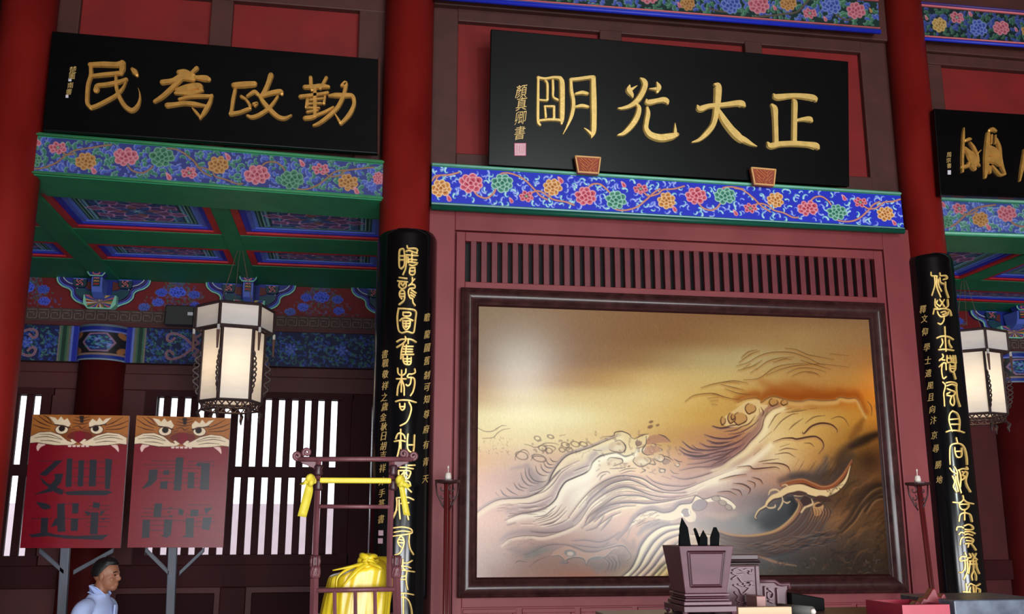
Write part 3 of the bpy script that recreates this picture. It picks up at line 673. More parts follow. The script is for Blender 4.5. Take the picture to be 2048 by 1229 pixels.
def frieze_beam(x0, x1, colx):
    mb = MB(); mb.box((x0, BY - .13, FB0 + .002), (x1, BY, FB1 - .002)); o = struct('lintel', mb, M_brown)
    print_sheet('frieze_print', frieze(x0, x1, colx), [(x0, BY - .134, FB1), (x1, BY - .134, FB1), (x1, BY - .134, FB0), (x0, BY - .134, FB0)], PMF, o)
    m_ = MB(); m_.box((x0, BY - .16, FB1), (x1, BY, FB1 + .045)); mesh_obj('red_moulding', m_, M_wall, o)
    m_ = MB(); m_.box((x0, BY - .15, FB1 + .045), (x1, BY, FB1 + .185)); mesh_obj('fret_board', m_, mat('fret_ground', (70, 48, 46), .7), o)
    # square spiral carvings
    fb = MB(); s = .052; t = .012; y0 = BY - .168
    for a, b_, c, d in ((-s, s, s - t, s), (s - t, s, -s, s), (-s, s, -s, -s + t), (-s, -s + t, -s, .4 * s), (-s, .45 * s, .4 * s - t, .4 * s), (.45 * s - t, .45 * s, -.35 * s, .4 * s)): fb.box((a, y0, c), (b_, y0 + .02, d))
    f0 = None; z = FB1 + .115
    for x in np.arange(x0 + .06, x1, .118):
        if f0 is None: f0 = mesh_obj('fret_block', fb, M_fret, o); f0.location.x = x; f0.location.z = z
        else: q = f0.copy(); COL.objects.link(q); q.location.x = x
    for c in colx:                                            # rounded painted collar on each column
        cc = Canvas(90, 74, (30, 28, 34), [(0, 0), (1, 0), (1, 1), (0, 1)])
        for v0, v1, colr in ((0, .07, (90, 104, 120)), (.07, .17, (26, 44, 140)), (.17, .22, (110, 124, 200)), (.80, .86, (150, 120, 110)), (.86, .95, (26, 48, 140)), (.95, 1., (130, 150, 170))): cc.poly([(0, v0), (1, v0), (1, v1), (0, v1)], colr)
        for sx in (.14, .86):
            for sy in (.3, .72): cc.ell((sx, sy), 9, 6, (150, 96, 60), 1, rot=.6 if (sx < .5) == (sy > .5) else -.6)
        cc.poly([(.24, .5), (.36, .26), (.62, .24), (.76, .5), (.64, .76), (.38, .76)], (150, 110, 140)); cc.poly([(.28, .5), (.38, .3), (.6, .28), (.72, .5), (.62, .72), (.4, .72)], (30, 44, 100))
        rg = np.random.default_rng(2)
        for i in range(60): x, y = .32 + .36 * rg.random(), .34 + .34 * rg.random(); cc.ell((x, y), 2.2, 1.6, [(70, 120, 190), (60, 140, 120), (130, 150, 210)][i % 3], .9)
        R = .262
        def cyl(u, v, c=c, R=R):
            th = math.radians(-168) + u * math.radians(156); z_ = np.broadcast_to(FB1 + (FB0 - FB1) * v, np.broadcast(u, v).shape)
            return np.stack([np.broadcast_to(c + R * np.cos(th), z_.shape[:2] + (1,))[..., 0], np.broadcast_to(BY - .04 + R * np.sin(th), z_.shape[:2] + (1,))[..., 0], z_[..., 0]], -1)
        print_sheet('collar_print', cc, [(c - R, BY, FB1), (c + R, BY, FB1), (c + R, BY, FB0), (c - R, BY, FB0)], PMF, o, curve=cyl)
    return o
frieze_beam(-6, 1.2, BCOLS[:1]); frieze_beam(4.7, 12.2, BCOLS[1:])

# red boards with painted lotus between the bracket clusters
def cluster_board(name, x0, x1, mids):
    z0, z1 = FB1 + .185, 4.68
    cv = Canvas(int((x1 - x0) * 170), 70, (118, 26, 30), [(x0, z1), (x1, z1), (x1, z0), (x0, z0)]); rg = np.random.default_rng(9)
    for m_ in mids:
        for i in range(280):
            v = rg.random()**.7; wd = .1 + .48 * (1 - v); x = m_ + wd * (rg.random() * 2 - 1) * (.4 + .6 * rg.random()); z = z0 + .01 + v * (z1 - z0 - .03); a = rg.random() * 6.28; s = .018
            cv.stroke([(x + s * t * math.cos(a + 2.6 * t), z + s * t * math.sin(a + 2.6 * t)) for t in (.2, .5, .8, 1.)], [.5, 1.3], [(64, 80, 150), (62, 108, 88), (110, 90, 130), (84, 84, 96)][i % 4], .8, n=2)
        for dx, dz, c in ((0, .25, (52, 70, 190)), (-.2, .13, (60, 76, 180)), (.2, .1, (56, 66, 170)), (-.34, .07, (60, 76, 150)), (-.17, .24, (50, 66, 170)), (.18, .23, (50, 66, 160))):
            petal_flower(cv, m_ + dx, z0 + dz, .085 if abs(dx) < .01 else .06, .05 if abs(dx) < .01 else .038, (24, 34, 104), c, tuple(min(255, int(v * 1.35 + 20)) for v in c), 8, int(abs(dx) * 90 + abs(m_) * 7 + 900 + m_))
    mb = MB(); mb.box((x0, BY - .02, z0), (x1, BY, z1)); o = mesh_obj(name, mb, M_wall, wall_back)
    return print_sheet('lotus_print', cv, [(x0, BY - .024, z1), (x1, BY - .024, z1), (x1, BY - .024, z0), (x0, BY - .024, z0)], PMF, wall_back)
cluster_board('cluster_board', -6, 1.2, [-3.6, -2.02, -.45])
cluster_board('cluster_board', 4.7, 12.2, [5.75, 7.25, 8.8])
M_blockin = mat('block_teal', (24, 58, 74), .5); M_arm = mat('arm_blue_green', (28, 72, 86), .5); M_armb = mat('arm_blue', (30, 44, 140), .5)
def fan_print():
    cv = Canvas(80, 60, (40, 80, 70), [(-1, 1), (1, 1), (1, 0), (-1, 0)]); cs = [(190, 120, 50), (40, 100, 80), (180, 90, 120), (60, 70, 160), (200, 160, 90), (150, 30, 40), (200, 200, 210)]
    for i in range(26):
        a0 = math.pi * 2 * i / 26; a1 = a0 + .21; o_ = (0, .42); cv.poly([o_, (1.6 * math.cos(a0), .42 + .9 * math.sin(a0)), (1.6 * math.cos(a1), .42 + .9 * math.sin(a1))], cs[i % 7])
    return cv
FAN = fan_print()
def fretmark(s, c, y):
    """interlocking key-fret ornament painted on the small blocks"""
    mb = MB(); t = .18
    for a, b_, c0, d in ((-1, 1, -t, t), (-t, t, -1, 1), (-t, 1, 1 - 2 * t, 1), (1 - 2 * t, 1, -1, t), (-1, t, -1, -1 + 2 * t), (-1, -1 + 2 * t, -t, 1)): mb.box((c[0] + a * s, y - .004, c[1] + c0 * s), (c[0] + b_ * s, y + .004, c[1] + d * s))
    return mb
def cluster(cx, front=True):
    """bracket cluster: stepped cloud-edged arms, small blocks, fan base and a projecting curved arm"""
    z0, z1 = FB1 + .185, 4.63; y = BY - .03; mb = MB()
    half = [(.10, 0), (.115, .03), (.19, .075), (.27, .115), (.315, .17), (.325, .23), (.36, .265), (.42, .29), (.47, .34), (.485, .40)]
    H = z1 - z0; sc = H / .40
    right = [(cx + a, z0 + b_ * sc) for a, b_ in half]; left = [(cx - a, z0 + b_ * sc) for a, b_ in half]
    out = left[::-1] + right
    mb.slab([(x, y - .05, z) for x, z in out], (0, .06, 0)); o = mesh_obj('bracket', mb, M_armb, wall_back)
    for side in (right, left):
        for off, m_, r in ((0, M_greenL, .010), (.018, M_bluel, .010), (.036, M_purple, .012), (.056, M_white, .006)):
            s_ = MB(); sg = 1 if side is right else -1
            q = sp([(x - sg * off, y - .055, z + off * .8) for x, z in side], 4); s_.tube([tuple(v) for v in q], r, 6); mesh_obj('cloud_edge', s_, m_, o, smooth=True)
        sg = 1 if side is right else -1
        w_ = MB(); w_.slab([(cx + sg * a, y - .075, z0 + b_ * sc) for a, b_ in ((.1, .13), (.2, .135), (.27, .2), (.28, .26), (.18, .265), (.15, .24), (.1, .24))], (0, .03, 0)); mesh_obj('arm_end', w_, M_arm, o)
        w_ = MB(); w_.slab([(cx + sg * a, y - .07, z0 + b_ * sc) for a, b_ in ((.1, .25), (.15, .26), (.185, .29), (.185, .34), (.1, .36))], (0, .03, 0)); mesh_obj('red_gap', w_, mat('bracket_red', (104, 38, 36), .6), o)
        w_ = MB(); xb = cx + sg * .235; w_.slab([(xb + a, y - .10, z0 + b_ * sc) for a, b_ in ((-.045, .275), (.045, .275), (.07, .305), (.07, .375), (-.07, .375), (-.07, .305))], (0, .06, 0)); mesh_obj('small_block', w_, M_blockin, o, bevel=.004)
        w_ = MB(); w_.slab([(xb + a, y - .102, z0 + b_ * sc) for a, b_ in ((-.07, .372), (.07, .372), (.07, .384), (-.07, .384))], (0, .06, 0)); mesh_obj('block_rim', w_, M_bluel, o)
        mesh_obj('fret_mark', fretmark(.034, (xb, z0 + .333 * sc), y - .103), M_pink, o)
    f_ = MB(); f_.slab([(cx + a, y - .16, z0 + b_ * sc) for a, b_ in ((-.12, .0), (.12, .0), (.17, .06), (.17, .17), (-.17, .17), (-.17, .06))], (0, .14, 0)); mesh_obj('fan_block', f_, M_greenL, o, bevel=.006)
    print_sheet('fan_print', FAN, [(cx - .155, y - .167, z0 + .165 * sc), (cx + .155, y - .167, z0 + .165 * sc), (cx + .115, y - .167, z0 + .015 * sc), (cx - .115, y - .167, z0 + .015 * sc)], PMF, o)
    # projecting arm, curling forward
    prof = [(y - .12, .10), (y - .22, .12), (y - .30, .17), (y - .33, .24), (y - .34, .345), (y - .06, .345)]
    a_ = MB(); a_.slab([(cx - .055, yy, z0 + b_ * sc) for yy, b_ in prof], (.11, 0, 0)); mesh_obj('projecting_arm', a_, M_bluel, o, bevel=.006)
    q_ = MB(); q_.box((cx - .035, y - .347, z0 + .23 * sc), (cx + .035, y - .335, z0 + .335 * sc)); mesh_obj('arm_face', q_, M_blockin, o)
    for kz, mm in ((.245, M_red), (.28, mat('ochre_edge', (206, 140, 50), .5)), (.315, M_pink)):
        q_ = MB(); q_.slab([(cx + a, y - .352, z0 + (kz + b_) * sc) for a, b_ in ((-.028, 0), (-.014, .008), (0, 0), (.014, .008), (.028, 0), (.028, .014), (.014, .022), (0, .014), (-.014, .022), (-.028, .014))], (0, .01, 0)); mesh_obj('arm_stripe', q_, mm, o)
    t_ = MB(); t_.slab([(cx + a, y - .38, z0 + b_ * sc) for a, b_ in ((-.06, .345), (.06, .345), (.085, .38), (.085, .43), (-.085, .43), (-.085, .38))], (0, .12, 0)); mesh_obj('head_block', t_, M_armb, o, bevel=.005)
    q_ = MB(); q_.tube([(cx - .087, y - .385, z0 + .43 * sc), (cx - .085, y - .385, z0 + .38 * sc), (cx - .06, y - .385, z0 + .347 * sc), (cx + .06, y - .385, z0 + .347 * sc), (cx + .085, y - .385, z0 + .38 * sc), (cx + .087, y - .385, z0 + .43 * sc)], .008, 6); mesh_obj('block_rim', q_, M_greenL, o)
    q_ = MB(); q_.tube([(cx + .035 * math.cos(t), y - .384, z0 + .385 * sc + .02 * math.sin(t)) for t in np.linspace(0, 6.28, 14)], .008, 5); mesh_obj('lotus_mark', q_, M_pink, o)
    return o
for c in (-2.79, -1.225, .37, 6.6, 8.05): cluster(c)

# outside, seen through the bars: a courtyard wall in daylight and paving
mb = MB(); mb.box((-9, 17.5, -.2), (12, 17.8, 2.35)); struct('courtyard_wall', mb, mat('pale_pink_limewash', (244, 226, 232), .9, var=.05))
mb = MB(); mb.box((-14, 14, -.25), (16, 30, -.2)); struct('courtyard_ground', mb, mat('courtyard_paving', (200, 192, 190), .9))

# ---------------------------------------------------------------- black name plaques with gold writing
def plaque(name, corners, depths, label, thick=.06, border=None):
    """corners in the photograph TL,TR,BR,BL; depths of top and bottom edge"""
    q = [P(*corners[0], depths[0]), P(*corners[1], depths[0]), P(*corners[2], depths[1]), P(*corners[3], depths[1])]
    n = np.cross(q[1] - q[0], q[3] - q[0]); n /= np.linalg.norm(n)
    if n[1] > 0: n = -n
    loc = (q[2] + q[3]) / 2
    t = thing(name, loc, label, 'plaque')
    mb = MB(); mb.hexa(q, [p - n * thick for p in q]); mesh_obj('board', mb, M_black, t, bevel=.006)
    return t, Plane(q[0], n), q, n
PLY = (7.24, 7.375)
plq, sf, q, n = plaque('plaque', [(982, 58), (1697, 122.7), (1699, 373), (976.6, 330)], PLY, 'large leaning black plaque with four bright gold characters above the wave painting')
O3 = (1010, 130, 5.689); O4 = (1340, 150, 5.689)
ming = [[(375, 145, 16), (372, 400, 18), (372, 640, 18), (395, 690, 14)], [(370, 150, 16), (450, 162, 15), (550, 148, 16), (625, 155, 22)], [(622, 155, 22), (645, 210, 32), (648, 400, 32), (645, 600, 30), (640, 672, 14)], [(385, 640, 14), (500, 628, 16), (600, 632, 16), (650, 645, 16)],
        [(455, 185, 14), (478, 230, 16), (478, 400, 16)], [(385, 405, 11), (475, 412, 13)], [(540, 180, 15), (543, 280, 16), (545, 370, 14), (595, 405, 15)], [(450, 478, 13), (460, 600, 14)], [(445, 478, 12), (550, 478, 15)], [(553, 478, 16), (553, 605, 16)],
        [(745, 172, 18), (752, 300, 22), (775, 430, 24), (760, 560, 24), (715, 680, 15), (655, 795, 4)], [(745, 172, 20), (830, 165, 22), (960, 147, 22), (1000, 150, 28)], [(1000, 158, 30), (1005, 400, 36), (1008, 600, 34), (1003, 760, 32), (980, 830, 10)], [(985, 800, 20), (940, 758, 13), (895, 725, 4)],
        [(800, 335, 14), (870, 320, 22), (930, 332, 20)], [(800, 482, 15), (870, 470, 22), (938, 482, 18)]]
guang = [[(1530, 155, 5), (1572, 185, 30), (1590, 230, 34), (1560, 320, 34), (1500, 410, 34), (1420, 470, 26), (1330, 498, 18), (1280, 500, 8)], [(1412, 235, 7), (1405, 290, 34), (1438, 345, 24), (1447, 378, 8)], [(1425, 290, 22), (1498, 243, 4)], [(1720, 203, 6), (1745, 260, 31), (1728, 312, 16)], [(1637, 278, 5), (1715, 280, 22)],
         [(1602, 400, 10), (1622, 430, 33), (1720, 413, 29), (1800, 400, 33), (1835, 420, 33), (1845, 448, 12)], [(1492, 445, 10), (1520, 500, 28), (1500, 590, 34), (1440, 690, 34), (1350, 780, 26), (1280, 805, 10)], [(1612, 492, 16), (1622, 560, 29), (1605, 660, 29), (1602, 735, 30), (1655, 800, 38), (1760, 832, 44), (1880, 818, 42), (1950, 798, 26)], [(1930, 790, 24), (1930, 730, 15), (1926, 668, 3)]]
da = [[(302, 352, 8), (335, 390, 37), (440, 358, 30), (600, 345, 30), (760, 325, 36), (815, 335, 40), (843, 362, 14)], [(502, 112, 14), (540, 135, 42), (540, 250, 43), (525, 400, 37), (490, 560, 33), (420, 660, 33), (330, 740, 23), (245, 772, 8)], [(550, 405, 16), (600, 500, 38), (680, 610, 44), (755, 690, 48), (805, 738, 40)], [(800, 720, 34), (850, 750, 34), (910, 787, 22), (980, 820, 4)]]
zheng = [[(1165, 222, 6), (1215, 255, 37), (1400, 240, 30), (1580, 255, 37), (1640, 275, 34), (1653, 302, 14)], [(1400, 295, 18), (1415, 330, 31), (1412, 500, 30), (1410, 650, 30), (1408, 770, 30)], [(1440, 520, 18), (1520, 507, 26), (1580, 508, 34), (1603, 530, 18)], [(1150, 345, 15), (1185, 390, 35), (1192, 500, 31), (1197, 650, 30), (1200, 770, 30)], [(1097, 772, 8), (1140, 810, 37), (1250, 790, 34), (1400, 785, 34), (1560, 795, 34), (1650, 812, 42), (1678, 840, 18)]]
carve('character', ming, sf, .022, M_gold, plq, O3, rmul=1.12); carve('character', guang, sf, .022, M_gold, plq, O3, rmul=1.12)
carve('character', da, sf, .022, M_gold, plq, O4, rmul=1.1); carve('character', zheng, sf, .022, M_gold, plq, O4, rmul=1.1)
for ch, cy, cx in (('顏', 183, 1042.5), ('真', 208, 1043), ('卿', 236, 1041), ('書', 266, 1039.5)): small_char('signature_character', ch, cx, cy, 22, 27, sf, .005, M_goldink, plq, slant=.12)
def seal_mark(x0, y0, x1, y1, sf, parent, name='seal_mark', m=None):
    mb = MB(); c = [sf(np.array(x), np.array(y), .003) for x, y in ((x0, y0), (x1, y0), (x1, y1), (x0, y1))]; c2 = [sf(np.array(x), np.array(y), -.003) for x, y in ((x0, y0), (x1, y0), (x1, y1), (x0, y1))]
    mb.hexa(c, c2); o = mesh_obj(name, mb, m or mat('pale_pink_seal', (226, 178, 186), .6, var=.1, scale=80), parent)
    return o
s_ = seal_mark(1029, 287, 1051.5, 311.5, sf, plq); 
mb = MB()
for a, b_ in (((1029, 287), (1051.5, 287)), ((1051.5, 287), (1051.5, 311.5)), ((1051.5, 311.5), (1029, 311.5)), ((1029, 311.5), (1029, 287))): ribbon(mb, sf, [(*a, .7), (*b_, .7)], .0045)
for x in (1034, 1039, 1044, 1048): ribbon(mb, sf, [(x, 291, .4), (x - .3, 307, .4)], .004)
mesh_obj('seal_border', mb, mat('seal_rose', (196, 84, 120), .6), s_ if False else plq)
# carved orange brackets holding the plaque's foot
M_orange = mat('orange_carved_wood', (206, 118, 72), .5, var=.08, scale=20); M_orangeL = mat('pale_orange_rim', (232, 176, 112), .45, var=.05); M_orangeD = mat('orange_groove', (150, 66, 44), .6)
def foot_bracket(pts, label):
    Yb = 7.30; q = [P(*p, Yb) for p in pts]; c = sum(q) / 4; t = thing('plaque_bracket', (q[2] + q[3]) / 2, label, 'bracket', 'plaque brackets')
    mb = MB(); mb.hexa(q, [p + np.array([0, .04, 0]) for p in q]); mesh_obj('block', mb, M_orangeD, t, bevel=.003)
    pl = Plane(q[0], (0, -1, 0)); A = np.array(pts, float)
    def uv(u, v): a = A[0] * (1 - u) + A[1] * u; b = A[3] * (1 - u) + A[2] * u; return a * (1 - v) + b * v
    rim = MB()
    for a, b_ in (((.03, .03), (.97, .03)), ((.97, .03), (.97, .95)), ((.97, .95), (.03, .95)), ((.03, .95), (.03, .03))): ribbon(rim, pl, [(*uv(*a), 1.7), (*uv(*b_), 1.7)], .012)
    mesh_obj('rim', rim, M_orangeL, t)
    fr = MB(); r = .85
    for path in ([(.2, .14), (.5, .5), (.38, .62), (.26, .5)], [(.34, .14), (.66, .52)], [(.5, .14), (.7, .38), (.62, .47)], [(.82, .16), (.44, .66), (.56, .78), (.66, .66)], [(.86, .34), (.5, .8), (.62, .88)], [(.16, .34), (.3, .5)], [(.18, .56), (.42, .84)], [(.2, .74), (.3, .86)], [(.7, .16), (.62, .26)], [(.86, .54), (.7, .72), (.8, .84)], [(.14, .2), (.22, .3)]):
        ribbon(fr, pl, [(*uv(*p), r) for p in path], .01, n=1 if len(path) < 3 else 3)
    mesh_obj('fret_carving', fr, M_orange, t)
foot_bracket([(1149, 312), (1202, 315.5), (1197.5, 349), (1155.5, 346)], 'orange carved bracket at the plaque foot, below the gold moon-shaped left character')
foot_bracket([(1501, 335), (1552, 339.5), (1548, 373), (1508, 370)], 'orange carved bracket at the plaque foot, below the big gold character of straight bars')

plq2, sf2, q, n = plaque('plaque', [(104, 62), (757, 118), (755.5, 307), (85, 260)], (7.35, 7.35), 'black plaque of old gold running script between the left red columns')
mb = MB(); mb.tube([P(758, 116, 7.34), P(756.5, 309, 7.34)], .009, 6); mesh_obj('edge_strip', mb, M_brown, plq2)
O1 = (120, 100, 6.4); O2 = (440, 100, 6.4)
carve('character', [[(388, 195, 28), (560, 190, 36), (720, 195, 36), (800, 182, 42)], [(800, 175, 38), (800, 250, 40), (785, 310, 26)], [(397, 225, 24), (400, 330, 28), (365, 450, 27), (352, 600, 28), (357, 695, 28), (400, 748, 26)], [(430, 340, 24), (560, 325, 28), (700, 312, 28), (790, 300, 28)], [(468, 515, 40), (485, 465, 28), (600, 450, 28), (750, 420, 28), (852, 385, 22)],
                    [(720, 355, 20), (725, 480, 25), (760, 600, 29), (830, 720, 32), (920, 780, 32), (990, 735, 28), (1025, 650, 17), (1025, 560, 8), (1005, 500, 3)], [(400, 748, 26), (480, 720, 27), (600, 660, 27), (720, 590, 25), (800, 510, 20), (850, 420, 11)], [(928, 255, 24), (958, 285, 38), (988, 330, 22)]], sf2, .020, M_goldold, plq2, O1, rmul=1.1)
carve('character', [[(1750, 245, 30), (1690, 300, 24)], [(1530, 295, 36), (1600, 300, 50), (1700, 340, 38)], [(1315, 420, 34), (1450, 400, 34), (1560, 352, 46), (1700, 380, 36)], [(1730, 360, 26), (1860, 370, 42), (1900, 382, 34)], [(1560, 380, 28), (1440, 490, 32), (1320, 600, 32), (1215, 668, 22)], [(1500, 520, 26), (1640, 490, 52), (1780, 470, 44), (1810, 520, 26)],
                    [(1480, 560, 20), (1560, 560, 26), (1680, 560, 34), (1830, 530, 16)], [(1530, 640, 20), (1680, 605, 24), (1850, 600, 26), (1945, 602, 22)], [(1945, 592, 22), (1920, 680, 28), (1860, 790, 32), (1795, 890, 12)], [(1800, 870, 20), (1740, 800, 20), (1695, 752, 8)], [(1380, 715, 36), (1480, 705, 30), (1600, 690, 30), (1720, 700, 32), (1868, 725, 18)]], sf2, .020, M_goldold, plq2, O1, rmul=1.1)
carve('character', [[(185, 458, 38), (300, 450, 42), (438, 442, 38)], [(195, 520, 24), (170, 640, 27), (155, 750, 25), (142, 820, 28)], [(142, 825, 30), (250, 808, 26), (350, 770, 25), (388, 760, 18)], [(275, 605, 22), (330, 640, 18), (380, 710, 22), (385, 758, 16)], [(350, 600, 18), (440, 545, 28), (490, 580, 26)], [(650, 335, 38), (620, 430, 34), (570, 540, 32), (520, 600, 18)], [(530, 600, 26), (650, 560, 32), (770, 540, 34), (793, 570, 22)],
                    [(740, 605, 17), (690, 680, 22), (620, 760, 26), (500, 840, 28), (410, 868, 26), (352, 850, 18)], [(490, 570, 18), (560, 680, 32), (650, 780, 34), (740, 860, 32), (828, 883, 26), (915, 845, 11)], [(430, 700, 20), (480, 690, 16), (450, 728, 14)]], sf2, .020, M_goldold, plq2, O2, rmul=1.1)
carve('character', [[(1160, 362, 26), (1165, 450, 26), (1178, 520, 20)], [(1360, 365, 24), (1320, 440, 22), (1285, 500, 20)], [(1085, 482, 28), (1200, 480, 32), (1300, 470, 34), (1388, 480, 22)], [(1030, 605, 26), (1150, 590, 24), (1300, 570, 22), (1378, 555, 20)], [(1120, 645, 24), (1108, 740, 24)], [(1150, 648, 16), (1320, 628, 15)], [(1345, 600, 16), (1330, 690, 20)], [(1120, 698, 15), (1295, 692, 15)], [(1215, 480, 24), (1215, 700, 28), (1215, 860, 22)],
                    [(1110, 748, 17), (1272, 752, 13)], [(1115, 803, 17), (1250, 782, 14)], [(1090, 880, 30), (1180, 868, 30), (1250, 838, 22), (1350, 798, 22), (1450, 740, 15)], [(1560, 462, 22), (1605, 430, 30), (1600, 520, 28), (1560, 640, 30), (1490, 760, 30), (1360, 880, 28), (1260, 950, 24), (1195, 975, 13)], [(1400, 595, 18), (1480, 587, 32), (1580, 590, 32), (1680, 592, 30), (1712, 640, 28), (1710, 720, 28), (1650, 840, 32), (1550, 950, 22)], [(1540, 940, 20), (1510, 890, 16), (1465, 818, 5)]], sf2, .020, M_goldold, plq2, O2, rmul=1.1)
for ch, cx, cy, s in (('楚', 146, 140, 14), ('圖', 144, 153, 12), ('南', 141, 171, 12), ('書', 138, 184, 12)): small_char('signature_character', ch, cx, cy, s, s, sf2, .003, M_goldink, plq2, slant=.1)
for a in ((137, 157, 143, 163), (131.5, 190, 137, 196)): seal_mark(*a, sf2, plq2, m=mat('pale_seal', (214, 206, 214), .6))
mb = MB()
plq3, sf3, q, n = plaque('plaque', [(1868, 217), (2330, 247), (2330, 407), (1881, 390)], (7.255, 7.255), 'black plaque with spiky old gold script to the right of the right column')
O5 = (1848, 200, 6.145)
carve('character', [[(478, 352, 8), (474, 450, 18), (468, 600, 20), (462, 750, 20), (465, 885, 16)], [(505, 505, 20), (540, 490, 26), (565, 490, 14)], [(492, 600, 22), (530, 640, 34), (580, 700, 58), (620, 780, 48)], [(556, 530, 12), (600, 590, 20), (640, 680, 20), (655, 760, 18)], [(470, 830, 30), (520, 820, 26), (560, 790, 36), (610, 850, 30)], [(640, 780, 30), (672, 820, 12)], [(650, 660, 12), (688, 625, 5)]], sf3, .020, M_goldold, plq3, O5)
carve('character', [[(800, 380, 24), (830, 368, 30), (872, 390, 18)], [(778, 420, 26), (768, 560, 34), (762, 700, 40), (756, 840, 34), (742, 955, 20)], [(878, 490, 18), (915, 590, 26), (928, 720, 26), (950, 830, 24), (985, 920, 14)], [(800, 600, 44), (850, 640, 60), (890, 690, 40)], [(790, 740, 40), (870, 740, 60), (910, 800, 24)], [(830, 820, 16), (880, 880, 20), (930, 930, 18), (985, 920, 14)], [(820, 440, 16), (815, 540, 14)], [(868, 440, 10), (862, 540, 12)], [(790, 840, 32), (800, 900, 18)]], sf3, .020, M_goldold, plq3, O5)
carve('character', [[(1215, 620, 12), (1225, 700, 30), (1195, 850, 26), (1165, 1000, 12)], [(1230, 640, 20), (1330, 620, 30), (1420, 640, 30)], [(1240, 780, 26), (1400, 760, 30)], [(1330, 560, 26), (1320, 760, 34), (1340, 950, 26)], [(1420, 700, 22), (1450, 860, 26), (1480, 980, 14)]], sf3, .020, M_goldold, plq3, O5)
for ch, cx, cy, s in (('周', 1897.5, 310, 9), ('宗', 1897, 321, 9), ('書', 1898, 332, 9)): small_char('signature_character', ch, cx, cy, s, s * 1.1, sf3, .003, M_goldink, plq3)
seal_mark(1895, 341, 1901.5, 349.5, sf3, plq3, m=mat('pale_seal', (214, 206, 214), .6))

# ---------------------------------------------------------------- curved black couplet boards hugging the columns
def couplet(cx, R, x_arc, top_z, label, corner=.03):
    t = thing('couplet_board', (cx, YC, .35), label, 'couplet board', 'couplet boards on the columns')
    a0, a1 = [math.radians(v) for v in x_arc]; mb = MB(); n = 30; prof = [(0, .35), (0, top_z - .05), (-.012, top_z - .018), (-.03, top_z)]
    vs = []; 
    for dr, z in prof:
        for R_ in (R + dr, R - .025):
            for i in range(n + 1):
                th = a0 + (a1 - a0) * i / n; vs.append((cx + R_ * math.cos(th), YC + R_ * math.sin(th), z))
    W = n + 1; fs = []
    for k in range(len(prof) - 1):
        b0, b1 = k * 2 * W, (k + 1) * 2 * W
        for i in range(n): fs.append((b0 + i, b0 + i + 1, b1 + i + 1, b1 + i)); fs.append((b0 + W + i + 1, b0 + W + i, b1 + W + i, b1 + W + i + 1))
        fs.append((b0, b1, b1 + W, b0 + W)); fs.append((b0 + n, b0 + W + n, b1 + W + n, b1 + n))
    L0 = (len(prof) - 1) * 2 * W
    for i in range(n): fs.append((L0 + i, L0 + i + 1, L0 + W + i + 1, L0 + W + i)); fs.append((i + 1, i, W + i, W + i + 1))
    mb.add(vs, fs); mesh_obj('curved_board', mb, M_blackgloss, t, smooth=True)
    t.children[0].modifiers.new('flat_ends', 'EDGE_SPLIT')
    return t, Cyl(cx, YC, R)
cpl, cf = couplet(.345, .236, (-186, 6), 4.25, 'curved black couplet board with gold seal script on the column behind the yellow bundle')
A = (740, 470, 6.47); B = (740, 650, 6.47); Cc = (740, 830, 6.47); D = (740, 1020, 5.88)
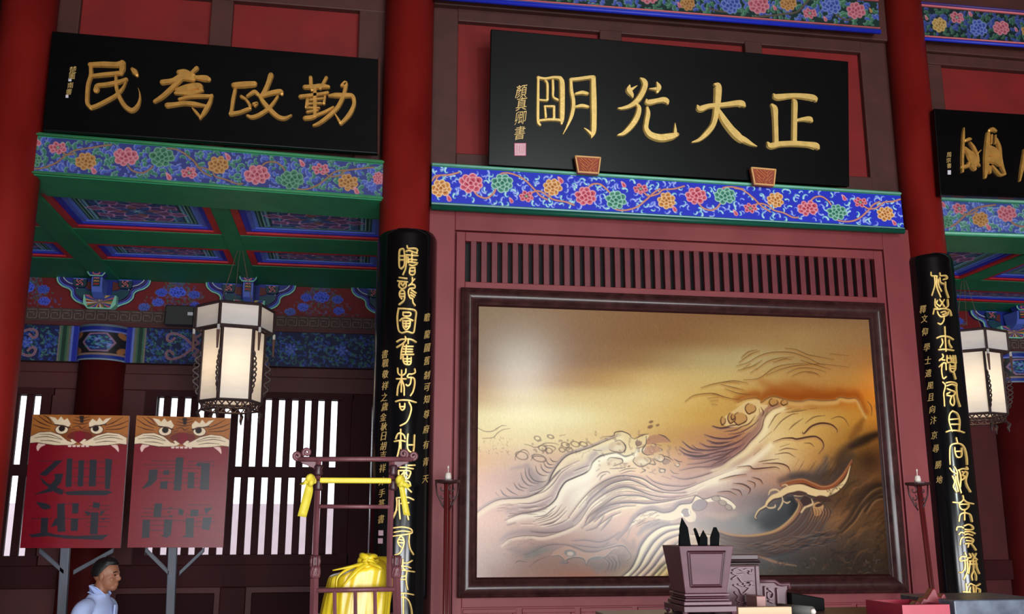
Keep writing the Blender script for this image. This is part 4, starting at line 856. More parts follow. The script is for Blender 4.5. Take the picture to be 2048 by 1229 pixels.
SEAL_L = [(A, [[(405, 440), (383, 420), (378, 330), (383, 210), (410, 185), (440, 197), (448, 330), (440, 405), (405, 440)], [(385, 275), (445, 275)], [(385, 325), (445, 325)], [(465, 260), (470, 350), (460, 440), (428, 515)], [(480, 145), (492, 178), (580, 178), (610, 202), (598, 235)], [(468, 215), (500, 205), (560, 225), (608, 240)], [(475, 262), (615, 272)], [(540, 235), (540, 350)], [(490, 290), (495, 360)], [(490, 350), (610, 367)], [(500, 318), (600, 328)], [(508, 390), (550, 402), (602, 385)], [(518, 430), (510, 500), (545, 522), (576, 500), (576, 425)], [(512, 472), (578, 472)], [(516, 432), (576, 428)]]),
          (A, [[(380, 555), (475, 567)], [(362, 600), (482, 612)], [(385, 622), (378, 670), (420, 700), (465, 672), (465, 625)], [(405, 628), (425, 662), (447, 628)], [(420, 700), (385, 750), (388, 800), (410, 830)], [(410, 722), (442, 730), (450, 780), (440, 850), (378, 903)], [(395, 765), (446, 765)], [(395, 800), (444, 800)], [(545, 555), (550, 600), (575, 575)], [(550, 600), (530, 640), (500, 660)], [(520, 640), (570, 650), (575, 690), (510, 700), (495, 760), (518, 818), (545, 830), (555, 880), (580, 915)], [(530, 715), (592, 755)], [(525, 748), (580, 787)], [(522, 780), (568, 810)]]),
          (A, [[(370, 955), (470, 960), (585, 985), (585, 1100), (570, 1229), (552, 1272), (480, 1255), (410, 1270), (370, 1229), (355, 1080), (370, 955)], [(430, 1005), (435, 1050), (515, 1050), (517, 1010), (430, 1005)], [(388, 1112), (420, 1085), (480, 1080), (552, 1112)], [(425, 1112), (430, 1190), (465, 1232), (510, 1190), (520, 1115)], [(430, 1117), (520, 1117)], [(465, 1120), (465, 1200)], [(435, 1152), (515, 1152)], [(437, 1187), (508, 1187)]]),
          (B, [[(455, 155), (465, 195), (430, 240), (350, 292)], [(350, 220), (400, 192), (450, 190)], [(480, 185), (540, 195), (592, 225)], [(492, 190), (492, 245)], [(435, 250), (410, 330), (400, 440)], [(440, 282), (555, 282)], [(430, 315), (547, 320)], [(420, 350), (548, 352)], [(415, 388), (562, 386)], [(470, 260), (460, 380)], [(428, 405), (430, 470), (455, 510), (520, 510), (530, 425)], [(440, 442), (525, 442)], [(440, 477), (520, 479)], [(480, 405), (480, 505)]]),
          (B, [[(360, 565), (367, 630), (410, 657), (457, 630), (465, 575)], [(410, 590), (410, 660)], [(345, 702), (465, 702)], [(410, 660), (405, 870)], [(400, 720), (365, 800), (353, 912)], [(415, 720), (440, 800), (442, 912)], [(575, 575), (580, 620), (540, 640), (500, 642), (485, 682), (560, 690), (575, 760), (555, 860), (523, 917)], [(530, 680), (520, 760), (490, 792), (465, 775)]]),
          (B, [[(335, 995), (400, 977), (500, 980), (592, 1007)], [(500, 1000), (530, 1070), (520, 1150), (490, 1232), (455, 1275), (392, 1308)], [(385, 1020), (390, 1072), (415, 1105), (445, 1082), (450, 1020)], [(390, 1062), (445, 1062)]]),
          (Cc, [[(398, 190), (400, 440)], [(335, 312), (360, 252), (400, 240), (440, 270), (452, 312)], [(318, 347), (390, 335), (455, 347)], [(385, 340), (380, 430), (353, 552)], [(490, 250), (480, 340), (485, 440), (530, 487), (560, 460), (572, 265)], [(485, 392), (565, 392)]]),
          (Cc, [[(385, 682), (460, 685), (555, 702)], [(490, 657), (577, 655)], [(370, 725), (375, 790), (400, 830), (480, 830), (510, 790), (512, 730), (370, 725)], [(440, 730), (440, 820)], [(400, 790), (432, 750)], [(450, 750), (482, 790)], [(420, 857), (500, 867), (522, 920)], [(480, 950), (532, 1002)], [(400, 900), (400, 1000)]]),
          (Cc, [[(345, 1077), (480, 1070), (560, 1102)], [(345, 1082), (350, 1160), (335, 1260), (298, 1340)], [(378, 1100), (380, 1230), (390, 1350)], [(430, 1090), (440, 1180), (470, 1250), (495, 1360)], [(400, 1150), (500, 1140)], [(350, 1230), (320, 1280)]]),
          (D, [[(272, 217), (380, 205), (470, 225), (492, 262), (460, 285), (275, 312)], [(285, 267), (380, 252), (470, 262)], [(460, 285), (455, 380), (470, 460), (507, 527)], [(365, 305), (328, 365), (340, 412), (367, 442)], [(365, 305), (397, 360), (390, 430), (350, 510), (293, 535)], [(335, 352), (395, 360)], [(335, 387), (395, 392)]]),
          (D, [[(385, 585), (385, 680), (430, 720)], [(385, 627), (440, 627), (492, 600)], [(365, 662), (430, 670), (477, 687)], [(368, 710), (517, 732)], [(430, 720), (420, 800), (430, 900), (442, 940)], [(350, 782), (420, 782)], [(343, 822), (420, 822)]]),
          (D, [[(340, 985), (420, 985), (507, 1002)], [(390, 990), (390, 1250)], [(345, 1032), (400, 1030), (450, 1070), (480, 1150), (492, 1250)], [(350, 1040), (345, 1250)]])]
for org, st in SEAL_L: carve('seal_character', st, cf, .010, M_gold, cpl, org, r=12.5 if org is not D else 10.5)
for ch, x, y in zip('瞻龍圖舊制可知尊府有青天', (854, 854, 854, 853.5, 853.5, 853.5, 853, 852.5, 852, 851.5, 851, 850.5), (635, 669, 696, 722, 751, 775, 799, 829, 859, 890, 924, 959)): small_char('small_character', ch, x, y, 11, 17, cf, .004, M_goldink, cpl, slant=.15)
for ch, x, y in zip('書戰敬祥之歲金秋日胡吉祥沐手篆書', (770, 771, 771, 770.5, 769, 770, 767, 768, 767.5, 767, 766.5, 765.5, 764.5, 764, 763.5, 762.5), (709, 727, 749, 772, 795, 814, 835, 854, 873, 893, 911, 937, 963, 987, 1008, 1039)): small_char('small_character', ch, x, y, 12, 17, cf, .004, M_goldink, cpl, slant=.15)
seal_mark(757.5, 1061.5, 766.5, 1072, cf, cpl, m=mat('rose_grey_seal', (196, 160, 170), .6)); seal_mark(756.5, 1077.5, 765.5, 1088, cf, cpl, m=mat('rose_grey_seal', (196, 160, 170), .6))

cpr, cf = couplet(4.84, .199, (-184, 20), 4.26, 'curved black couplet board with gold seal script on the column beside the wave painting')
E_ = (1810, 530, 6.827); F_ = (1820, 690, 6.827); G_ = (1840, 850, 6.827); H_ = (1850, 1020, 6.827)
SEAL_R = [(E_, [[(355, 105), (360, 150), (415, 155), (437, 160)], [(400, 160), (405, 280), (368, 417)], [(430, 160), (430, 300), (482, 440)], [(470, 115), (482, 150), (550, 150), (567, 190), (520, 202)], [(470, 180), (480, 240), (522, 262)], [(450, 200), (455, 280), (492, 362)], [(545, 240), (550, 330), (587, 447)]]),
          (E_, [[(410, 470), (410, 560), (442, 592)], [(440, 490), (430, 530), (472, 572)], [(470, 475), (532, 572)], [(530, 480), (478, 562)], [(577, 480), (582, 560), (550, 592)], [(398, 602), (440, 610), (520, 600), (600, 622), (627, 692)], [(397, 610), (385, 672)], [(440, 642), (460, 690), (500, 712), (570, 690), (582, 650)], [(490, 652), (540, 640), (552, 670), (510, 682)], [(525, 690), (525, 760), (490, 812), (448, 800)]]),
          (E_, [[(538, 850), (545, 1000), (555, 1180)], [(433, 1002), (500, 977), (590, 985), (652, 1022)], [(500, 1012), (510, 1070), (478, 1132)], [(595, 1032), (600, 1080), (632, 1132)], [(458, 1162), (550, 1157), (657, 1172)]]),
          (F_, [[(440, 130), (450, 170), (398, 217)], [(410, 202), (472, 212)], [(398, 302), (450, 252), (482, 252)], [(440, 262), (430, 350), (450, 460), (492, 440)], [(485, 252), (490, 342)], [(500, 150), (505, 240), (560, 240), (622, 252)], [(540, 152), (560, 222)], [(580, 152), (585, 232)], [(610, 152), (620, 242)], [(540, 272), (540, 340), (575, 372), (610, 340), (612, 262)], [(545, 295), (605, 295)], [(545, 325), (605, 325)], [(590, 372), (617, 467)], [(520, 185), (600, 185)]]),
          (F_, [[(445, 510), (480, 560), (460, 660), (465, 740), (470, 837)], [(490, 522), (560, 510), (625, 532), (627, 600), (640, 720), (677, 842)], [(500, 562), (570, 542), (622, 562)], [(505, 602), (550, 622), (600, 642), (600, 682), (560, 702), (498, 690)], [(540, 652), (500, 672)], [(560, 702), (545, 790), (585, 832), (600, 780), (590, 702)]]),
          (F_, [[(575, 905), (540, 950), (530, 1040), (560, 1150), (572, 1182)], [(575, 905), (640, 942), (672, 1040), (665, 1182)], [(540, 1022), (665, 1012)], [(550, 1087), (670, 1087)], [(493, 1192), (560, 1172), (660, 1177), (732, 1202)]]),
          (G_, [[(490, 180), (507, 252)], [(410, 542), (405, 400), (415, 292), (470, 260), (550, 265), (602, 322), (630, 440), (637, 542)], [(470, 312), (475, 380), (505, 442), (560, 430), (562, 322)], [(475, 367), (560, 362)]]),
          (G_, [[(405, 592), (440, 640), (492, 672)], [(465, 575), (500, 640), (512, 760), (557, 932)], [(440, 702), (470, 780), (455, 850), (497, 922)], [(480, 702), (492, 800), (517, 912)], [(520, 622), (580, 602), (642, 612), (630, 580)], [(530, 622), (552, 720), (545, 852)], [(570, 642), (592, 660), (575, 690), (612, 712), (575, 752)], [(610, 642), (640, 660), (620, 760), (640, 840), (682, 917)]]),
          (G_, [[(580, 970), (585, 1020), (540, 1065), (448, 1060)], [(590, 1022), (640, 1062), (722, 1082)], [(530, 1082), (540, 1130), (570, 1160), (620, 1157), (655, 1120), (657, 1080)], [(540, 1087), (650, 1087)], [(602, 1160), (603, 1302)], [(600, 1200), (545, 1232), (530, 1322)], [(612, 1202), (680, 1232), (705, 1322)]]),
          (H_, [[(430, 282), (440, 240), (490, 235), (522, 252)], [(460, 342), (490, 312), (532, 322)], [(520, 372), (490, 400), (478, 482)], [(530, 222), (590, 202), (642, 232), (640, 272), (540, 272)], [(540, 302), (620, 302), (672, 327)], [(540, 342), (580, 332), (642, 352)], [(540, 382), (600, 380), (652, 412), (640, 452)], [(560, 422), (640, 432)], [(545, 467), (600, 460), (640, 482), (687, 552)], [(590, 472), (580, 512)]]),
          (H_, [[(540, 590), (560, 642), (500, 642), (475, 672), (490, 702), (580, 682)], [(600, 602), (620, 652), (570, 662)], [(640, 602), (660, 642), (702, 682)], [(690, 602), (650, 682)], [(540, 702), (540, 800), (510, 852), (468, 860)], [(570, 702), (575, 830), (528, 952)], [(610, 702), (600, 800), (590, 872)], [(600, 702), (692, 702)], [(690, 722), (702, 800), (732, 872)], [(650, 702), (655, 822), (630, 900), (640, 962)], [(660, 832), (690, 900), (692, 962)], [(600, 742), (702, 747)]]),
          (H_, [[(555, 1010), (565, 1100), (572, 1222)], [(518, 1122), (612, 1127)], [(590, 1032), (620, 1012), (690, 1042), (742, 1015)], [(610, 1062), (605, 1120), (632, 1162)], [(650, 1052), (660, 1140), (672, 1222)], [(690, 1062), (685, 1182)], [(700, 1072), (742, 1092), (735, 1140), (700, 1152)]])]
for org, st in SEAL_R: carve('seal_character', st, cf, .010, M_gold, cpr, org, r=12.5)
for ch, x, y in zip('釋文仰學士遺風且向汴京尋勝地', (1846, 1849, 1850, 1854, 1856, 1857, 1861, 1862, 1865, 1867, 1869, 1872, 1877, 1879), (619, 638, 664, 695, 721, 747, 772, 795, 819, 841, 871, 898, 930, 960)): small_char('small_character', ch, x, y, 12, 16, cf, .004, M_goldink, cpr, slant=.1)

# ---------------------------------------------------------------- lanterns
M_lfr = mat('lantern_dark_wood', (62, 44, 44), .5, var=.15, scale=20)
def pane_mat(name, rgb):
    m = bpy.data.materials.new(name); m.use_nodes = True; nt = m.node_tree; N = nt.nodes; L = nt.links
    for n_ in list(N):
        if n_.type == 'BSDF_PRINCIPLED': N.remove(n_)
    d = N.new('ShaderNodeBsdfDiffuse'); t = N.new('ShaderNodeBsdfTranslucent'); mx = N.new('ShaderNodeMixShader'); mx.inputs[0].default_value = .35
    nz = N.new('ShaderNodeTexNoise'); nz.inputs['Scale'].default_value = 3; mp = N.new('ShaderNodeMapping'); mp.inputs['Scale'].default_value = (1, 1, 6); tc = N.new('ShaderNodeTexCoord')
    L.new(tc.outputs['Object'], mp.inputs[0]); L.new(mp.outputs[0], nz.inputs['Vector'])
    cr = N.new('ShaderNodeValToRGB'); cr.color_ramp.elements[0].color = (*lin(rgb) * .86, 1); cr.color_ramp.elements[1].color = (*lin(rgb), 1); L.new(nz.outputs[0], cr.inputs[0])
    L.new(cr.outputs[0], d.inputs[0]); L.new(cr.outputs[0], t.inputs[0]); L.new(d.outputs[0], mx.inputs[1]); L.new(t.outputs[0], mx.inputs[2]); L.new(mx.outputs[0], N['Material Output'].inputs[0]); return m
M_pane = pane_mat('frosted_pane', (250, 246, 246)); M_clip = mat('lantern_clip', (196, 190, 186), .5); M_tas = mat('lantern_tassel', (92, 62, 54), .8)
M_bulb = emis('lit_bulb', (255, 214, 150), 22.)
def lantern(cx, cy, zt, zb, s, label, th0):
    """six-sided; s side of the body, the crown wider"""
    t = thing('lantern', (cx, cy, zb - .12), label, 'lantern', 'hexagonal hanging lanterns')
    def hexp(r, z): return [np.array([cx + r * math.cos(th0 + math.radians(30 + 60 * k)), cy + r * math.sin(th0 + math.radians(30 + 60 * k)), z]) for k in range(6)]
    R = s; RC = s * 1.27; zc = zt - .215
    body_t, body_b = hexp(R, zc), hexp(R, zb); cr_t, cr_b = hexp(RC, zt), hexp(RC, zc - .005)
    fr = MB()
    for k in range(6):
        fr.tube([body_t[k], body_b[k]], .016, 4); fr.tube([cr_t[k], cr_b[k]], .015, 4)
        for ring in (body_t, body_b, cr_t, cr_b): fr.tube([ring[k], ring[(k + 1) % 6]], .014, 4)
        fr.tube([body_t[k], cr_b[k]], .012, 4); fr.tube([cr_t[k], np.array([cx, cy, zt + .01])], .009, 4)
    mesh_obj('frame', fr, M_lfr, t)
    cap = MB(); cap.add(hexp(RC * .98, zt - .004), [tuple(range(6))]); mesh_obj('top_paper', cap, M_pane, t)
    for k in range(6):
        for nm, a, b_ in (('pane', body_t, body_b), ('crown_pane', cr_t, cr_b)):
            m_ = MB(); c = np.array([cx, cy, 0]); qd = [a[k], a[(k + 1) % 6], b_[(k + 1) % 6], b_[k]]; m_.add([(c + (v - c) * np.array([.985, .985, 1])) for v in qd], [(0, 1, 2, 3)]); mesh_obj(nm, m_, M_pane, t)
        # carved corner fretwork, lower lattice, drops, tassels
        d = (body_t[k] - np.array([cx, cy, zc])); d = d / np.linalg.norm(d); m_ = MB(); H = zc - zb
        for ph in (0, math.pi): m_.tube([body_b[k] + d * (.045 + .028 * math.sin(v * 26 + ph)) * math.sin(v * math.pi)**.5 + np.array([0, 0, H * (.08 + .62 * v)]) for v in np.linspace(0.02, .98, 30)], .008, 5)
        mesh_obj('corner_fretwork', m_, M_lfr, t)
        a, b_ = body_b[k], body_b[(k + 1) % 6]; m_ = MB(); dn = np.array([0, 0, -.075])
        cc = np.array([cx, cy, 0]); sh = lambda v, f: np.array([cx + (v[0] - cx) * f, cy + (v[1] - cy) * f, v[2]])
        a2, b2 = sh(a + dn, .92), sh(b_ + dn, .92); m_.tube([a2, b2], .010, 4)
        pts = [a + (b_ - a) * u for u in (0, .25, .5, .75, 1)]; pts2 = [a2 + (b2 - a2) * u for u in (0, .25, .5, .75, 1)]
        for u in range(4): m_.tube([pts[u], pts2[u + 1]], .007, 4); m_.tube([pts2[u], pts[u + 1]], .007, 4)
        mesh_obj('lattice_skirt', m_, M_lfr, t)
        m_ = MB(); q = a2; m_.tube([q, q + d * .03 + np.array([0, 0, -.03]), q + d * .01 + np.array([0, 0, -.07]), q + d * .02 + np.array([0, 0, -.11])], [.012, .02, .016, .006], 6); mesh_obj('drop', m_, M_lfr, t)
        p = cr_b[k] + d * .01; m_ = MB(); m_.tube([p + np.array([0, 0, -.0]), p + np.array([0, 0, -.05])], .013, 6); cl = mesh_obj('clip', m_, M_clip, t)
        m_ = MB(); m_.tube([p + np.array([0, 0, -.05]), p + np.array([0, 0, -.22])], [.016, .008], 6); mesh_obj('tassel', m_, M_tas, cl)
    m_ = MB(); 
    for sg in (-.16, .16): m_.tube([(cx + sg, cy, zt), (cx + sg * .15, cy, 4.61)], .004, 4)
    m_.tube([(cx - .02, cy, zt + .1), (cx, cy, 4.61)], .003, 4); mesh_obj('hanging_cord', m_, mat('cord_brown', (96, 76, 62), .8), t)
    m_ = MB(); zq = zb + (zc - zb) * .50; m_.lathe([(.002, zq - .05), (.03, zq - .035), (.04, zq), (.03, zq + .035), (.002, zq + .05)], (0, 0), 12); m_.v = [(v[0] + cx, v[1] + cy, v[2]) for v in m_.v]; mesh_obj('bulb', m_, M_bulb, t, smooth=True)
    ld = bpy.data.lights.new('lantern_light', 'POINT'); ld.energy = 15; ld.color = (1, .78, .46); ld.shadow_soft_size = .05; lo = bpy.data.objects.new('lantern_light', ld); COL.objects.link(lo); lo.parent = t; lo.location = (0, 0, zq - (zb - .12))
    return t
LY = 9.45
c_ = P(465, 735, LY); lantern(c_[0], LY, P(465, 619, LY)[2], P(465, 806, LY)[2], .285, 'white hexagonal paper lantern with dark frame hanging in the left bay', math.radians(-76))
c_ = P(1946, 735, LY); lantern(c_[0], LY, P(1940, 672, LY)[2] + .01, P(1940, 832, LY)[2], .285, 'white hexagonal paper lantern half hidden behind the right couplet board', math.radians(-70))

# ---------------------------------------------------------------- floodlight on the frieze
M_fl = mat('floodlight_black', (30, 30, 30), .5)
q = P(358, 630, 10.62); t = thing('floodlight', q, 'small dark floodlight with a white sticker on the painted frieze beside the left lantern', 'floodlight')
m_ = MB(); a, b_ = P(328, 649, 10.6), P(388, 612, 10.6); m_.box((a[0], 10.6, a[2]), (b_[0], 10.72, b_[2])); mesh_obj('case', m_, M_fl, t, bevel=.01)
m_ = MB(); a, b_ = P(375, 631, 10.59), P(386, 625, 10.59); m_.box((a[0], 10.59, a[2]), (b_[0], 10.605, b_[2])); mesh_obj('sticker', m_, M_white, t)
m_ = MB(); a, b_ = P(386, 655, 10.6), P(389, 615, 10.6); m_.box((a[0], 10.6, a[2]), (b_[0] + .02, 10.825, b_[2])); mesh_obj('bracket_arm', m_, mat('floodlight_steel', (84, 76, 74), .5, metal=.4), t)

# ---------------------------------------------------------------- processional sign boards with a tiger face
S1 = (30, 810, 4.096); S2 = (240, 810, 4.096)
M_sign = paint_mat('sign_print_paint', .26, .22, .05, 30); M_pole = mat('grey_sign_pole', (74, 78, 90), .45, var=.15, scale=12, stretch=(1, 1, .3))
INK = (34, 40, 48)
def tiger(cv, org, dx=0, dy=0, sx=1., sk=0.):
    T = lambda pts: [((x - 145) * sx + 145 + dx, y + dy + (x - 145) * sk) for x, y in pts]
    cv.poly(T([(100, 60), (960, 60), (960, 300), (840, 330), (620, 340), (560, 330), (520, 330), (430, 335), (300, 328), (180, 308), (100, 318)]), (158, 92, 42), 1, org)
    cv.stroke(T([(140, 120), (300, 130)]), 30, (186, 118, 58), .5, 30, org); cv.stroke(T([(760, 120), (920, 160)]), 30, (186, 118, 62), .5, 30, org); cv.stroke(T([(380, 260), (540, 250), (700, 260)]), 14, (110, 50, 30), .6, 16, org)
    DK = (62, 32, 28)
    for st in ([(150, 110), (210, 150), (290, 180)], [(150, 165), (220, 190), (290, 200)], [(195, 92), (260, 140), (320, 165)], [(235, 90), (270, 110), (300, 150)], [(930, 130), (850, 165), (740, 190)], [(920, 175), (850, 200), (740, 205)], [(880, 105), (800, 150), (730, 175)], [(490, 100), (545, 112), (610, 100)], [(480, 125), (545, 135), (615, 122)], [(470, 150), (540, 160), (600, 150)], [(470, 185), (520, 175), (545, 195), (580, 175)], [(450, 205), (490, 200)], [(600, 210), (560, 205)]): cv.stroke(T(st), [.5, 1.3, .6], DK, .9, 1, org)
    cv.poly(T([(525, 92), (565, 92), (558, 150), (535, 150)]), (40, 28, 28), .9, org)
    CR = (232, 208, 176); 
    cv.poly(T([(500, 215), (555, 218), (620, 235), (630, 270), (570, 300), (530, 318), (500, 295), (430, 270), (440, 240)]), (104, 28, 34), .75, org, smooth=4)
    cv.poly(T([(495, 225), (550, 222), (572, 270), (525, 312), (488, 285)]), (124, 24, 38), 1, org, smooth=4)
    for b_ in ([(278, 98), (330, 108), (350, 128), (378, 98), (402, 128), (430, 112), (457, 160), (440, 182), (370, 166), (328, 160)], [(792, 106), (740, 118), (718, 138), (690, 106), (668, 138), (633, 116), (604, 150), (606, 182), (690, 173), (742, 154)]): cv.poly(T([(x, y + 3) for x, y in b_]), DK, 1, org); cv.poly(T(b_), CR, 1, org)
    for ex in (382, 668):
        (p,) = T([(ex, 205)]); s_ = cv.k / org[2]; cv.ell(p, 55 * s_, 39 * s_, DK, 1, org); cv.ell(p, 50 * s_, 35 * s_, CR, 1, org); (p2,) = T([(ex + (2 if ex < 500 else -8), 196)]); cv.ell(p2, 26 * s_, 25 * s_, (40, 26, 26), 1, org)
    cv.stroke(T([(328, 166), (375, 172), (452, 190)]), 1.2, DK, 1, 1, org); cv.stroke(T([(605, 190), (660, 178), (745, 160)]), 1.2, DK, 1, 1, org)
    for ck in ([(125, 262), (200, 228), (290, 222), (370, 250), (430, 298), (465, 308), (452, 288), (466, 280), (505, 308), (478, 325), (420, 330), (330, 331), (240, 318), (180, 308), (125, 313)], [(912, 272), (850, 240), (760, 230), (670, 253), (600, 290), (568, 303), (586, 288), (566, 280), (528, 310), (560, 332), (640, 337), (760, 331), (850, 318), (912, 326)]):
        cv.poly(T([(x, y + 4) for x, y in ck]), DK, 1, org); cv.poly(T([(x, y - 4) for x, y in ck]), DK, .8, org); cv.poly(T(ck), CR, 1, org)
    for st in ([(160, 272), (260, 262), (380, 286)], [(200, 242), (300, 248), (390, 285)], [(210, 294), (300, 297), (370, 312)], [(880, 285), (780, 268), (650, 290)], [(840, 255), (740, 252), (640, 285)], [(830, 305), (740, 300), (660, 312)]): cv.stroke(T(st), [.4, .9, .4], (60, 50, 42), .9, 1, org)
    for k in range(5): cv.poly(T([(430 + k * 36, 332), (462 + k * 36, 328), (460 + k * 36, 346), (436 + k * 36, 347)]), (226, 196, 184), 1, org)
    for f in ([(192, 316), (252, 326), (212, 348), (188, 380), (176, 348)], [(782, 332), (838, 332), (848, 388), (822, 362)]): cv.poly(T(f), (232, 190, 180), 1, org, smooth=3)
def sign(corners, art, pole, braces, label, Y=8.6):
    q = [P(*p, Y) for p in corners]; foot = (P(pole[1][0], pole[1][1], Y + .03) * np.array([1, 1, 0]))
    t = thing('sign_board', foot, label, 'sign', 'processional sign boards')
    m_ = MB(); m_.hexa([p + np.array([0, .004, 0]) for p in q], [p + np.array([0, .035, 0]) for p in q]); mesh_obj('board', m_, mat('sign_red_edge', (120, 24, 34), .4), t)
    cv = Canvas(230, 320, (122, 18, 32), corners); art(cv); print_sheet('sign_print', cv, q, M_sign, t)
    m_ = MB(); top = P(pole[0][0], pole[0][1] - 120, Y + .06); b0 = P(*pole[1], Y + .06); dirv = (b0 - P(*pole[0], Y + .06)); bot = b0 + dirv * (b0[2] / -dirv[2]); r = .035
    m_.slab([top + np.array([-r, 0, 0]), top + np.array([r, 0, 0]), bot + np.array([r, 0, 0]), bot + np.array([-r, 0, 0])], (0, .05, 0)); mesh_obj('pole', m_, M_pole, t, bevel=.006)
    for a, b_ in braces:
        m_ = MB(); pa, pb = P(*a, Y + .06), P(*b_, Y + .06); d = np.array([.0, 0, .02]); m_.slab([pa + d, pb + d, pb - d, pa - d], (0, .035, 0)); mesh_obj('brace', m_, M_pole, t, bevel=.004)
    m_ = MB(); m_.box((bot[0] - .25, Y - .15, 0), (bot[0] + .25, Y + .3, .05)); mesh_obj('foot', m_, M_pole, t, bevel=.01)
    return t
def art1(cv):
    for k in range(26): cv.stroke([(110 - k * 2, 330 + k * 34), (900 - k * 2, 336 + k * 34)], .6, (120, 18, 30) if k % 2 else (150, 34, 50), .25, 2, S1)
    tiger(cv, S1)
    L = lambda p, **k: cv.poly(p, INK, .93, S1, **k); th = lambda a, b_: cv.stroke([a, b_], .7, INK, .8, 1, S1, n=1)
    L([(335, 455), (392, 455), (258, 582), (198, 575)]); L([(320, 566), (396, 563), (375, 640), (300, 712), (150, 738), (262, 690), (330, 605)]); L([(203, 588), (262, 640), (400, 700), (385, 738), (330, 718), (228, 640)])
    L([(400, 712), (520, 703), (760, 700), (795, 716), (740, 742), (430, 738)]); L([(425, 440), (470, 440), (462, 672), (412, 672)]); L([(520, 455), (566, 455), (556, 668), (512, 668)]); L([(612, 450), (668, 450), (660, 668), (602, 668)]); L([(738, 440), (795, 450), (775, 690), (735, 690)])
    for y in (470, 520, 590, 640): th((440, y), (750, y))
    th((190, 460), (330, 462))
    L([(170, 795), (260, 808), (295, 842), (232, 856)], smooth=3); L([(215, 925), (272, 925), (266, 1050), (208, 1062)]); L([(112, 1066), (200, 1050), (268, 1043), (330, 1062), (500, 1074), (765, 1063), (712, 1107), (420, 1096), (280, 1076), (142, 1086)])
    L([(345, 810), (406, 806), (412, 1040), (348, 1040)]); L([(330, 930), (378, 930), (350, 985), (292, 1002)]); L([(470, 806), (522, 806), (516, 890), (466, 890)]); L([(458, 930), (518, 930), (512, 1032), (454, 1032)]); L([(640, 795), (695, 805), (690, 850), (635, 842)]); L([(560, 868), (625, 882), (600, 912)]); L([(622, 880), (684, 880), (675, 1062), (612, 1062)])
    L([(700, 870), (745, 868), (690, 910)]); L([(700, 930), (755, 925), (720, 945)])
    for y, a, b_ in ((812, 400, 520), (935, 130, 300), (935, 400, 780), (860, 590, 770), (905, 560, 780), (960, 590, 770), (1000, 590, 750), (830, 600, 780)): th((a, y), (b_, y - 4))
sign([(65.4, 829.5), (258.3, 832), (240, 1097), (39.8, 1097)], art1, [(136, 1098), (127, 1229)], [((78, 1102), (128, 1146)), ((226, 1102), (146, 1146))], 'red sign board with tiger face and dark script on the pole left of the man')
def art2(cv):
    for k in range(26): cv.stroke([(110 - k * 2, 340 + k * 33), (890 - k * 2, 346 + k * 33)], .6, (120, 18, 34) if k % 2 else (152, 36, 56), .25, 2, S2)
    tiger(cv, S2, -8, 12, .985, .012)
    L = lambda p, **k: cv.poly(p, INK, .93, S2, **k); th = lambda a, b_: cv.stroke([a, b_], .7, INK, .8, 1, S2, n=1)
    L([(460, 440), (480, 434), (522, 440), (500, 706), (440, 706)]); L([(240, 538), (312, 534), (302, 620), (250, 670), (178, 696), (232, 630)]); L([(360, 545), (406, 538), (402, 578), (352, 578)]); L([(335, 635), (392, 628), (388, 696), (328, 690)])
    L([(560, 555), (610, 560), (605, 690), (552, 690)]); L([(668, 480), (735, 482), (728, 702), (655, 700)]); L([(630, 480), (670, 478), (660, 510), (625, 510)])
    for y, a, b_ in ((465, 260, 470), (495, 190, 470), (525, 280, 740), (560, 320, 640), (605, 310, 700), (640, 330, 700), (470, 560, 770), (500, 560, 770), (680, 560, 720)): th((a, y), (b_, y + 2))
    L([(285, 812), (348, 812), (336, 925), (275, 925)]); L([(188, 945), (248, 945), (242, 1090), (180, 1094)]); L([(365, 940), (432, 945), (418, 1070), (380, 1092), (325, 1072), (358, 1070)]); L([(400, 848), (440, 840), (410, 862)]); L([(385, 878), (425, 872), (400, 890)]); L([(400, 912), (445, 908), (415, 926)])
    L([(482, 850), (525, 868), (515, 910), (478, 900)]); L([(580, 862), (645, 862), (640, 915), (575, 920)]); L([(540, 930), (608, 930), (600, 1090), (505, 1085), (538, 1070)]); L([(680, 925), (752, 925), (730, 1030), (670, 1020)]); L([(690, 850), (760, 846), (700, 900)])
    for y, a, b_ in ((855, 195, 480), (885, 200, 300), (918, 175, 430), (950, 230, 530), (990, 240, 380), (1030, 240, 380), (960, 520, 780), (825, 560, 740), (905, 540, 770), (1000, 540, 720)): th((a, y), (b_, y + 2))
sign([(273, 831.5), (461, 837), (446, 1096), (254.6, 1096)], art2, [(349, 1098), (343, 1229)], [((290, 1100), (338, 1148)), ((408, 1100), (358, 1148))], 'red sign board with tiger face and dark script below the left lantern')

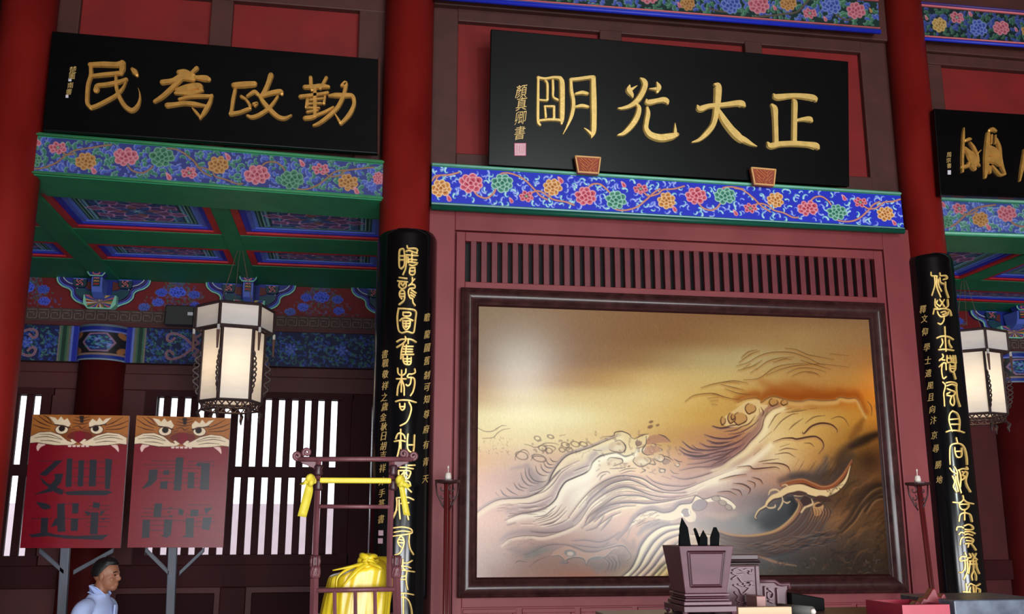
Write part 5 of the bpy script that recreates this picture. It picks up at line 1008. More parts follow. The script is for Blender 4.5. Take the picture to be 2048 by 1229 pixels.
# ---------------------------------------------------------------- the man walking past the sign board
def as_obj(mb):
    me = bpy.data.meshes.new('shell'); me.from_pydata(mb.v, [], mb.f); o = bpy.data.objects.new('shell', me); COL.objects.link(o); return o
def limb(pts, rs, n=14, step=5):
    """a closed tapering limb with rounded ends"""
    q = sp([(*p, r) for p, r in zip(pts, rs)], step); p = q[:, :3]; r = q[:, 3]
    d0 = (p[0] - p[1]) / np.linalg.norm(p[0] - p[1]); d1 = (p[-1] - p[-2]) / np.linalg.norm(p[-1] - p[-2])
    P_ = [p[0] + d0 * r[0] * f for f in (.95, .7)] + list(p) + [p[-1] + d1 * r[-1] * f for f in (.7, .95)]
    R2 = [r[0] * .3, r[0] * .72] + list(r) + [r[-1] * .72, r[-1] * .3]
    mb = MB(); mb.tube(P_, R2, n); return as_obj(mb)
def trunk(rings, n=28):
    """rings: x, z, half depth, half width"""
    q = sp(rings, 4); vs = []; fs = []
    for x, z, rx, ry in q:
        for k_ in range(n): th = 2 * math.pi * k_ / n; c, s_ = math.cos(th), math.sin(th); vs.append((x + rx * math.copysign(abs(c)**.85, c), ry * math.copysign(abs(s_)**.85, s_), z))
    for i in range(len(q) - 1):
        for k_ in range(n): fs.append((i * n + k_, i * n + (k_ + 1) % n, (i + 1) * n + (k_ + 1) % n, (i + 1) * n + k_))
    fs += [tuple(range(n - 1, -1, -1)), tuple((len(q) - 1) * n + k_ for k_ in range(n))]
    mb = MB(); mb.add(vs, fs); return as_obj(mb)
def baked(objs, voxel, name, smooth_it=4):
    """several shapes fused into one continuous surface"""
    dg = bpy.context.evaluated_depsgraph_get(); V = []; Fc = []
    for o in objs:
        e = o.evaluated_get(dg); me = e.to_mesh(); k = len(V)
        V += [tuple(v.co) for v in me.vertices]; Fc += [tuple(k + i for i in p.vertices) for p in me.polygons]; e.to_mesh_clear()
    for o in objs: bpy.data.objects.remove(o)
    me = bpy.data.meshes.new('fuse'); me.from_pydata(V, [], Fc); o = bpy.data.objects.new('fuse', me); COL.objects.link(o)
    r = o.modifiers.new('r', 'REMESH'); r.mode = 'VOXEL'; r.voxel_size = voxel; r.use_smooth_shade = True
    s_ = o.modifiers.new('sm', 'SMOOTH'); s_.iterations = smooth_it; s_.factor = .5
    dg = bpy.context.evaluated_depsgraph_get(); out = bpy.data.meshes.new_from_object(o.evaluated_get(dg)); out.name = name; bpy.data.objects.remove(o); return out
def ellipsoid(c, r, rot=0.):
    mb = MB(); n = 16; vs = []; fs = []
    for i in range(n + 1):
        ph = math.pi * i / n
        for k in range(2 * n):
            th = math.pi * k / n; x, z = r[0] * math.sin(ph) * math.cos(th), r[2] * math.cos(ph)
            vs.append((c[0] + x * math.cos(rot) - z * math.sin(rot), c[1] + r[1] * math.sin(ph) * math.sin(th), c[2] + x * math.sin(rot) + z * math.cos(rot)))
    for i in range(n):
        for k in range(2 * n): fs.append((i * 2 * n + k, (i + 1) * 2 * n + k, (i + 1) * 2 * n + (k + 1) % (2 * n), i * 2 * n + (k + 1) % (2 * n)))
    me = bpy.data.meshes.new('e'); me.from_pydata(vs, [], fs); o = bpy.data.objects.new('e', me); COL.objects.link(o); return o
PYY = 8.2
top = P(214, 1117, PYY); Hh = top[2]; k = Hh / 1.72                       # standing height from the crown of the head down to the floor
px0 = P(203, 1180, PYY)[0] - .02
# facing +x in his own frame; forward lean of the head
hc = (.055, 0, 1.60)
head = [ellipsoid((hc[0] - .012, 0, hc[2] + .022), (.098, .076, .094)), ellipsoid((hc[0] + .022, 0, hc[2] - .045), (.066, .060, .075)), ellipsoid((hc[0] + .052, 0, hc[2] - .095), (.034, .036, .026)), ellipsoid((hc[0] + .07, 0, hc[2] + .012), (.024, .05, .016)),
        ellipsoid((hc[0] + .098, 0, hc[2] - .030), (.016, .013, .018)), ellipsoid((hc[0] + .090, 0, hc[2] - .008), (.011, .010, .026), .3), ellipsoid((hc[0] + .082, 0, hc[2] - .066), (.014, .022, .008)), ellipsoid((hc[0] + .080, 0, hc[2] - .080), (.014, .020, .008)),
        ellipsoid((hc[0] - .004, .078, hc[2] - .012), (.018, .010, .032)), ellipsoid((hc[0] - .004, -.078, hc[2] - .012), (.018, .010, .032)), ellipsoid((hc[0] + .055, .038, hc[2] - .035), (.022, .018, .018)), ellipsoid((hc[0] + .055, -.038, hc[2] - .035), (.022, .018, .018))]
shapes = head + [trunk([(0, .80, .10, .15), (0, .92, .115, .165), (0, 1.06, .098, .14), (0, 1.22, .112, .155), (-.003, 1.36, .095, .15), (0, 1.42, .065, .09), (.012, 1.47, .055, .06), (.03, 1.53, .053, .054), (.045, 1.58, .05, .05)])]
for sg, sw in ((1, .10), (-1, -.06)):
    shapes.append(limb([(0, sg * .09, .86), (sw * .5, sg * .095, .70), (sw * 1.2 + .03, sg * .1, .50), (sw * 1.6, sg * .1, .32), (sw * 2.0 - .04, sg * .1, .09)], [.092, .085, .058, .056, .038]))
    shapes.append(limb([(sw * 2.0 - .05, sg * .1, .045), (sw * 2.0 + .04, sg * .105, .04), (sw * 2.0 + .13, sg * .11, .03)], [.036, .036, .028]))
    el = (-.035 - sw * .2, sg * .255, 1.115); wr = (.10 - sw * .6, sg * .24, .93)
    shapes.append(limb([(-.01, sg * .13, 1.375), (-.012, sg * .20, 1.33), (-.025 - sw * .1, sg * .24, 1.22), el], [.06, .058, .047, .042])); shapes.append(limb([el, tuple(np.array(el) * .55 + np.array(wr) * .45), wr], [.042, .040, .028]))
    hd = np.array([.45, 0, -.89]); sd = np.array([0, 1., 0]); w0 = np.array(wr)              # palm and five bent fingers
    for off in (-.022, 0, .022): shapes.append(limb([w0, w0 + hd * .05 + sd * off * .8, w0 + hd * .095 + sd * off], [.020, .019, .013], 10, 3))
    for off, ln in ((.030, .075), (.010, .085), (-.010, .08), (-.029, .062)):
        p1 = w0 + hd * .092 + sd * off * 1.05; p2 = p1 + (hd * .85 + np.array([.5, 0, -.1])) * ln * .45; p3 = p2 + (hd * .4 + np.array([.9, 0, .1])) * ln * .4
        shapes.append(limb([w0 + hd * .06 + sd * off, p1, p2, p3], [.0105, .010, .009, .0075], 8, 3))
    b0 = w0 + hd * .025 + np.array([.014, -sg * .016, 0]); shapes.append(limb([b0, b0 + hd * .03 + np.array([.026, -sg * .008, 0]), b0 + hd * .07 + np.array([.034, -sg * .006, 0])], [.014, .012, .009], 8, 3))
M_skin = mat('tanned_skin', (150, 98, 72), .5, var=.06, scale=10); M_shirt = mat('pale_blue_shirt_cotton', (176, 190, 232), .8, var=.05, scale=8, bump=.25, bscale=9); M_hair = mat('black_hair', (16, 13, 13), .5, var=.3, scale=60, bump=.4, bscale=120); M_trous = mat('dark_trouser_cloth', (32, 34, 42), .8); M_shoe = mat('black_shoe_leather', (16, 15, 15), .4)
person = thing('person', (px0, PYY, 0), 'person with short black hair in a pale blue short-sleeved shirt walking past the sign boards', 'person')
person.rotation_euler.z = math.radians(-14); person.scale = (k, k, k)
def pobj(name, me, m, smooth=True):
    me.materials.clear(); me.materials.append(m); o = bpy.data.objects.new(name, me); COL.objects.link(o); o.parent = person
    me.polygons.foreach_set('use_smooth', [smooth] * len(me.polygons)); return o
body = baked(shapes, .0065, 'body', 2); pobj('body', body, M_skin)
# shirt: looser torso and short sleeves, open collar
cl = [trunk([(0, .84, .128, .178), (0, .98, .130, .172), (-.004, 1.12, .122, .160), (.004, 1.26, .132, .170), (-.004, 1.36, .112, .165), (-.002, 1.425, .080, .105), (.006, 1.462, .066, .074)])]
for sg, sw in ((1, .10), (-1, -.06)): cl.append(limb([(-.01, sg * .13, 1.37), (-.012, sg * .20, 1.34), (-.02 - sw * .08, sg * .238, 1.25), (-.032 - sw * .16, sg * .255, 1.14)], [.070, .070, .066, .068]))
sh = pobj('shirt', baked(cl, .009, 'shirt', 3), M_shirt)
mb = MB(); 
for sg in (1, -1): mb.slab([(.068, sg * .008, 1.415), (.072, sg * .05, 1.455), (.02, sg * .078, 1.505), (-.05, sg * .062, 1.52), (-.066, 0, 1.522), (-.072, 0, 1.48), (-.05, sg * .075, 1.472), (.03, sg * .088, 1.45)], (.006, 0, .004))
o = mesh_obj('collar', mb, M_shirt); o.parent = person; o.matrix_parent_inverse = Matrix.Identity(4)
mb = MB(); mb.box((.138, -.016, .9), (.15, .016, 1.38)); 
for z in (1.0, 1.1, 1.2, 1.3): mb.tube([(.149, 0, z), (.155, 0, z)], .007, 8)
o = mesh_obj('button_placket', mb, M_shirt); o.parent = person
tr = [trunk([(0, .78, .125, .165), (0, .90, .126, .172), (0, .99, .112, .155)])]
for sg, sw in ((1, .10), (-1, -.06)): tr.append(limb([(0, sg * .088, .86), (sw * .5, sg * .095, .70), (sw * 1.2 + .03, sg * .1, .50), (sw * 1.6, sg * .1, .32), (sw * 2.0 - .04, sg * .1, .11)], [.10, .096, .078, .072, .064]))
pobj('trousers', baked(tr, .011, 'trousers', 3), M_trous)
for sg, sw in ((1, .10), (-1, -.06)): pobj('shoe', baked([ellipsoid((sw * 2 + .06, sg * .107, .045), (.13, .05, .05)), ellipsoid((sw * 2 - .03, sg * .105, .055), (.055, .042, .06))], .01, 'shoe', 2), M_shoe)
# hair: cap over crown, back and temples
hv = MB(); n = 22; vs = []; fs = []
for i in range(n + 1):
    ph = math.radians(4) + math.radians(112) * i / n
    for kq in range(36):
        th = 2 * math.pi * kq / 36; fwd = math.cos(th); lim = 62 if fwd > .55 else (62 + (112 - 62) * min(1, (.55 - fwd) / .75)); f = min(math.degrees(ph), lim); f = math.radians(f)
        thick = .010 * (1 if math.degrees(ph) < lim else .35) + (.012 if fwd > .3 and f < math.radians(60) else 0)
        vs.append((hc[0] - .014 + (.098 + thick) * math.sin(f) * fwd, (.077 + thick * .8) * math.sin(f) * math.sin(th), hc[2] + .024 + (.095 + thick) * math.cos(f)))
for i in range(n):
    for kq in range(36): fs.append((i * 36 + kq, (i + 1) * 36 + kq, (i + 1) * 36 + (kq + 1) % 36, i * 36 + (kq + 1) % 36))
fs.append(tuple(range(36))); me = bpy.data.meshes.new('hair'); me.from_pydata(vs, [], fs); pobj('hair', me, M_hair)
for sg in (1, -1):
    e = MB(); e.lathe([(.001, -.009), (.007, -.005), (.009, 0), (.007, .005), (.001, .009)], (0, 0), 10); e.v = [(hc[0] + .079 + v[0] * .6, sg * .031 + v[1] * 1.3, hc[2] - .004 + v[2] * .7) for v in e.v]; o = mesh_obj('eye', e, mat('dark_eye', (26, 18, 16), .25)); o.parent = person
    e = MB(); e.tube([(hc[0] + .085, sg * .012, hc[2] + .016), (hc[0] + .086, sg * .03, hc[2] + .021), (hc[0] + .074, sg * .05, hc[2] + .014)], .0045, 5); o = mesh_obj('eyebrow', e, M_hair); o.parent = person

# ---------------------------------------------------------------- seal rack with its yellow ribbon and bundle
RK = (560, 870, 3.423); RY = 5.8
def K(x, y, Y=RY): return P(x / RK[2] + RK[0], y / RK[2] + RK[1], Y)
M_rack = mat('dusky_red_rack_wood', (104, 58, 64), .4, var=.14, scale=14, stretch=(1, 1, .3), rgb2=(122, 72, 78)); M_rackd = mat('dark_rack_joint', (64, 34, 40), .4)
ft_ = K(500, 1229); rack = thing('seal_rack', (ft_[0], RY, 0), 'slender red wooden seal rack with scroll-ended top rail around the yellow bundle', 'rack')
def bar(name, pts, r, n=8, m=M_rack, flat=1., parent=rack): mb = MB(); mb.tube(pts, r, n, flat=flat); return mesh_obj(name, mb, m, parent, smooth=n > 6)
def drop_to(a, b, z): a, b = np.asarray(a), np.asarray(b); return a + (b - a) * ((z - a[2]) / (b[2] - a[2]))
top = bar('top_rail', [K(125, 168), K(905, 168)], .0145)
for xs, sg in ((122, 1), (908, -1)):
    mb = MB(); c = (xs, 145); mb.tube([K(c[0] + sg * (-4 + (27 - 20 * u) * math.cos(1.4 + u * 8.5)), c[1] + (27 - 20 * u) * math.sin(1.4 + u * 8.5)) for u in np.linspace(0, 1, 26)], .011, 6); mesh_obj('scroll_end', mb, M_rack, rack, smooth=True)
    c = (xs + sg * 66, 122 if sg > 0 else 132); mb = MB(); mb.tube([K(c[0] + sg * (-4 + (29 - 22 * u) * math.cos(2.2 + u * 8.5)), c[1] + (29 - 22 * u) * math.sin(2.2 + u * 8.5)) for u in np.linspace(0, 1, 26)], .011, 6); mesh_obj('scroll_end', mb, M_rack, rack, smooth=True)
    mb = MB(); xb = 255 if sg > 0 else 768; mb.slab([K(xb - sg * a, b_) for a, b_ in ((0, 182), (120, 182), (100, 200), (70, 208), (50, 222), (28, 228), (12, 250), (0, 240))], (0, .02, 0)); mesh_obj('corner_piece', mb, M_rack, rack, bevel=.003)
PL = [(264, 182), (256, 400), (246, 700), (241, 845)]; PR = [(766, 186), (762, 400), (752, 700), (747, 1040)]
bar('upper_post', [K(*p) for p in PL], .0165, 4); bar('upper_post', [K(*p) for p in PR], .0165, 4)
for px_ in (263, 775):
    for yy in (245, 345): mb = MB(); c = K(px_, yy); mb.lathe([(.018, -.032), (.026, -.02), (.020, 0), (.026, .02), (.018, .032)], (0, 0), 12); mb.v = [(v[0] + c[0], v[1] + c[1], v[2] + c[2]) for v in mb.v]; mesh_obj('post_ring', mb, M_rackd, rack, smooth=True)
bar('cross_rail', [K(222, 312), K(815, 312)], .016); bar('lower_rail', [K(262, 492), K(752, 495)], .0115)
for cx_ in (241, 797):
    for yy, tw in ((868, 0), (942, 1)):
        c = K(cx_, yy); mb = MB(); mb.lathe([(.018, -.034), (.025, -.028), (.028, -.012), (.022, .0), (.028, .018), (.025, .03), (.016, .034)], (0, 0), 16)
        mb.v = [(v[0] + c[0], v[1] + c[1], v[2] + c[2]) for v in mb.v]; j = mesh_obj('carved_joint', mb, M_rackd if not tw else M_rack, rack, smooth=True)
        mb = MB()
        for i in range(6): th = -math.pi + i * math.pi / 5; mb.tube([(c[0] + .026 * math.cos(th + .3 * tw * u) * (1 - .12 * abs(u)), c[1] + .026 * math.sin(th + .3 * tw * u), c[2] + .03 * u) for u in (-1, -.5, 0, .5, 1)], .005, 5)
        mesh_obj('petal_carving', mb, M_rack, j, smooth=True)
p0, p1 = K(236, 985), K(231, 1229); bar('lower_post', [p0, drop_to(p0, p1, .05)], .023, 4); p0, p1 = K(797, 980), K(803, 1229); bar('lower_post', [p0, drop_to(p0, p1, .05)], .023, 4)
bar('basket_rail', [K(248, 1068), K(788, 1058)], .014)
for x in (374, 515, 650): p0 = K(x, 1075); p1 = K(x + 2, 1229); bar('baluster', [p0, drop_to(p0, p1, 1.05)], .012, 6)
zs = 1.05
for yy in (RY, RY + .52): a, b_ = K(236, 1229), K(800, 1229); bar('shelf_rail', [(a[0], yy, zs), (b_[0], yy, zs)], .024)
mb = MB(); a, b_ = K(236, 1229), K(800, 1229); mb.box((a[0], RY, zs - .01), (b_[0], RY + .52, zs + .02)); mesh_obj('shelf', mb, M_rack, rack)
for x in (a[0], b_[0]):
    bar('rear_post', [(x, RY + .52, .03), (x, RY + .52, zs + .42)], .024, 4); bar('side_rail', [(x, RY, zs + .40), (x, RY + .52, zs + .40)], .016)
    bar('foot', [(x, RY - .15, .03), (x, RY + .68, .03)], .035, 4)
bar('rear_rail', [(a[0], RY + .52, zs + .40), (b_[0], RY + .52, zs + .40)], .016)
# ribbon tied along the cross rail
M_rib = mat('yellow_ribbon_satin', (226, 206, 62), .5, var=.06, scale=20, bump=.2, bscale=30)
rib = thing('ribbon', K(500, 312), 'flat yellow ribbon wrapped along the rack rail with two knotted hanging tails', 'ribbon')
mb = MB(); 
a, b_ = K(272, 293, RY - .03), K(762, 334, RY - .03); mb.box((a[0], RY - .034, b_[2]), (b_[0], RY + .03, a[2])); mesh_obj('band', mb, M_rib, rib, bevel=.008)
for s_, pts in ((1, [(215, 295), (248, 295), (250, 335), (215, 340)]), (1, [(790, 295), (830, 298), (828, 340), (792, 338)])): mb = MB(); mb.slab([K(x, y, RY - .04) for x, y in pts], (0, .07, 0)); mesh_obj('band_end', mb, M_rib, rib, bevel=.01)
def tail(name, L, Rr, dep):
    mb = MB(); n = len(L); l = sp([(*p, d) for p, d in zip(L, dep)], 5); r_ = sp([(*p, d + .012) for p, d in zip(Rr, dep)], 5)
    m = len(l); A = [K(x, y, RY - .05 + d) for x, y, d in l]; B = [K(x, y, RY - .05 + d) for x, y, d in r_]; off = np.array([0, .008, 0])
    vs = A + B + [p + off for p in A] + [p + off for p in B]; fs = []
    for i in range(m - 1): fs += [(i, m + i, m + i + 1, i + 1), (2 * m + i, 2 * m + i + 1, 3 * m + i + 1, 3 * m + i), (i, i + 1, 2 * m + i + 1, 2 * m + i), (m + i, 3 * m + i, 3 * m + i + 1, m + i + 1)]
    fs += [(m - 1, 2 * m - 1, 4 * m - 1, 3 * m - 1), (0, 2 * m, 3 * m, m)]
    mb.add(vs, fs); return mesh_obj(name, mb, M_rib, rib, smooth=True)
tail('tail', [(188, 318), (172, 360), (150, 440), (120, 558)], [(220, 330), (226, 380), (212, 450), (180, 566)], [0, -.02, 0, .01])
tail('tail', [(808, 312), (815, 360), (828, 440), (845, 550)], [(848, 322), (856, 380), (872, 460), (892, 556)], [0, -.02, 0, .01])
tail('tail', [(806, 330), (840, 350), (868, 372)], [(826, 300), (870, 330), (900, 352)], [-.02, -.03, -.01]); tail('tail', [(200, 330), (160, 345), (132, 340)], [(205, 295), (180, 298), (165, 318)], [-.02, -.03, -.01])
for c in ((208, 312), (824, 318)):
    mb = MB(); q = K(*c, RY - .06); mb.tube([q + np.array([(.010 + .004 * math.sin(3 * a)) * math.cos(a), .012 * math.sin(2 * a), .022 * math.sin(a)]) for a in np.linspace(0, 6.28, 18)], .016, 8, closed=True); mesh_obj('knot', mb, M_rib, rib, smooth=True)
# yellow silk bundle
M_silk = mat('yellow_silk', (226, 190, 18), .30, var=.10, scale=5, spec=.7, bump=.12, bscale=14, rgb2=(240, 212, 50))
cB = K(488, 1229, 6.06); wB = (K(735, 1100, 6.06)[0] - K(255, 1100, 6.06)[0]) / 2 * 1.0; ztop = K(600, 872, 6.06)[2]; zbot = zs + .02
bun = thing('cloth_bundle', (cB[0], 6.06, zbot), 'bright yellow silk bundle knotted on top, standing in the red seal rack', 'bundle')
n, m = 110, 54; vs = []; fs = []; kx, kz = .10, 1.0
for i in range(m + 1):
    v = i / m; z = v**.9; 
    for j in range(n):
        th = 2 * math.pi * j / n; c, s_ = math.cos(th), math.sin(th); e = .62 + .3 * v
        sx, sy = math.copysign(abs(c)**e, c), math.copysign(abs(s_)**e, s_)
        rad = (1.0 - .05 * v) * (1 - max(0, (v - .70) / .30)**3.4 * .98); z = v * .9 / .74 if v < .74 else .9 + .1 * ((v - .74) / .26)**.7
        fold = 1 + (.018 + .075 * v * (1 - v * .4)) * (.6 * math.sin(7 * th + 3.2 * v) + .4 * math.sin(13 * th - 5 * v + 1)) * (.4 + .9 * v) + .03 * math.sin(5 * th + 9 * v) + .02 * math.sin(23 * th + 4 * v)
        off = kx * v * v
        vs.append((cB[0] + off + sx * rad * fold * wB, 6.06 + sy * rad * fold * wB * .8, zbot + (ztop - zbot) * (z + .02 * math.sin(4 * th + 2) * v * (1 - v) + .10 * c * v**3 * (.4 + .6 * rad))))
for i in range(m):
    for j in range(n): fs.append((i * n + j, i * n + (j + 1) % n, (i + 1) * n + (j + 1) % n, (i + 1) * n + j))
fs += [tuple(range(n - 1, -1, -1)), tuple(m * n + j for j in range(n))]
mb = MB(); mb.add(vs, fs); mesh_obj('cloth', mb, M_silk, bun, smooth=True)
kc = K(604, 880, 5.98)
mb = MB()
for a0, tilt, r0 in ((0, .5, .055), (1.1, -.4, .05), (2.2, .2, .045)):
    mb.tube([kc + np.array([r0 * .85 * math.cos(a), .04 * math.sin(a), .03 * math.sin(a + a0) * (1 if tilt > 0 else -1) + .012]) for a in np.linspace(0, 6.28, 20)], .019, 8, closed=True, flat=.7)
for pts in ([(600, 880), (520, 900), (440, 935), (390, 985), (385, 1060)], [(590, 885), (530, 925), (470, 990), (430, 1040)], [(625, 880), (680, 905), (700, 920)], [(560, 885), (480, 905), (360, 930)], [(600, 860), (640, 870), (680, 905)]):
    q = sp([K(x, y, 5.93 - .05 * (y > 900) - .02 * (y > 960)) for x, y in pts], 5); mb.tube(q, np.linspace(.024, .008, len(q)), 8, flat=.5)
mesh_obj('knot', mb, M_silk, bun, smooth=True)

# ---------------------------------------------------------------- two tall candle stands beside the painting
M_cs = mat('candle_stand_red', (90, 26, 26), .35, var=.12); M_csd = mat('candle_stand_dark', (54, 26, 28), .45); M_can = mat('white_candle', (228, 216, 206), .5)
def candle_stand(tray, pole, Y, label):
    c = P(*tray, Y); foot = P(pole[1][0], pole[1][1], Y); top_ = P(pole[0][0], pole[0][1], Y); b0 = drop_to(top_, foot, 0.02)
    t = thing('candle_stand', (b0[0], Y, 0), label, 'candle stand', 'candle stands beside the painting'); mk = MB()
    mk.tube([top_, b0], .014, 10); mesh_obj('pole', mk, M_cs, t, smooth=True)
    mk = MB(); mk.tube([top_ + np.array([.026, .01, 0]), b0 + np.array([.026, .01, 0])], .009, 8); mesh_obj('pole', mk, M_cs, t, smooth=True)
    mk = MB(); mk.lathe([(.03, -.02), (.085, -.012), (.092, 0), (.092, .008), (.03, .01)], (0, 0), 24); mk.v = [(v[0] + c[0], v[1] + Y, v[2] + c[2]) for v in mk.v]; mesh_obj('tray', mk, M_csd, t)
    mk = MB(); mk.lathe([(.022, .01), (.024, .03), (.020, .055), (.016, .06)], (0, 0), 14); mk.v = [(v[0] + c[0] + .004, v[1] + Y, v[2] + c[2]) for v in mk.v]; cn = mesh_obj('candle', mk, M_can, t, smooth=True)
    mk = MB(); mk.lathe([(.003, .06), (.003, .09), (.008, .1), (.001, .112)], (0, 0), 8); mk.v = [(v[0] + c[0] + .004, v[1] + Y, v[2] + c[2]) for v in mk.v]; mesh_obj('wick', mk, M_can, cn)
    for sg in (-1, 1):
        mk = MB()
        for rr, zz, tn in ((.03, -.05, 5), (.024, -.11, 5), (.017, -.16, 4.5)): mk.tube([(c[0] + sg * (.036 + rr * (1 - .7 * u) * math.cos(u * tn + 2)), Y, c[2] + zz + rr * (1 - .7 * u) * math.sin(u * tn + 2)) for u in np.linspace(0, 1, 18)], .005, 5)
        mk.tube([(c[0] + sg * .084, Y, c[2] - .01), (c[0] + sg * .075, Y, c[2] - .09), (c[0] + sg * .045, Y, c[2] - .15), (c[0] + sg * .015, Y, c[2] - .2)], .006, 5); mesh_obj('fretwork_bracket', mk, M_csd, t, smooth=True)
    mk = MB(); mk.lathe([(.16, 0), (.16, .03), (.05, .06), (.03, .12)], (0, 0), 20); mk.v = [(v[0] + b0[0] + .012, v[1] + Y, v[2]) for v in mk.v]; mesh_obj('foot', mk, M_csd, t, smooth=True)
candle_stand((895, 963), [(892, 965), (889, 1229)], 7.12, 'thin red candle stand with white candle left of the wave painting')
candle_stand((1835, 968), [(1836, 970), (1868, 1229)], 7.0, 'thin red candle stand with small tray right of the wave painting')

# ---------------------------------------------------------------- the judge's table and what stands on it
TY0, TY1 = 4.35, 5.2; TZ = P(1250, 1221, TY1)[2]
M_tab = mat('table_top_brown', (120, 92, 84), .35, var=.15, scale=6, stretch=(.3, 1, 1)); M_tabd = mat('table_dark_wood', (58, 30, 32), .4)
tx0, tx1 = P(1190, 1222, TY1)[0], 5.0
dz = .75
mb = MB(); mb.box((tx0 - .6, 3.6, 0), (tx1 + .6, 6.9, dz)); dais = struct('floor_2', mb, M_floor)
tab = thing('table', ((tx0 + tx1) / 2, (TY0 + TY1) / 2, dz), 'long brown table carrying the tally box in front of the wave painting', 'table')
mb = MB(); mb.box((tx0, TY0, TZ - .05), (tx1, TY1, TZ)); mesh_obj('table_top', mb, M_tab, tab, bevel=.008)
mb = MB(); mb.box((tx0 + .08, TY0 + .06, TZ - .16), (tx1 - .08, TY0 + .09, TZ - .05)); mb.box((tx0 + .08, TY1 - .09, TZ - .16), (tx1 - .08, TY1 - .06, TZ - .05)); mesh_obj('apron', mb, M_tabd, tab)
for x in (tx0 + .08, tx1 - .16):
    for y in (TY0 + .06, TY1 - .14): mb = MB(); mb.box((x, y, dz), (x + .08, y + .08, TZ - .05)); mesh_obj('leg', mb, M_tabd, tab, bevel=.008)
T8 = (1300, 1020, 5.689)
def Q(x, y, Y): return P(x / T8[2] + T8[0], y / T8[2] + T8[1], Y)
M_tb = mat('tally_box_wood', (88, 50, 60), .4, var=.12, scale=12, stretch=(.4, 1, 1), rgb2=(98, 60, 72)); M_tbd = mat('tally_box_groove', (62, 26, 34), .45); M_tal = mat('black_tally_lacquer', (9, 11, 13), .8, spec=.06)
BYf = 4.62; f0, f1 = Q(350, 415, BYf), Q(968, 415, BYf); g0, g1 = Q(428, 962, BYf), Q(902, 962, BYf); dpt = .27
cx_ = (g0[0] + g1[0]) / 2; wt, wb_ = (f1[0] - f0[0]) / 2, (g1[0] - g0[0]) / 2; zt_, zb_ = f0[2], g0[2]; yc = BYf + dpt / 2
box = thing('tally_box', (cx_, yc, TZ), 'tapered square wooden tally box on a footed stand holding black tallies', 'box')
def ring(hw, hd, z): return [(cx_ - hw, yc - hd, z), (cx_ + hw, yc - hd, z), (cx_ + hw, yc + hd, z), (cx_ - hw, yc + hd, z)]
mb = MB(); v = ring(wt, dpt / 2, zt_) + ring(wb_, dpt / 2 * wb_ / wt, zb_) + ring(wt - .016, dpt / 2 - .016, zt_) + ring(wb_ - .012, dpt / 2 * wb_ / wt - .012, zb_ + .02)
fs = [(4, 5, 1, 0), (5, 6, 2, 1), (6, 7, 3, 2), (7, 4, 0, 3), (7, 6, 5, 4), (0, 1, 9, 8), (1, 2, 10, 9), (2, 3, 11, 10), (3, 0, 8, 11), (8, 9, 13, 12), (9, 10, 14, 13), (10, 11, 15, 14), (11, 8, 12, 15), (12, 13, 14, 15)]
mb.add(v, fs); mesh_obj('box_body', mb, M_tb, box, bevel=.003)
sl_ = lambda u, w_: np.array([cx_ + (u * 2 - 1) * (wt * (1 - w_) + wb_ * w_), yc - (dpt / 2) * ((1 - w_) + wb_ / wt * w_) - .002, zt_ + (zb_ - zt_) * w_])
mb = MB()
for i0, wd in ((.14, .012), (.18, .006)):
    c4 = [sl_(i0, .12 + (i0 - .14)), sl_(1 - i0, .12 + (i0 - .14)), sl_(1 - i0, .86 - (i0 - .14)), sl_(i0, .86 - (i0 - .14))]
    for i in range(4): mb.tube([c4[i], c4[(i + 1) % 4]], wd * .4, 4)
mesh_obj('panel_moulding', mb, M_tbd, box)
mb = MB(); z = zb_
for h0, h1, ex in ((0, .012, .010), (.015, .022, .003), (.024, .034, .008), (.036, .054, .016)): mb.box((cx_ - wb_ - ex, yc - dpt / 2 - ex + .025, z - h1), (cx_ + wb_ + ex, yc + dpt / 2 + ex - .025, z - h0))
mesh_obj('base_moulding', mb, M_tb, box, bevel=.004)
zf = zb_ - .07; mb = MB(); ex = .026
for sx in (-1, 1):
    for sy in (-1, 1):
        x = cx_ + sx * (wb_ + ex - .02); y = yc + sy * (dpt / 2 + .005); mb.tube([(x, y, zf + .01), (x + sx * .012, y, zf - .02), (x + sx * .004, y, (zf + TZ) / 2), (x + sx * .012, y, TZ + .022)], .014, 6)
mb.box((cx_ - wb_ - ex, yc - dpt / 2 - .02, zf - .012), (cx_ + wb_ + ex, yc + dpt / 2 + .02, zf + .014)); mb.box((cx_ - wb_ - ex, yc - dpt / 2 - .02, TZ + .001), (cx_ + wb_ + ex, yc + dpt / 2 + .02, TZ + .012)); mesh_obj('footed_stand', mb, M_tb, box, bevel=.004)
for lab, pts, yy in (('tallest black pointed tally standing in the tally box', [(340, 430), (338, 215), (365, 92), (432, 205), (468, 430)], 4.66), ('dark short tally behind the tallest tally at the left rim of the box', [(328, 430), (332, 280), (372, 285), (378, 430)], 4.71), ('narrow black tally leaning left beside the middle tally', [(560, 430), (498, 222), (515, 208), (528, 222), (600, 400), (604, 430)], 4.72),
                     ('middle black pointed tally with a low arrow tip', [(562, 430), (572, 312), (608, 235), (655, 320), (656, 430)], 4.68), ('broad black pointed tally nearest the right rim of the tally box', [(690, 430), (688, 315), (728, 200), (756, 200), (792, 280), (786, 430)], 4.68)):
    q = [Q(x, y, yy) for x, y in pts]; dn = np.array([0, 0, zb_ + .03 - zt_]); low = [q[0] + dn * .8, q[-1] + dn * .8]; t = None
    mb = MB(); cxm = (low[0][0] + low[1][0]) / 2; low = [np.array([cx_ + (p[0] - cx_) * .72, p[1], p[2]]) for p in low]; mb.slab([low[0]] + q[0:] + [low[1]], (0, .008, 0)); o = mesh_obj('tally', mb, M_tal, origin=(cxm, yy, low[0][2])); tag(o, lab, 'tally', 'tallies in the tally box')
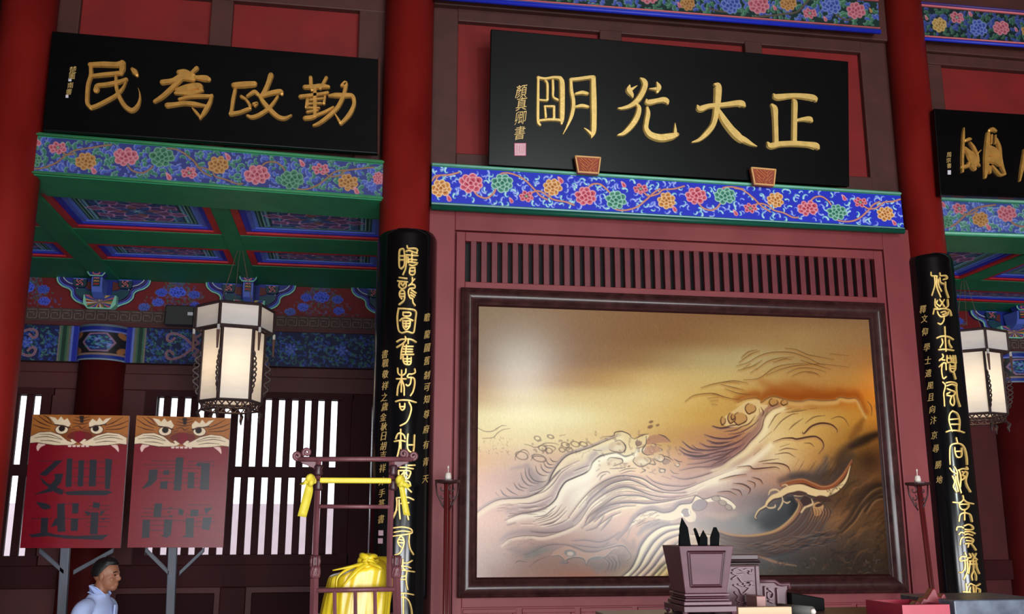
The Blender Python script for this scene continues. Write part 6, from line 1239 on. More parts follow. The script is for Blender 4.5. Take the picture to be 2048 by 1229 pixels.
# carved screen behind the box
SY = 5.02; M_scr = mat('carved_screen_wood', (88, 52, 60), .42, var=.15, scale=18, rgb2=(100, 64, 72))
sc0 = Q(920, 1090, SY); xm = Q(915, 800, SY)[0]; xr = Q(1245, 800, SY)[0]; hw = xr - xm; zt2 = Q(1100, 510, SY)[2]
scr = thing('desk_screen', (xm, SY + .04, TZ), 'carved reddish wooden desk screen with stepped wings behind the tally box', 'screen')
mb = MB(); mb.box((xm - hw, SY, TZ), (xm + hw, SY + .05, Q(1100, 640, SY)[2])); mesh_obj('panel', mb, M_scr, scr, bevel=.004)
mb = MB(); 
for a, b_, ex in ((510, 570, -.002), (575, 610, .006), (625, 645, 0)): mb.box((xm - hw - ex, SY - .012 - ex, Q(1100, b_, SY)[2]), (xm + hw + ex, SY + .06, Q(1100, a, SY)[2]))
mesh_obj('cornice', mb, M_tabd, scr, bevel=.004)
mb = MB(); mb.box((xm - hw - .006, SY - .018, Q(1100, 612, SY)[2]), (xm + hw + .006, SY + .05, Q(1100, 575, SY)[2])); mesh_obj('pale_moulding', mb, mat('screen_edge', (116, 100, 110), .3), scr, bevel=.005)
mb = MB()
for sx in (-1, 1): mb = MB(); mb.box((xm + sx * (hw - .012) - .01, SY - .01, TZ), (xm + sx * (hw - .012) + .01, SY, Q(1100, 640, SY)[2])); mesh_obj('panel_edge', mb, M_scr, scr, bevel=.002)
zw = lambda y: Q(1400, y, SY)[2]; xw = lambda x: Q(x, 900, SY)[0]
prof = [(1245, 815), (1420, 815), (1445, 830), (1465, 850), (1500, 858), (1582, 850), (1585, 905), (1560, 925), (1558, 1100), (1245, 1100)]
for sx in (1, -1):
    mb = MB(); pts = [(xw(x), SY + .005, zw(y) if y < 1095 else TZ) for x, y in prof]; pts = pts if sx > 0 else [(2 * xm - x, y, z) for x, y, z in pts][::-1]; mb.slab(pts, (0, .04, 0)); mesh_obj('wing', mb, M_scr, scr, bevel=.004)
    mb = MB(); pts = [(xw(x), SY, zw(y)) for x, y in prof[:7]]; pts = pts if sx > 0 else [(2 * xm - x, y, z) for x, y, z in pts]; mb.tube(pts, .010, 6); mesh_obj('wing_edge', mb, M_scr, scr, smooth=True)
mb = MB(); pl = Plane((0, SY - .001, 0), (0, -1, 0)); rg = np.random.default_rng(4)
for pts in ([(940, 690), (1000, 670), (1050, 690), (1100, 680), (1150, 700)], [(930, 790), (990, 760), (1040, 820), (1090, 830), (1160, 820)], [(1160, 690), (1120, 720), (1150, 730)], [(950, 860), (1010, 900), (1040, 960), (1080, 940), (1130, 890), (1170, 870)], [(1060, 850), (1110, 830), (1150, 850), (1120, 880), (1080, 870)], [(960, 940), (1000, 990), (980, 1030), (1030, 1050)], [(1090, 960), (1150, 980), (1170, 1040)], [(1000, 1070), (1060, 1050), (1110, 1080)], [(930, 720), (980, 740), (1060, 730)], [(1000, 850), (1050, 870)], [(1340, 900), (1370, 920), (1400, 960), (1380, 1010), (1340, 1000), (1335, 950), (1370, 950)], [(1350, 1040), (1400, 1060)], [(1300, 880), (1310, 1080)], [(1440, 900), (1450, 1080)]):
    ribbon(mb, pl, [(x, y, 11) for x, y in pts], .012, T8)
mesh_obj('relief_carving', mb, mat('relief_wood', (104, 68, 76), .4, var=.1), scr)
def block(name, px, Y, m, label, cat, depth, bev=.003):
    a, b_ = Q(px[0], px[3], Y), Q(px[2], px[1], Y); mb = MB(); mb.box((a[0], Y, TZ + .001), (b_[0], Y + depth, b_[2])); o = mesh_obj(name, mb, m, origin=((a[0] + b_[0]) / 2, Y + depth / 2, TZ), bevel=bev); return tag(o, label, cat)
block('gavel_block', (1218, 985, 1316, 1100), 4.82, mat('gavel_pink_wood', (176, 124, 116), .4, rgb2=(150, 96, 90), scale=20), 'small square wooden gavel block in front of the carved screen', 'block', .14)
block('wooden_ruler', (1005, 1106, 1612, 1160), 4.6, mat('pale_plank_wood', (214, 178, 140), .5, var=.08, scale=8, stretch=(.2, 1, 4)), 'flat pale wooden ruler lying right of the tally box', 'ruler', .05)
a, b_ = Q(1575, 1122, 4.75), Q(1885, 1142, 4.62); mb = MB(); r_ = (a[2] - TZ); mb.tube([(a[0], 4.86, TZ + .026), (b_[0], 4.66, TZ + .026)], .025, 14); sc_ = thing('scroll', ((a[0] + b_[0]) / 2, 4.76, TZ), 'grey rolled scroll with a white knob end lying on the table', 'scroll')
mesh_obj('roll', mb, mat('scroll_grey', (96, 96, 92), .6), sc_, smooth=True); mb = MB(); d = np.array([b_[0] - a[0], -.2, 0]); d /= np.linalg.norm(d); e = np.array([b_[0], 4.66, TZ + .026]); mb.tube([e, e + d * .012, e + d * .02], [.016, .014, .006], 10); mesh_obj('knob', mb, M_can, sc_, smooth=True)
pts = [(1612, 1112), (1610, 945), (1985, 1010), (1992, 1116)]; q = [Q(x, y, 4.98) for x, y in pts]; q[0][2] = q[3][2] = TZ + .001; mb = MB(); mb.slab(q, (0, .16, 0)); o = mesh_obj('ink_case', mb, mat('ink_case_black', (12, 11, 12), .6, spec=.1), origin=((q[0][0] + q[3][0]) / 2, 5.06, TZ), bevel=.006); tag(o, 'black ink case with a sloping lid beside the carved screen', 'case')
# red open box with a carved brush rest, marbled slab
R5 = (1640, 800, 2.865)
def S(x, y, Y): return P(x / R5[2] + R5[0], y / R5[2] + R5[1], Y)
M_rb = mat('red_box_lacquer', (168, 44, 66), .35, var=.06); M_rbd = mat('red_box_inside', (110, 26, 36), .45)
yb = 4.45; a, b_ = S(470, 1178, yb), S(742, 1178, yb); zt3 = a[2]; dp = .34
rb = thing('red_box', ((a[0] + b_[0]) / 2, yb + dp / 2, TZ), 'open crimson lacquer box at the right end of the table', 'box')
mb = MB(); w_ = .018
mb.box((a[0], yb, TZ + .001), (b_[0], yb + w_, zt3)); mb.box((a[0], yb + dp - w_, TZ + .001), (b_[0], yb + dp, zt3)); mb.box((a[0], yb + w_, TZ + .001), (a[0] + w_, yb + dp - w_, zt3)); mb.box((b_[0] - w_, yb + w_, TZ + .001), (b_[0], yb + dp - w_, zt3)); mesh_obj('sides', mb, M_rb, rb)
mb = MB(); mb.box((a[0] + w_, yb + w_, TZ + .001), (b_[0] - w_, yb + dp - w_, TZ + .012)); mesh_obj('bottom', mb, M_rbd, rb)
q = S(625, 1150, yb + .17); top_ = S(650, 1078, yb + .17); mb = MB(); h = top_[2] - TZ - .013
prof = [(-.13, 0), (-.125, .38), (-.10, .5), (-.075, .42), (-.05, .62), (-.03, .58), (-.0, .80), (.02, .98), (.04, .98), (.055, .66), (.075, .62), (.09, .78), (.105, .76), (.12, .4), (.13, 0)]
mb.slab([(q[0] + x * .74, yb + .15, TZ + .013 + z * h) for x, z in prof], (0, .05, 0)); o = mesh_obj('brush_rest', mb, mat('brush_rest_red', (120, 34, 44), .25, spec=.7), origin=(q[0], yb + .17, TZ + .013), bevel=.008); tag(o, 'jagged glossy dark red brush rest in the open crimson box', 'brush rest')
a, b_ = S(742, 1148, 4.5), S(1300, 1152, 4.5); mb = MB(); mb.box((a[0] + .004, 4.47, TZ + .001), (b_[0], 4.95, a[2])); o = mesh_obj('stone_slab', mb, mat('blue_grey_marble', (58, 68, 86), .3, var=.4, scale=9, rgb2=(104, 114, 130), stretch=(1, 3, 1)), origin=((a[0] + b_[0]) / 2, 4.7, TZ), bevel=.006); tag(o, 'blue-grey marbled stone slab at the right end of the table', 'slab')

# ---------------------------------------------------------------- the framed painting of surging waves
FYf = 7.40
o0 = [P(918, 573, FYf), P(1774, 607, FYf), P(1817, 1184, FYf), P(920, 1201, FYf)]
fx0, fx1 = (o0[0][0] + o0[3][0]) / 2, (o0[1][0] + o0[2][0]) / 2; fz1, fz0 = (o0[0][2] + o0[1][2]) / 2, (o0[2][2] + o0[3][2]) / 2
M_frame = mat('dark_frame_lacquer', (54, 27, 28), .27, var=.2, scale=14, spec=.5, rgb2=(72, 40, 40)); M_fin = mat('frame_inner_edge', (44, 14, 14), .3)
ptg = thing('painting', ((fx0 + fx1) / 2, 7.45, fz0), 'huge framed painting of golden brown curling sea waves on the middle wall', 'painting')
prof = [(0, .065), (0, .012), (.006, .002), (.016, .0), (.022, -.006), (.04, -.018), (.062, -.024), (.085, -.018), (.108, .002), (.118, .014), (.124, .016), (.134, .030)]
def rect(ins, y): return [(fx0 + ins, FYf + y, fz0 + ins), (fx1 - ins, FYf + y, fz0 + ins), (fx1 - ins, FYf + y, fz1 - ins), (fx0 + ins, FYf + y, fz1 - ins)]
for side in range(4):
    mb = MB(); vs = []
    for ins, y in prof: r_ = rect(ins, y); vs += [r_[side], r_[(side + 1) % 4]]
    mb.add(vs, [(2 * i, 2 * i + 1, 2 * i + 3, 2 * i + 2) for i in range(len(prof) - 1)]); fo = mesh_obj('frame_side', mb, M_frame, ptg, smooth=True)
mb = MB(); 
for side in range(4):
    r0, r1 = rect(.132, .026), rect(.146, .036); a, b_ = r0[side], r0[(side + 1) % 4]; c, d = r1[(side + 1) % 4], r1[side]; mb.add([a, b_, c, d], [(0, 1, 2, 3)])
mesh_obj('inner_edge', mb, M_fin, ptg)
pcorn = [(950, 609), (1746, 636), (1793, 1153), (950.5, 1159.5)]
def paint_waves():
    W, H = 760, 506
    cv = Canvas(W, H, (200, 160, 100), pcorn)
    rows = {622: [(960, 168, 136, 98), (1150, 170, 128, 84), (1350, 164, 118, 74), (1550, 160, 116, 72), (1740, 158, 116, 76)],
            680: [(960, 166, 132, 96), (1150, 166, 122, 78), (1350, 166, 120, 72), (1480, 184, 142, 84), (1600, 190, 150, 90), (1745, 178, 130, 78)],
            720: [(960, 164, 128, 92), (1150, 168, 122, 78), (1280, 180, 138, 84), (1400, 206, 178, 116), (1500, 212, 186, 122), (1620, 190, 148, 86), (1750, 196, 132, 68)],
            760: [(960, 168, 128, 88), (1100, 170, 126, 80), (1200, 188, 148, 92), (1300, 216, 184, 124), (1450, 208, 180, 118), (1600, 186, 142, 82), (1700, 190, 138, 72), (1755, 220, 142, 62)],
            795: [(960, 196, 160, 112), (1060, 206, 178, 124), (1160, 222, 196, 138), (1300, 226, 200, 140), (1420, 210, 172, 98), (1500, 196, 148, 76), (1570, 170, 98, 34), (1640, 164, 94, 32), (1755, 222, 138, 50)],
            835: [(960, 238, 222, 170), (1150, 240, 228, 178), (1300, 222, 190, 124), (1400, 206, 164, 84), (1470, 198, 156, 84), (1530, 224, 196, 140), (1620, 206, 168, 100), (1700, 192, 140, 62), (1755, 200, 130, 48)],
            880: [(960, 238, 216, 166), (1100, 234, 214, 166), (1220, 228, 198, 142), (1340, 198, 154, 84), (1420, 188, 136, 90), (1480, 176, 120, 88), (1540, 228, 200, 146), (1620, 206, 162, 92), (1700, 164, 114, 50), (1762, 128, 82, 38)],
            920: [(960, 226, 184, 142), (1060, 214, 186, 164), (1120, 214, 180, 150), (1180, 232, 216, 184), (1280, 232, 206, 162), (1370, 200, 150, 112), (1440, 152, 112, 108), (1500, 196, 160, 130), (1550, 226, 200, 156), (1620, 192, 144, 84), (1690, 126, 86, 44), (1735, 64, 42, 28), (1775, 118, 70, 40)],
            960: [(960, 220, 176, 152), (1050, 188, 164, 166), (1110, 220, 200, 186), (1160, 238, 226, 208), (1280, 228, 192, 152), (1380, 186, 146, 130), (1430, 226, 206, 180), (1480, 196, 166, 154), (1560, 180, 134, 106), (1630, 146, 104, 66), (1690, 94, 70, 46), (1745, 112, 74, 44), (1778, 118, 80, 46)],
            1000: [(960, 216, 178, 162), (1060, 202, 174, 172), (1120, 216, 196, 190), (1170, 242, 234, 214), (1260, 228, 204, 162), (1350, 196, 168, 158), (1440, 170, 142, 148), (1500, 140, 126, 136), (1560, 96, 88, 96), (1620, 80, 70, 66), (1680, 98, 68, 42), (1760, 102, 68, 40)],
            1040: [(960, 224, 184, 162), (1060, 208, 180, 172), (1130, 222, 200, 188), (1190, 214, 184, 164), (1260, 216, 172, 146), (1320, 214, 188, 158), (1390, 176, 152, 148), (1450, 162, 144, 148), (1510, 138, 140, 152), (1580, 72, 78, 92), (1630, 110, 92, 80), (1670, 142, 100, 66), (1720, 100, 72, 48), (1780, 94, 64, 40)],
            1080: [(960, 206, 172, 158), (1060, 186, 158, 156), (1150, 186, 152, 142), (1210, 176, 146, 144), (1260, 204, 156, 126), (1320, 200, 178, 156), (1400, 200, 172, 140), (1460, 160, 150, 154), (1530, 134, 130, 142), (1590, 118, 92, 82), (1650, 96, 78, 68), (1720, 86, 66, 48), (1785, 92, 64, 42)],
            1115: [(960, 188, 158, 154), (1060, 166, 142, 138), (1140, 160, 130, 122), (1200, 146, 124, 118), (1250, 136, 112, 104), (1300, 216, 190, 150), (1400, 196, 164, 128), (1470, 126, 120, 126), (1550, 84, 86, 100), (1640, 74, 64, 58), (1720, 66, 52, 44), (1785, 76, 56, 40)],
            1156: [(960, 178, 152, 154), (1050, 166, 134, 128), (1120, 170, 124, 104), (1180, 176, 114, 86), (1225, 160, 130, 110), (1270, 220, 192, 138), (1340, 196, 160, 98), (1420, 150, 126, 96), (1500, 98, 88, 78), (1600, 76, 68, 58), (1700, 64, 54, 42), (1790, 62, 48, 38)]}
    ys = sorted(rows); gx = np.linspace(944, 1796, 110); R = np.array([[np.interp(gx, [p[0] for p in rows[y]], [p[1 + c] for p in rows[y]]) for c in range(3)] for y in ys])
    # photo-unit coordinates of each sheet pixel
    Mi = np.linalg.inv(cv.M); X, Y = np.meshgrid(np.arange(W) + .5, np.arange(H) + .5); q = np.stack([X, Y, np.ones_like(X)], -1) @ Mi.T; px, py = q[..., 0] / q[..., 2], q[..., 1] / q[..., 2]
    fx = np.clip((px - 944) / (852 / 109), 0, 108.999); ix = fx.astype(int); tx = (fx - ix)[..., None]; yi = np.clip(np.searchsorted(ys, py) - 1, 0, len(ys) - 2); ya = np.array(ys, float); ty = np.clip((py - ya[yi]) / (ya[yi + 1] - ya[yi]), 0, 1)[..., None]; ty = ty * ty * (3 - 2 * ty)
    R[:3] *= np.array([.90, .92, 1.0])[None, :, None]; Rt = R.transpose(0, 2, 1); top = Rt[yi, ix] * (1 - tx) + Rt[yi, ix + 1] * tx; bot = Rt[yi + 1, ix] * (1 - tx) + Rt[yi + 1, ix + 1] * tx
    cv.a[:] = top * (1 - ty) + bot * ty
    for _ in range(5):                                         # let the washes run into each other
        a = cv.a; cv.a = (a + np.roll(a, 4, 0) + np.roll(a, -4, 0) + np.roll(a, 5, 1) + np.roll(a, -5, 1)) / 5; cv.a[:6] = a[:6]; cv.a[-6:] = a[-6:]; cv.a[:, :6] = a[:, :6]; cv.a[:, -6:] = a[:, -6:]
    rg = np.random.default_rng(12); n1 = rg.normal(0, 1, (H, W)); n1 = (n1 + np.roll(n1, 1, 0) + np.roll(n1, 2, 0) + np.roll(n1, -1, 0)) / 2
    cv.a += n1[..., None] * 2.2
    p1, p2, p3, p4, p5, p6, p7, p8 = (940, 600, 4.39), (1340, 620, 4.39), (940, 840, 6.143), (1180, 840, 6.143), (1420, 780, 5.586), (940, 980, 6.47), (1180, 980, 6.4), (1460, 920, 4.915)
    k = cv.k
    DKL = (58, 38, 36)
    def line(org, pts, wd=1.1, c=DKL, al=.75): cv.stroke(pts, [.35 * k, wd * .7 * k, wd * .85 * k, wd * .62 * k, .3 * k], tuple(v * .86 for v in c), min(1, al * 1.12), 1.05, org)
    def shade(org, pts, wd, c, al): cv.stroke(pts, [wd * .4 * k, wd * k, wd * .5 * k], c, al, wd * 1.5 * k, org)
    def off(pts, dx, dy): return [(x + dx, y + dy) for x, y in pts]
    def flow(org, pts, wd=1.2, c=DKL, dkc=(150, 116, 120), ltc=(244, 230, 196), dy=12, al=.8, sa=.45):
        s = org[2]; shade(org, off(pts, 0, -s * 2.4), 3.2, dkc, sa); shade(org, off(pts, s * .4, s * 2.6), 2.8, ltc, sa * 1.25); line(org, pts, wd, c, al)
    CRM = (242, 226, 190)
    # --- far left spray and first swell
    for pts in ([(110, 100), (200, 145), (300, 140), (400, 80), (465, 75)], [(170, 232), (300, 220), (350, 170), (420, 125), (510, 110)], [(330, 115), (420, 70)]): line(p3, pts, .8, (128, 98, 78), .7)
    for i in range(46):
        x, y = rg.uniform(60, 520), rg.uniform(190, 420); line(p3, [(x, y), (x + rg.uniform(-30, 30), y + rg.uniform(4, 24))], .7, (128, 92, 76), .5 * rg.random() + .15)
    for c, rx, ry in (((650, 440), 14, 9), ((980, 380), 8, 6), ((1180, 310), 9, 6), ((1300, 300), 10, 6), ((1400, 300), 9, 5), ((860, 470), 16, 8), ((1000, 210), 7, 4), ((840, 230), 7, 5), ((1230, 370), 8, 5), ((1140, 370), 7, 5), ((900, 350), 9, 6)):
        cv.ell(c, rx * k * .8, ry * k * .8, DKL, .55, p3, 1.4, .3, ring=.7 * k)
    for pts in ([(680, 300), (760, 320), (800, 340), (860, 330), (930, 290), (1040, 290), (1100, 310)], [(570, 500), (580, 440), (660, 370), (720, 390), (740, 430)], [(760, 500), (800, 450), (880, 450), (920, 460)], [(1110, 200), (1180, 185)], [(920, 330), (1000, 320), (1060, 350), (1030, 390)], [(1380, 460), (1400, 420), (1470, 380), (1500, 350)], [(1510, 320), (1600, 290)]): line(p3, pts, .9, (110, 84, 74), .7)
    for i in range(30):
        x, y = rg.uniform(780, 1480), rg.uniform(240, 420); cv.ell((x, y), (2 + 3 * rg.random()) * k * .6, 2 * k * .6, (112, 86, 76), .5, p3, 1.2, rg.random() * 3, ring=.6 * k)
    shade(p3, [(720, 560), (780, 680), (860, 780), (760, 860)], 9, (150, 138, 160), .6); shade(p3, [(520, 600), (620, 580), (720, 560)], 4, (168, 150, 164), .5)
    for pts in ([(740, 590), (740, 660), (800, 740), (900, 760), (960, 740)], [(690, 590), (705, 690), (770, 765), (860, 780)], [(815, 560), (840, 640), (900, 680), (960, 680)], [(880, 545), (900, 605), (960, 645), (1010, 640)], [(915, 520), (945, 575), (1010, 590), (1050, 580)], [(640, 650), (660, 730), (720, 795), (790, 810)], [(550, 770), (600, 840), (680, 870)], [(610, 780), (640, 820), (720, 840)], [(390, 850), (430, 910), (510, 950)], [(330, 890), (370, 930)], [(460, 830), (520, 880), (600, 920)], [(990, 470), (1030, 510), (1090, 510)], [(940, 490), (980, 545), (1040, 550)]): line(p3, pts, 1.3, (112, 98, 116), .75)
    # --- long crests
    c1 = [(70, 1160), (200, 1060), (350, 982), (500, 960), (700, 948), (860, 880), (960, 790), (1015, 670), (1090, 550), (1200, 440), (1350, 385), (1500, 335), (1650, 270), (1760, 228), (1860, 190)]
    shade(p3, off(c1, 6, 42), 7, CRM, .75); shade(p3, off(c1, -6, -16), 3, (150, 134, 150), .55); line(p3, c1, 1.5, (96, 82, 92), .85)
    c2 = [(480, 1180), (640, 1138), (820, 1108), (960, 1060), (1060, 970), (1110, 862), (1180, 762), (1280, 712), (1420, 652), (1490, 592), (1520, 510), (1620, 432), (1760, 405), (1860, 412)]
    shade(p3, off(c2, -10, -60), 8, (158, 142, 172), .55); shade(p3, off(c2, 14, 46), 9, (250, 242, 222), .8); line(p3, c2, 1.7, (90, 76, 84), .9)
    for pts in ([(750, 880), (900, 830), (1000, 740), (1090, 635), (1200, 570), (1350, 500)], [(800, 920), (930, 870), (1040, 770), (1130, 650), (1260, 560)], [(960, 800), (1040, 700), (1120, 622)], [(600, 1020), (760, 1020), (900, 980), (1010, 930)], [(620, 1075), (760, 1070), (900, 1050)], [(1280, 630), (1380, 590), (1470, 560)]): shade(p3, off(pts, 0, 14), 2, (236, 220, 206), .6); line(p3, pts, 1.2, (124, 108, 124), .7)
    shade(p3, [(960, 800), (1040, 700), (1120, 622)], 2.2, (120, 104, 120), .5)
    for i in range(26):
        x, y = rg.uniform(330, 900), rg.uniform(990, 1160); line(p3, [(x, y), (x + 60, y - 6), (x + 90, y - 2)], .8, (150, 122, 118), .4)
    # --- foam on the middle crest (p4)
    cr = [(0, 600), (40, 525), (130, 450), (300, 405), (370, 420), (440, 450), (550, 405), (580, 350), (680, 330)]
    line(p4, cr, 2.2, (74, 60, 58), .95); shade(p4, off(cr, 0, 34), 6, (246, 240, 214), .8)
    cv.poly([(60, 340), (300, 230), (400, 140), (500, 190), (560, 240), (720, 180), (680, 300), (600, 340), (560, 400), (440, 440), (320, 400), (130, 430)], (238, 226, 184), .55, p4, smooth=4)
    for c, rx, ry, rot in (((310, 510), 16, 8, -.2), ((340, 335), 17, 12, -.1), ((600, 285), 6, 6, 0), ((640, 505), 18, 10, 0), ((850, 470), 11, 7, .4), ((940, 515), 8, 5, .2), ((1070, 550), 5, 3.5, 0), ((885, 620), 6, 4, 0), ((760, 380), 5, 4, 0), ((780, 320), 5, 3, 0), ((860, 370), 4, 3, 0)):
        cv.ell(c, rx * k, ry * k, (206, 180, 148), .55, p4, 2, rot); cv.stroke([(c[0] + rx * 6 * math.cos(t + rx), c[1] + ry * 6 * math.sin(t + rx) * (1 + .2 * math.sin(3 * t))) for t in np.linspace(0, 4.6, 9)], [.4 * k, 1. * k, .5 * k], (76, 56, 48), .85, 1.1, p4, 3); cv.ell((c[0] + 8, c[1] + 10), rx * .5 * k, ry * .45 * k, (236, 224, 190), .7, p4, 3, rot)
    cv.poly([(690, 260), (740, 200), (860, 190), (990, 270), (880, 280), (760, 300), (700, 300)], (176, 124, 98), .75, p4, smooth=4); cv.poly([(650, 390), (700, 330), (820, 320), (880, 360), (800, 410), (700, 430)], (182, 132, 104), .7, p4, smooth=4)
    cv.ell((600, 290), 5 * k, 5 * k, (140, 104, 84), .8, p4, 2); cv.ell((940, 520), 6 * k, 4 * k, (150, 110, 92), .7, p4, 2)
    for pts in ([(180, 210), (290, 200), (310, 160), (390, 145), (480, 180), (510, 220), (550, 240)], [(30, 330), (130, 290)], [(40, 370), (150, 380)], [(550, 240), (640, 190), (720, 178)], [(840, 180), (920, 210), (990, 270)], [(690, 200), (690, 290), (640, 380), (690, 430), (780, 425)], [(760, 290), (880, 320)], [(890, 440), (960, 460), (1020, 500)], [(1030, 480), (1080, 510), (1130, 515)], [(720, 540), (800, 545), (770, 480)], [(640, 600), (680, 620), (620, 650)], [(860, 600), (920, 610), (910, 650)], [(480, 290), (490, 340)], [(415, 280), (440, 340), (425, 410)]): line(p4, pts, 1.2, (86, 66, 60), .85)
    for c, s_ in (((750, 30), 3.2), ((740, 90), 4), ((830, 70), 2.6), ((480, 570), 2)): cv.ell(c, s_ * 1.4 * k, s_ * .8 * k, (128, 92, 62), .8, p4, 1.5, -.4)
    for i in range(40):
        x, y = rg.uniform(20, 1100), rg.uniform(150, 640); cv.ell((x, y), (1.2 + 2.6 * rg.random()) * k, 1.4 * k, (112, 84, 72), .45, p4, 1.2, rg.random() * 3, ring=.5 * k)
    for pts in ([(245, 600), (340, 595), (440, 585)], [(360, 635), (460, 600), (570, 595)], [(380, 660), (480, 630), (560, 630)], [(400, 535), (470, 535)], [(90, 700), (140, 650), (220, 635), (250, 660)], [(120, 740), (150, 690), (200, 660)], [(725, 640), (810, 662)], [(985, 610), (1020, 650), (1090, 660)], [(880, 690), (1000, 725)], [(80, 630), (120, 600)]): line(p4, pts, 1.0, (108, 82, 74), .75)
    # --- the great parallel flow of the middle wave
    L = [[(-260, 1200), (-120, 1010), (0, 880), (100, 800), (200, 740), (350, 690), (500, 690), (650, 722), (760, 790), (900, 855), (1050, 865), (1200, 832), (1350, 770), (1550, 690), (1843, 580)],
         [(-200, 1240), (-60, 1080), (0, 990), (120, 880), (250, 790), (380, 748), (500, 738), (650, 792), (780, 862), (950, 892), (1200, 885), (1400, 800)],
         [(-110, 1240), (0, 1060), (150, 932), (300, 852), (450, 822), (600, 862), (750, 922), (950, 947), (1150, 930), (1300, 880)],
         [(-60, 1290), (0, 1180), (150, 1060), (330, 942), (500, 922), (640, 932), (800, 982), (950, 972), (1100, 940)],
         [(0, 1260), (150, 1102), (300, 1032), (500, 1012), (700, 1022), (900, 1002), (1100, 962), (1290, 920)],
         [(60, 1250), (200, 1132), (400, 1062), (560, 1052)], [(110, 1290), (260, 1180), (380, 1130)]]
    for i, pts in enumerate(L): flow(p4, pts, 1.6 if i < 5 else 1.1, (88, 66, 68), (166, 122, 122) if i % 2 else (178, 138, 130), (248, 232, 188), al=.85)
    for i in range(len(L) - 3):                               # finer lines between
        a, b_ = sp(L[i], 4), sp(L[i + 1], 4); m = min(len(a), len(b_))
        for f in (.2, .36, .52, .68, .84): pts = a[:m] * (1 - f) + b_[:m] * f; j = rg.integers(1, max(2, m - 24)); line(p4, [tuple(v) for v in pts[j:j + rg.integers(12, 26):3]], .9, (110, 74, 70), .6)
    for pts in ([(690, 690), (800, 765), (950, 802), (1150, 812), (1300, 772)], [(1000, 692), (1150, 727), (1350, 690), (1600, 602), (1843, 470)], [(1100, 622), (1300, 582), (1500, 572), (1700, 490), (1843, 410)], [(1190, 552), (1400, 522), (1650, 440), (1843, 330)], [(1200, 480), (1350, 480), (1500, 460), (1680, 390)]): shade(p4, off(pts, 0, -10), 2.4, (150, 112, 114), .4); line(p4, pts, 1.3, (104, 74, 76), .75)
    br = [(1200, 850), (1350, 780), (1550, 700), (1843, 560), (2050, 420), (2200, 290)]
    shade(p4, off(br, 10, 30), 9, (246, 232, 200), .75)
    for pts in ([(1090, 362), (1180, 422), (1350, 442), (1550, 402), (1843, 330)], [(1130, 262), (1210, 332), (1300, 372), (1400, 380)], [(1250, 312), (1330, 362), (1500, 372), (1700, 322), (1843, 250)], [(1340, 282), (1450, 332), (1620, 330), (1780, 272)], [(1400, 182), (1520, 222), (1680, 232), (1843, 182)], [(1430, 250), (1540, 285), (1700, 270)], [(1490, 80), (1600, 104), (1750, 80), (1843, 50)], [(1100, 330), (1220, 395), (1380, 410)], [(1150, 420), (1300, 455), (1460, 440)]): shade(p4, off(pts, 0, 12), 2.2, (140, 104, 116), .5); line(p4, pts, 1.7, (92, 58, 66), .8)
    # --- big right crest (p5)
    eb = [(0, 880), (120, 840), (230, 760), (360, 670), (440, 580), (520, 500), (570, 430), (600, 320), (680, 230), (780, 190)]
    shade(p5, off(eb, 34, 26), 9, (240, 222, 176), .8); shade(p5, off(eb, -34, -20), 8, (140, 96, 96), .6); line(p5, eb, 1.5, (104, 70, 66), .7)
    for j, pts in enumerate([[(0, 520), (100, 548), (250, 540), (380, 480)], [(0, 600), (120, 604), (250, 572)], [(0, 630), (140, 636), (300, 590), (440, 480)], [(60, 690), (160, 685), (300, 640)], [(30, 740), (150, 725), (260, 670), (380, 600)], [(0, 790), (110, 770), (220, 700)], [(30, 405), (120, 432), (230, 410), (330, 370)], [(150, 470), (280, 450), (400, 380)], [(200, 500), (330, 480), (470, 400), (540, 330)], [(0, 850), (120, 790), (230, 740)]]): line(p5, pts, 1.5, (98, 62, 70), .7)
    dk = [(300, 150), (400, 110), (520, 100), (560, 150), (640, 100), (720, 85), (860, 125), (1000, 140), (1100, 120), (1240, 130), (1390, 120), (1440, 92), (1530, 105), (1620, 105), (1670, 190), (1720, 290)]
    shade(p5, off(dk, 0, -40), 12, (150, 74, 22), .65); line(p5, dk, 1.9, (112, 62, 30), .85); shade(p5, off(dk, 0, 24), 6, (226, 194, 128), .6)
    cv.poly([(120, 380), (150, 310), (280, 220), (400, 140), (540, 120), (560, 170), (640, 180), (560, 260), (480, 330), (380, 400), (220, 420)], (226, 196, 142), .75, p5, smooth=4)
    for c, rx, ry, rot in (((445, 215), 11, 10, .4), ((330, 325), 14, 12, 0), ((235, 320), 8, 10, .2), ((250, 310), 4, 5, 0), ((700, 145), 9, 7, -.3), ((820, 150), 7, 5, -.5), ((140, 350), 5, 8, .3)): cv.ell(c, rx * k, ry * k, (188, 140, 82), .8, p5, 2, rot); cv.stroke([(c[0] + rx * 5.4 * math.cos(t - .6), c[1] + ry * 5.4 * math.sin(t - .6) * (1 + .18 * math.sin(3 * t))) for t in np.linspace(0, 5.0, 9)], [.5 * k, 1.3 * k, .6 * k], (80, 46, 28), .9, 1.2, p5, 3)
    for pts in ([(30, 410), (120, 430), (240, 400), (330, 390), (390, 350)], [(330, 420), (430, 380), (500, 290)], [(560, 200), (590, 260), (570, 300)], [(540, 220), (550, 280)], [(640, 240), (600, 300)]): line(p5, pts, 1.2, (96, 60, 40), .8)
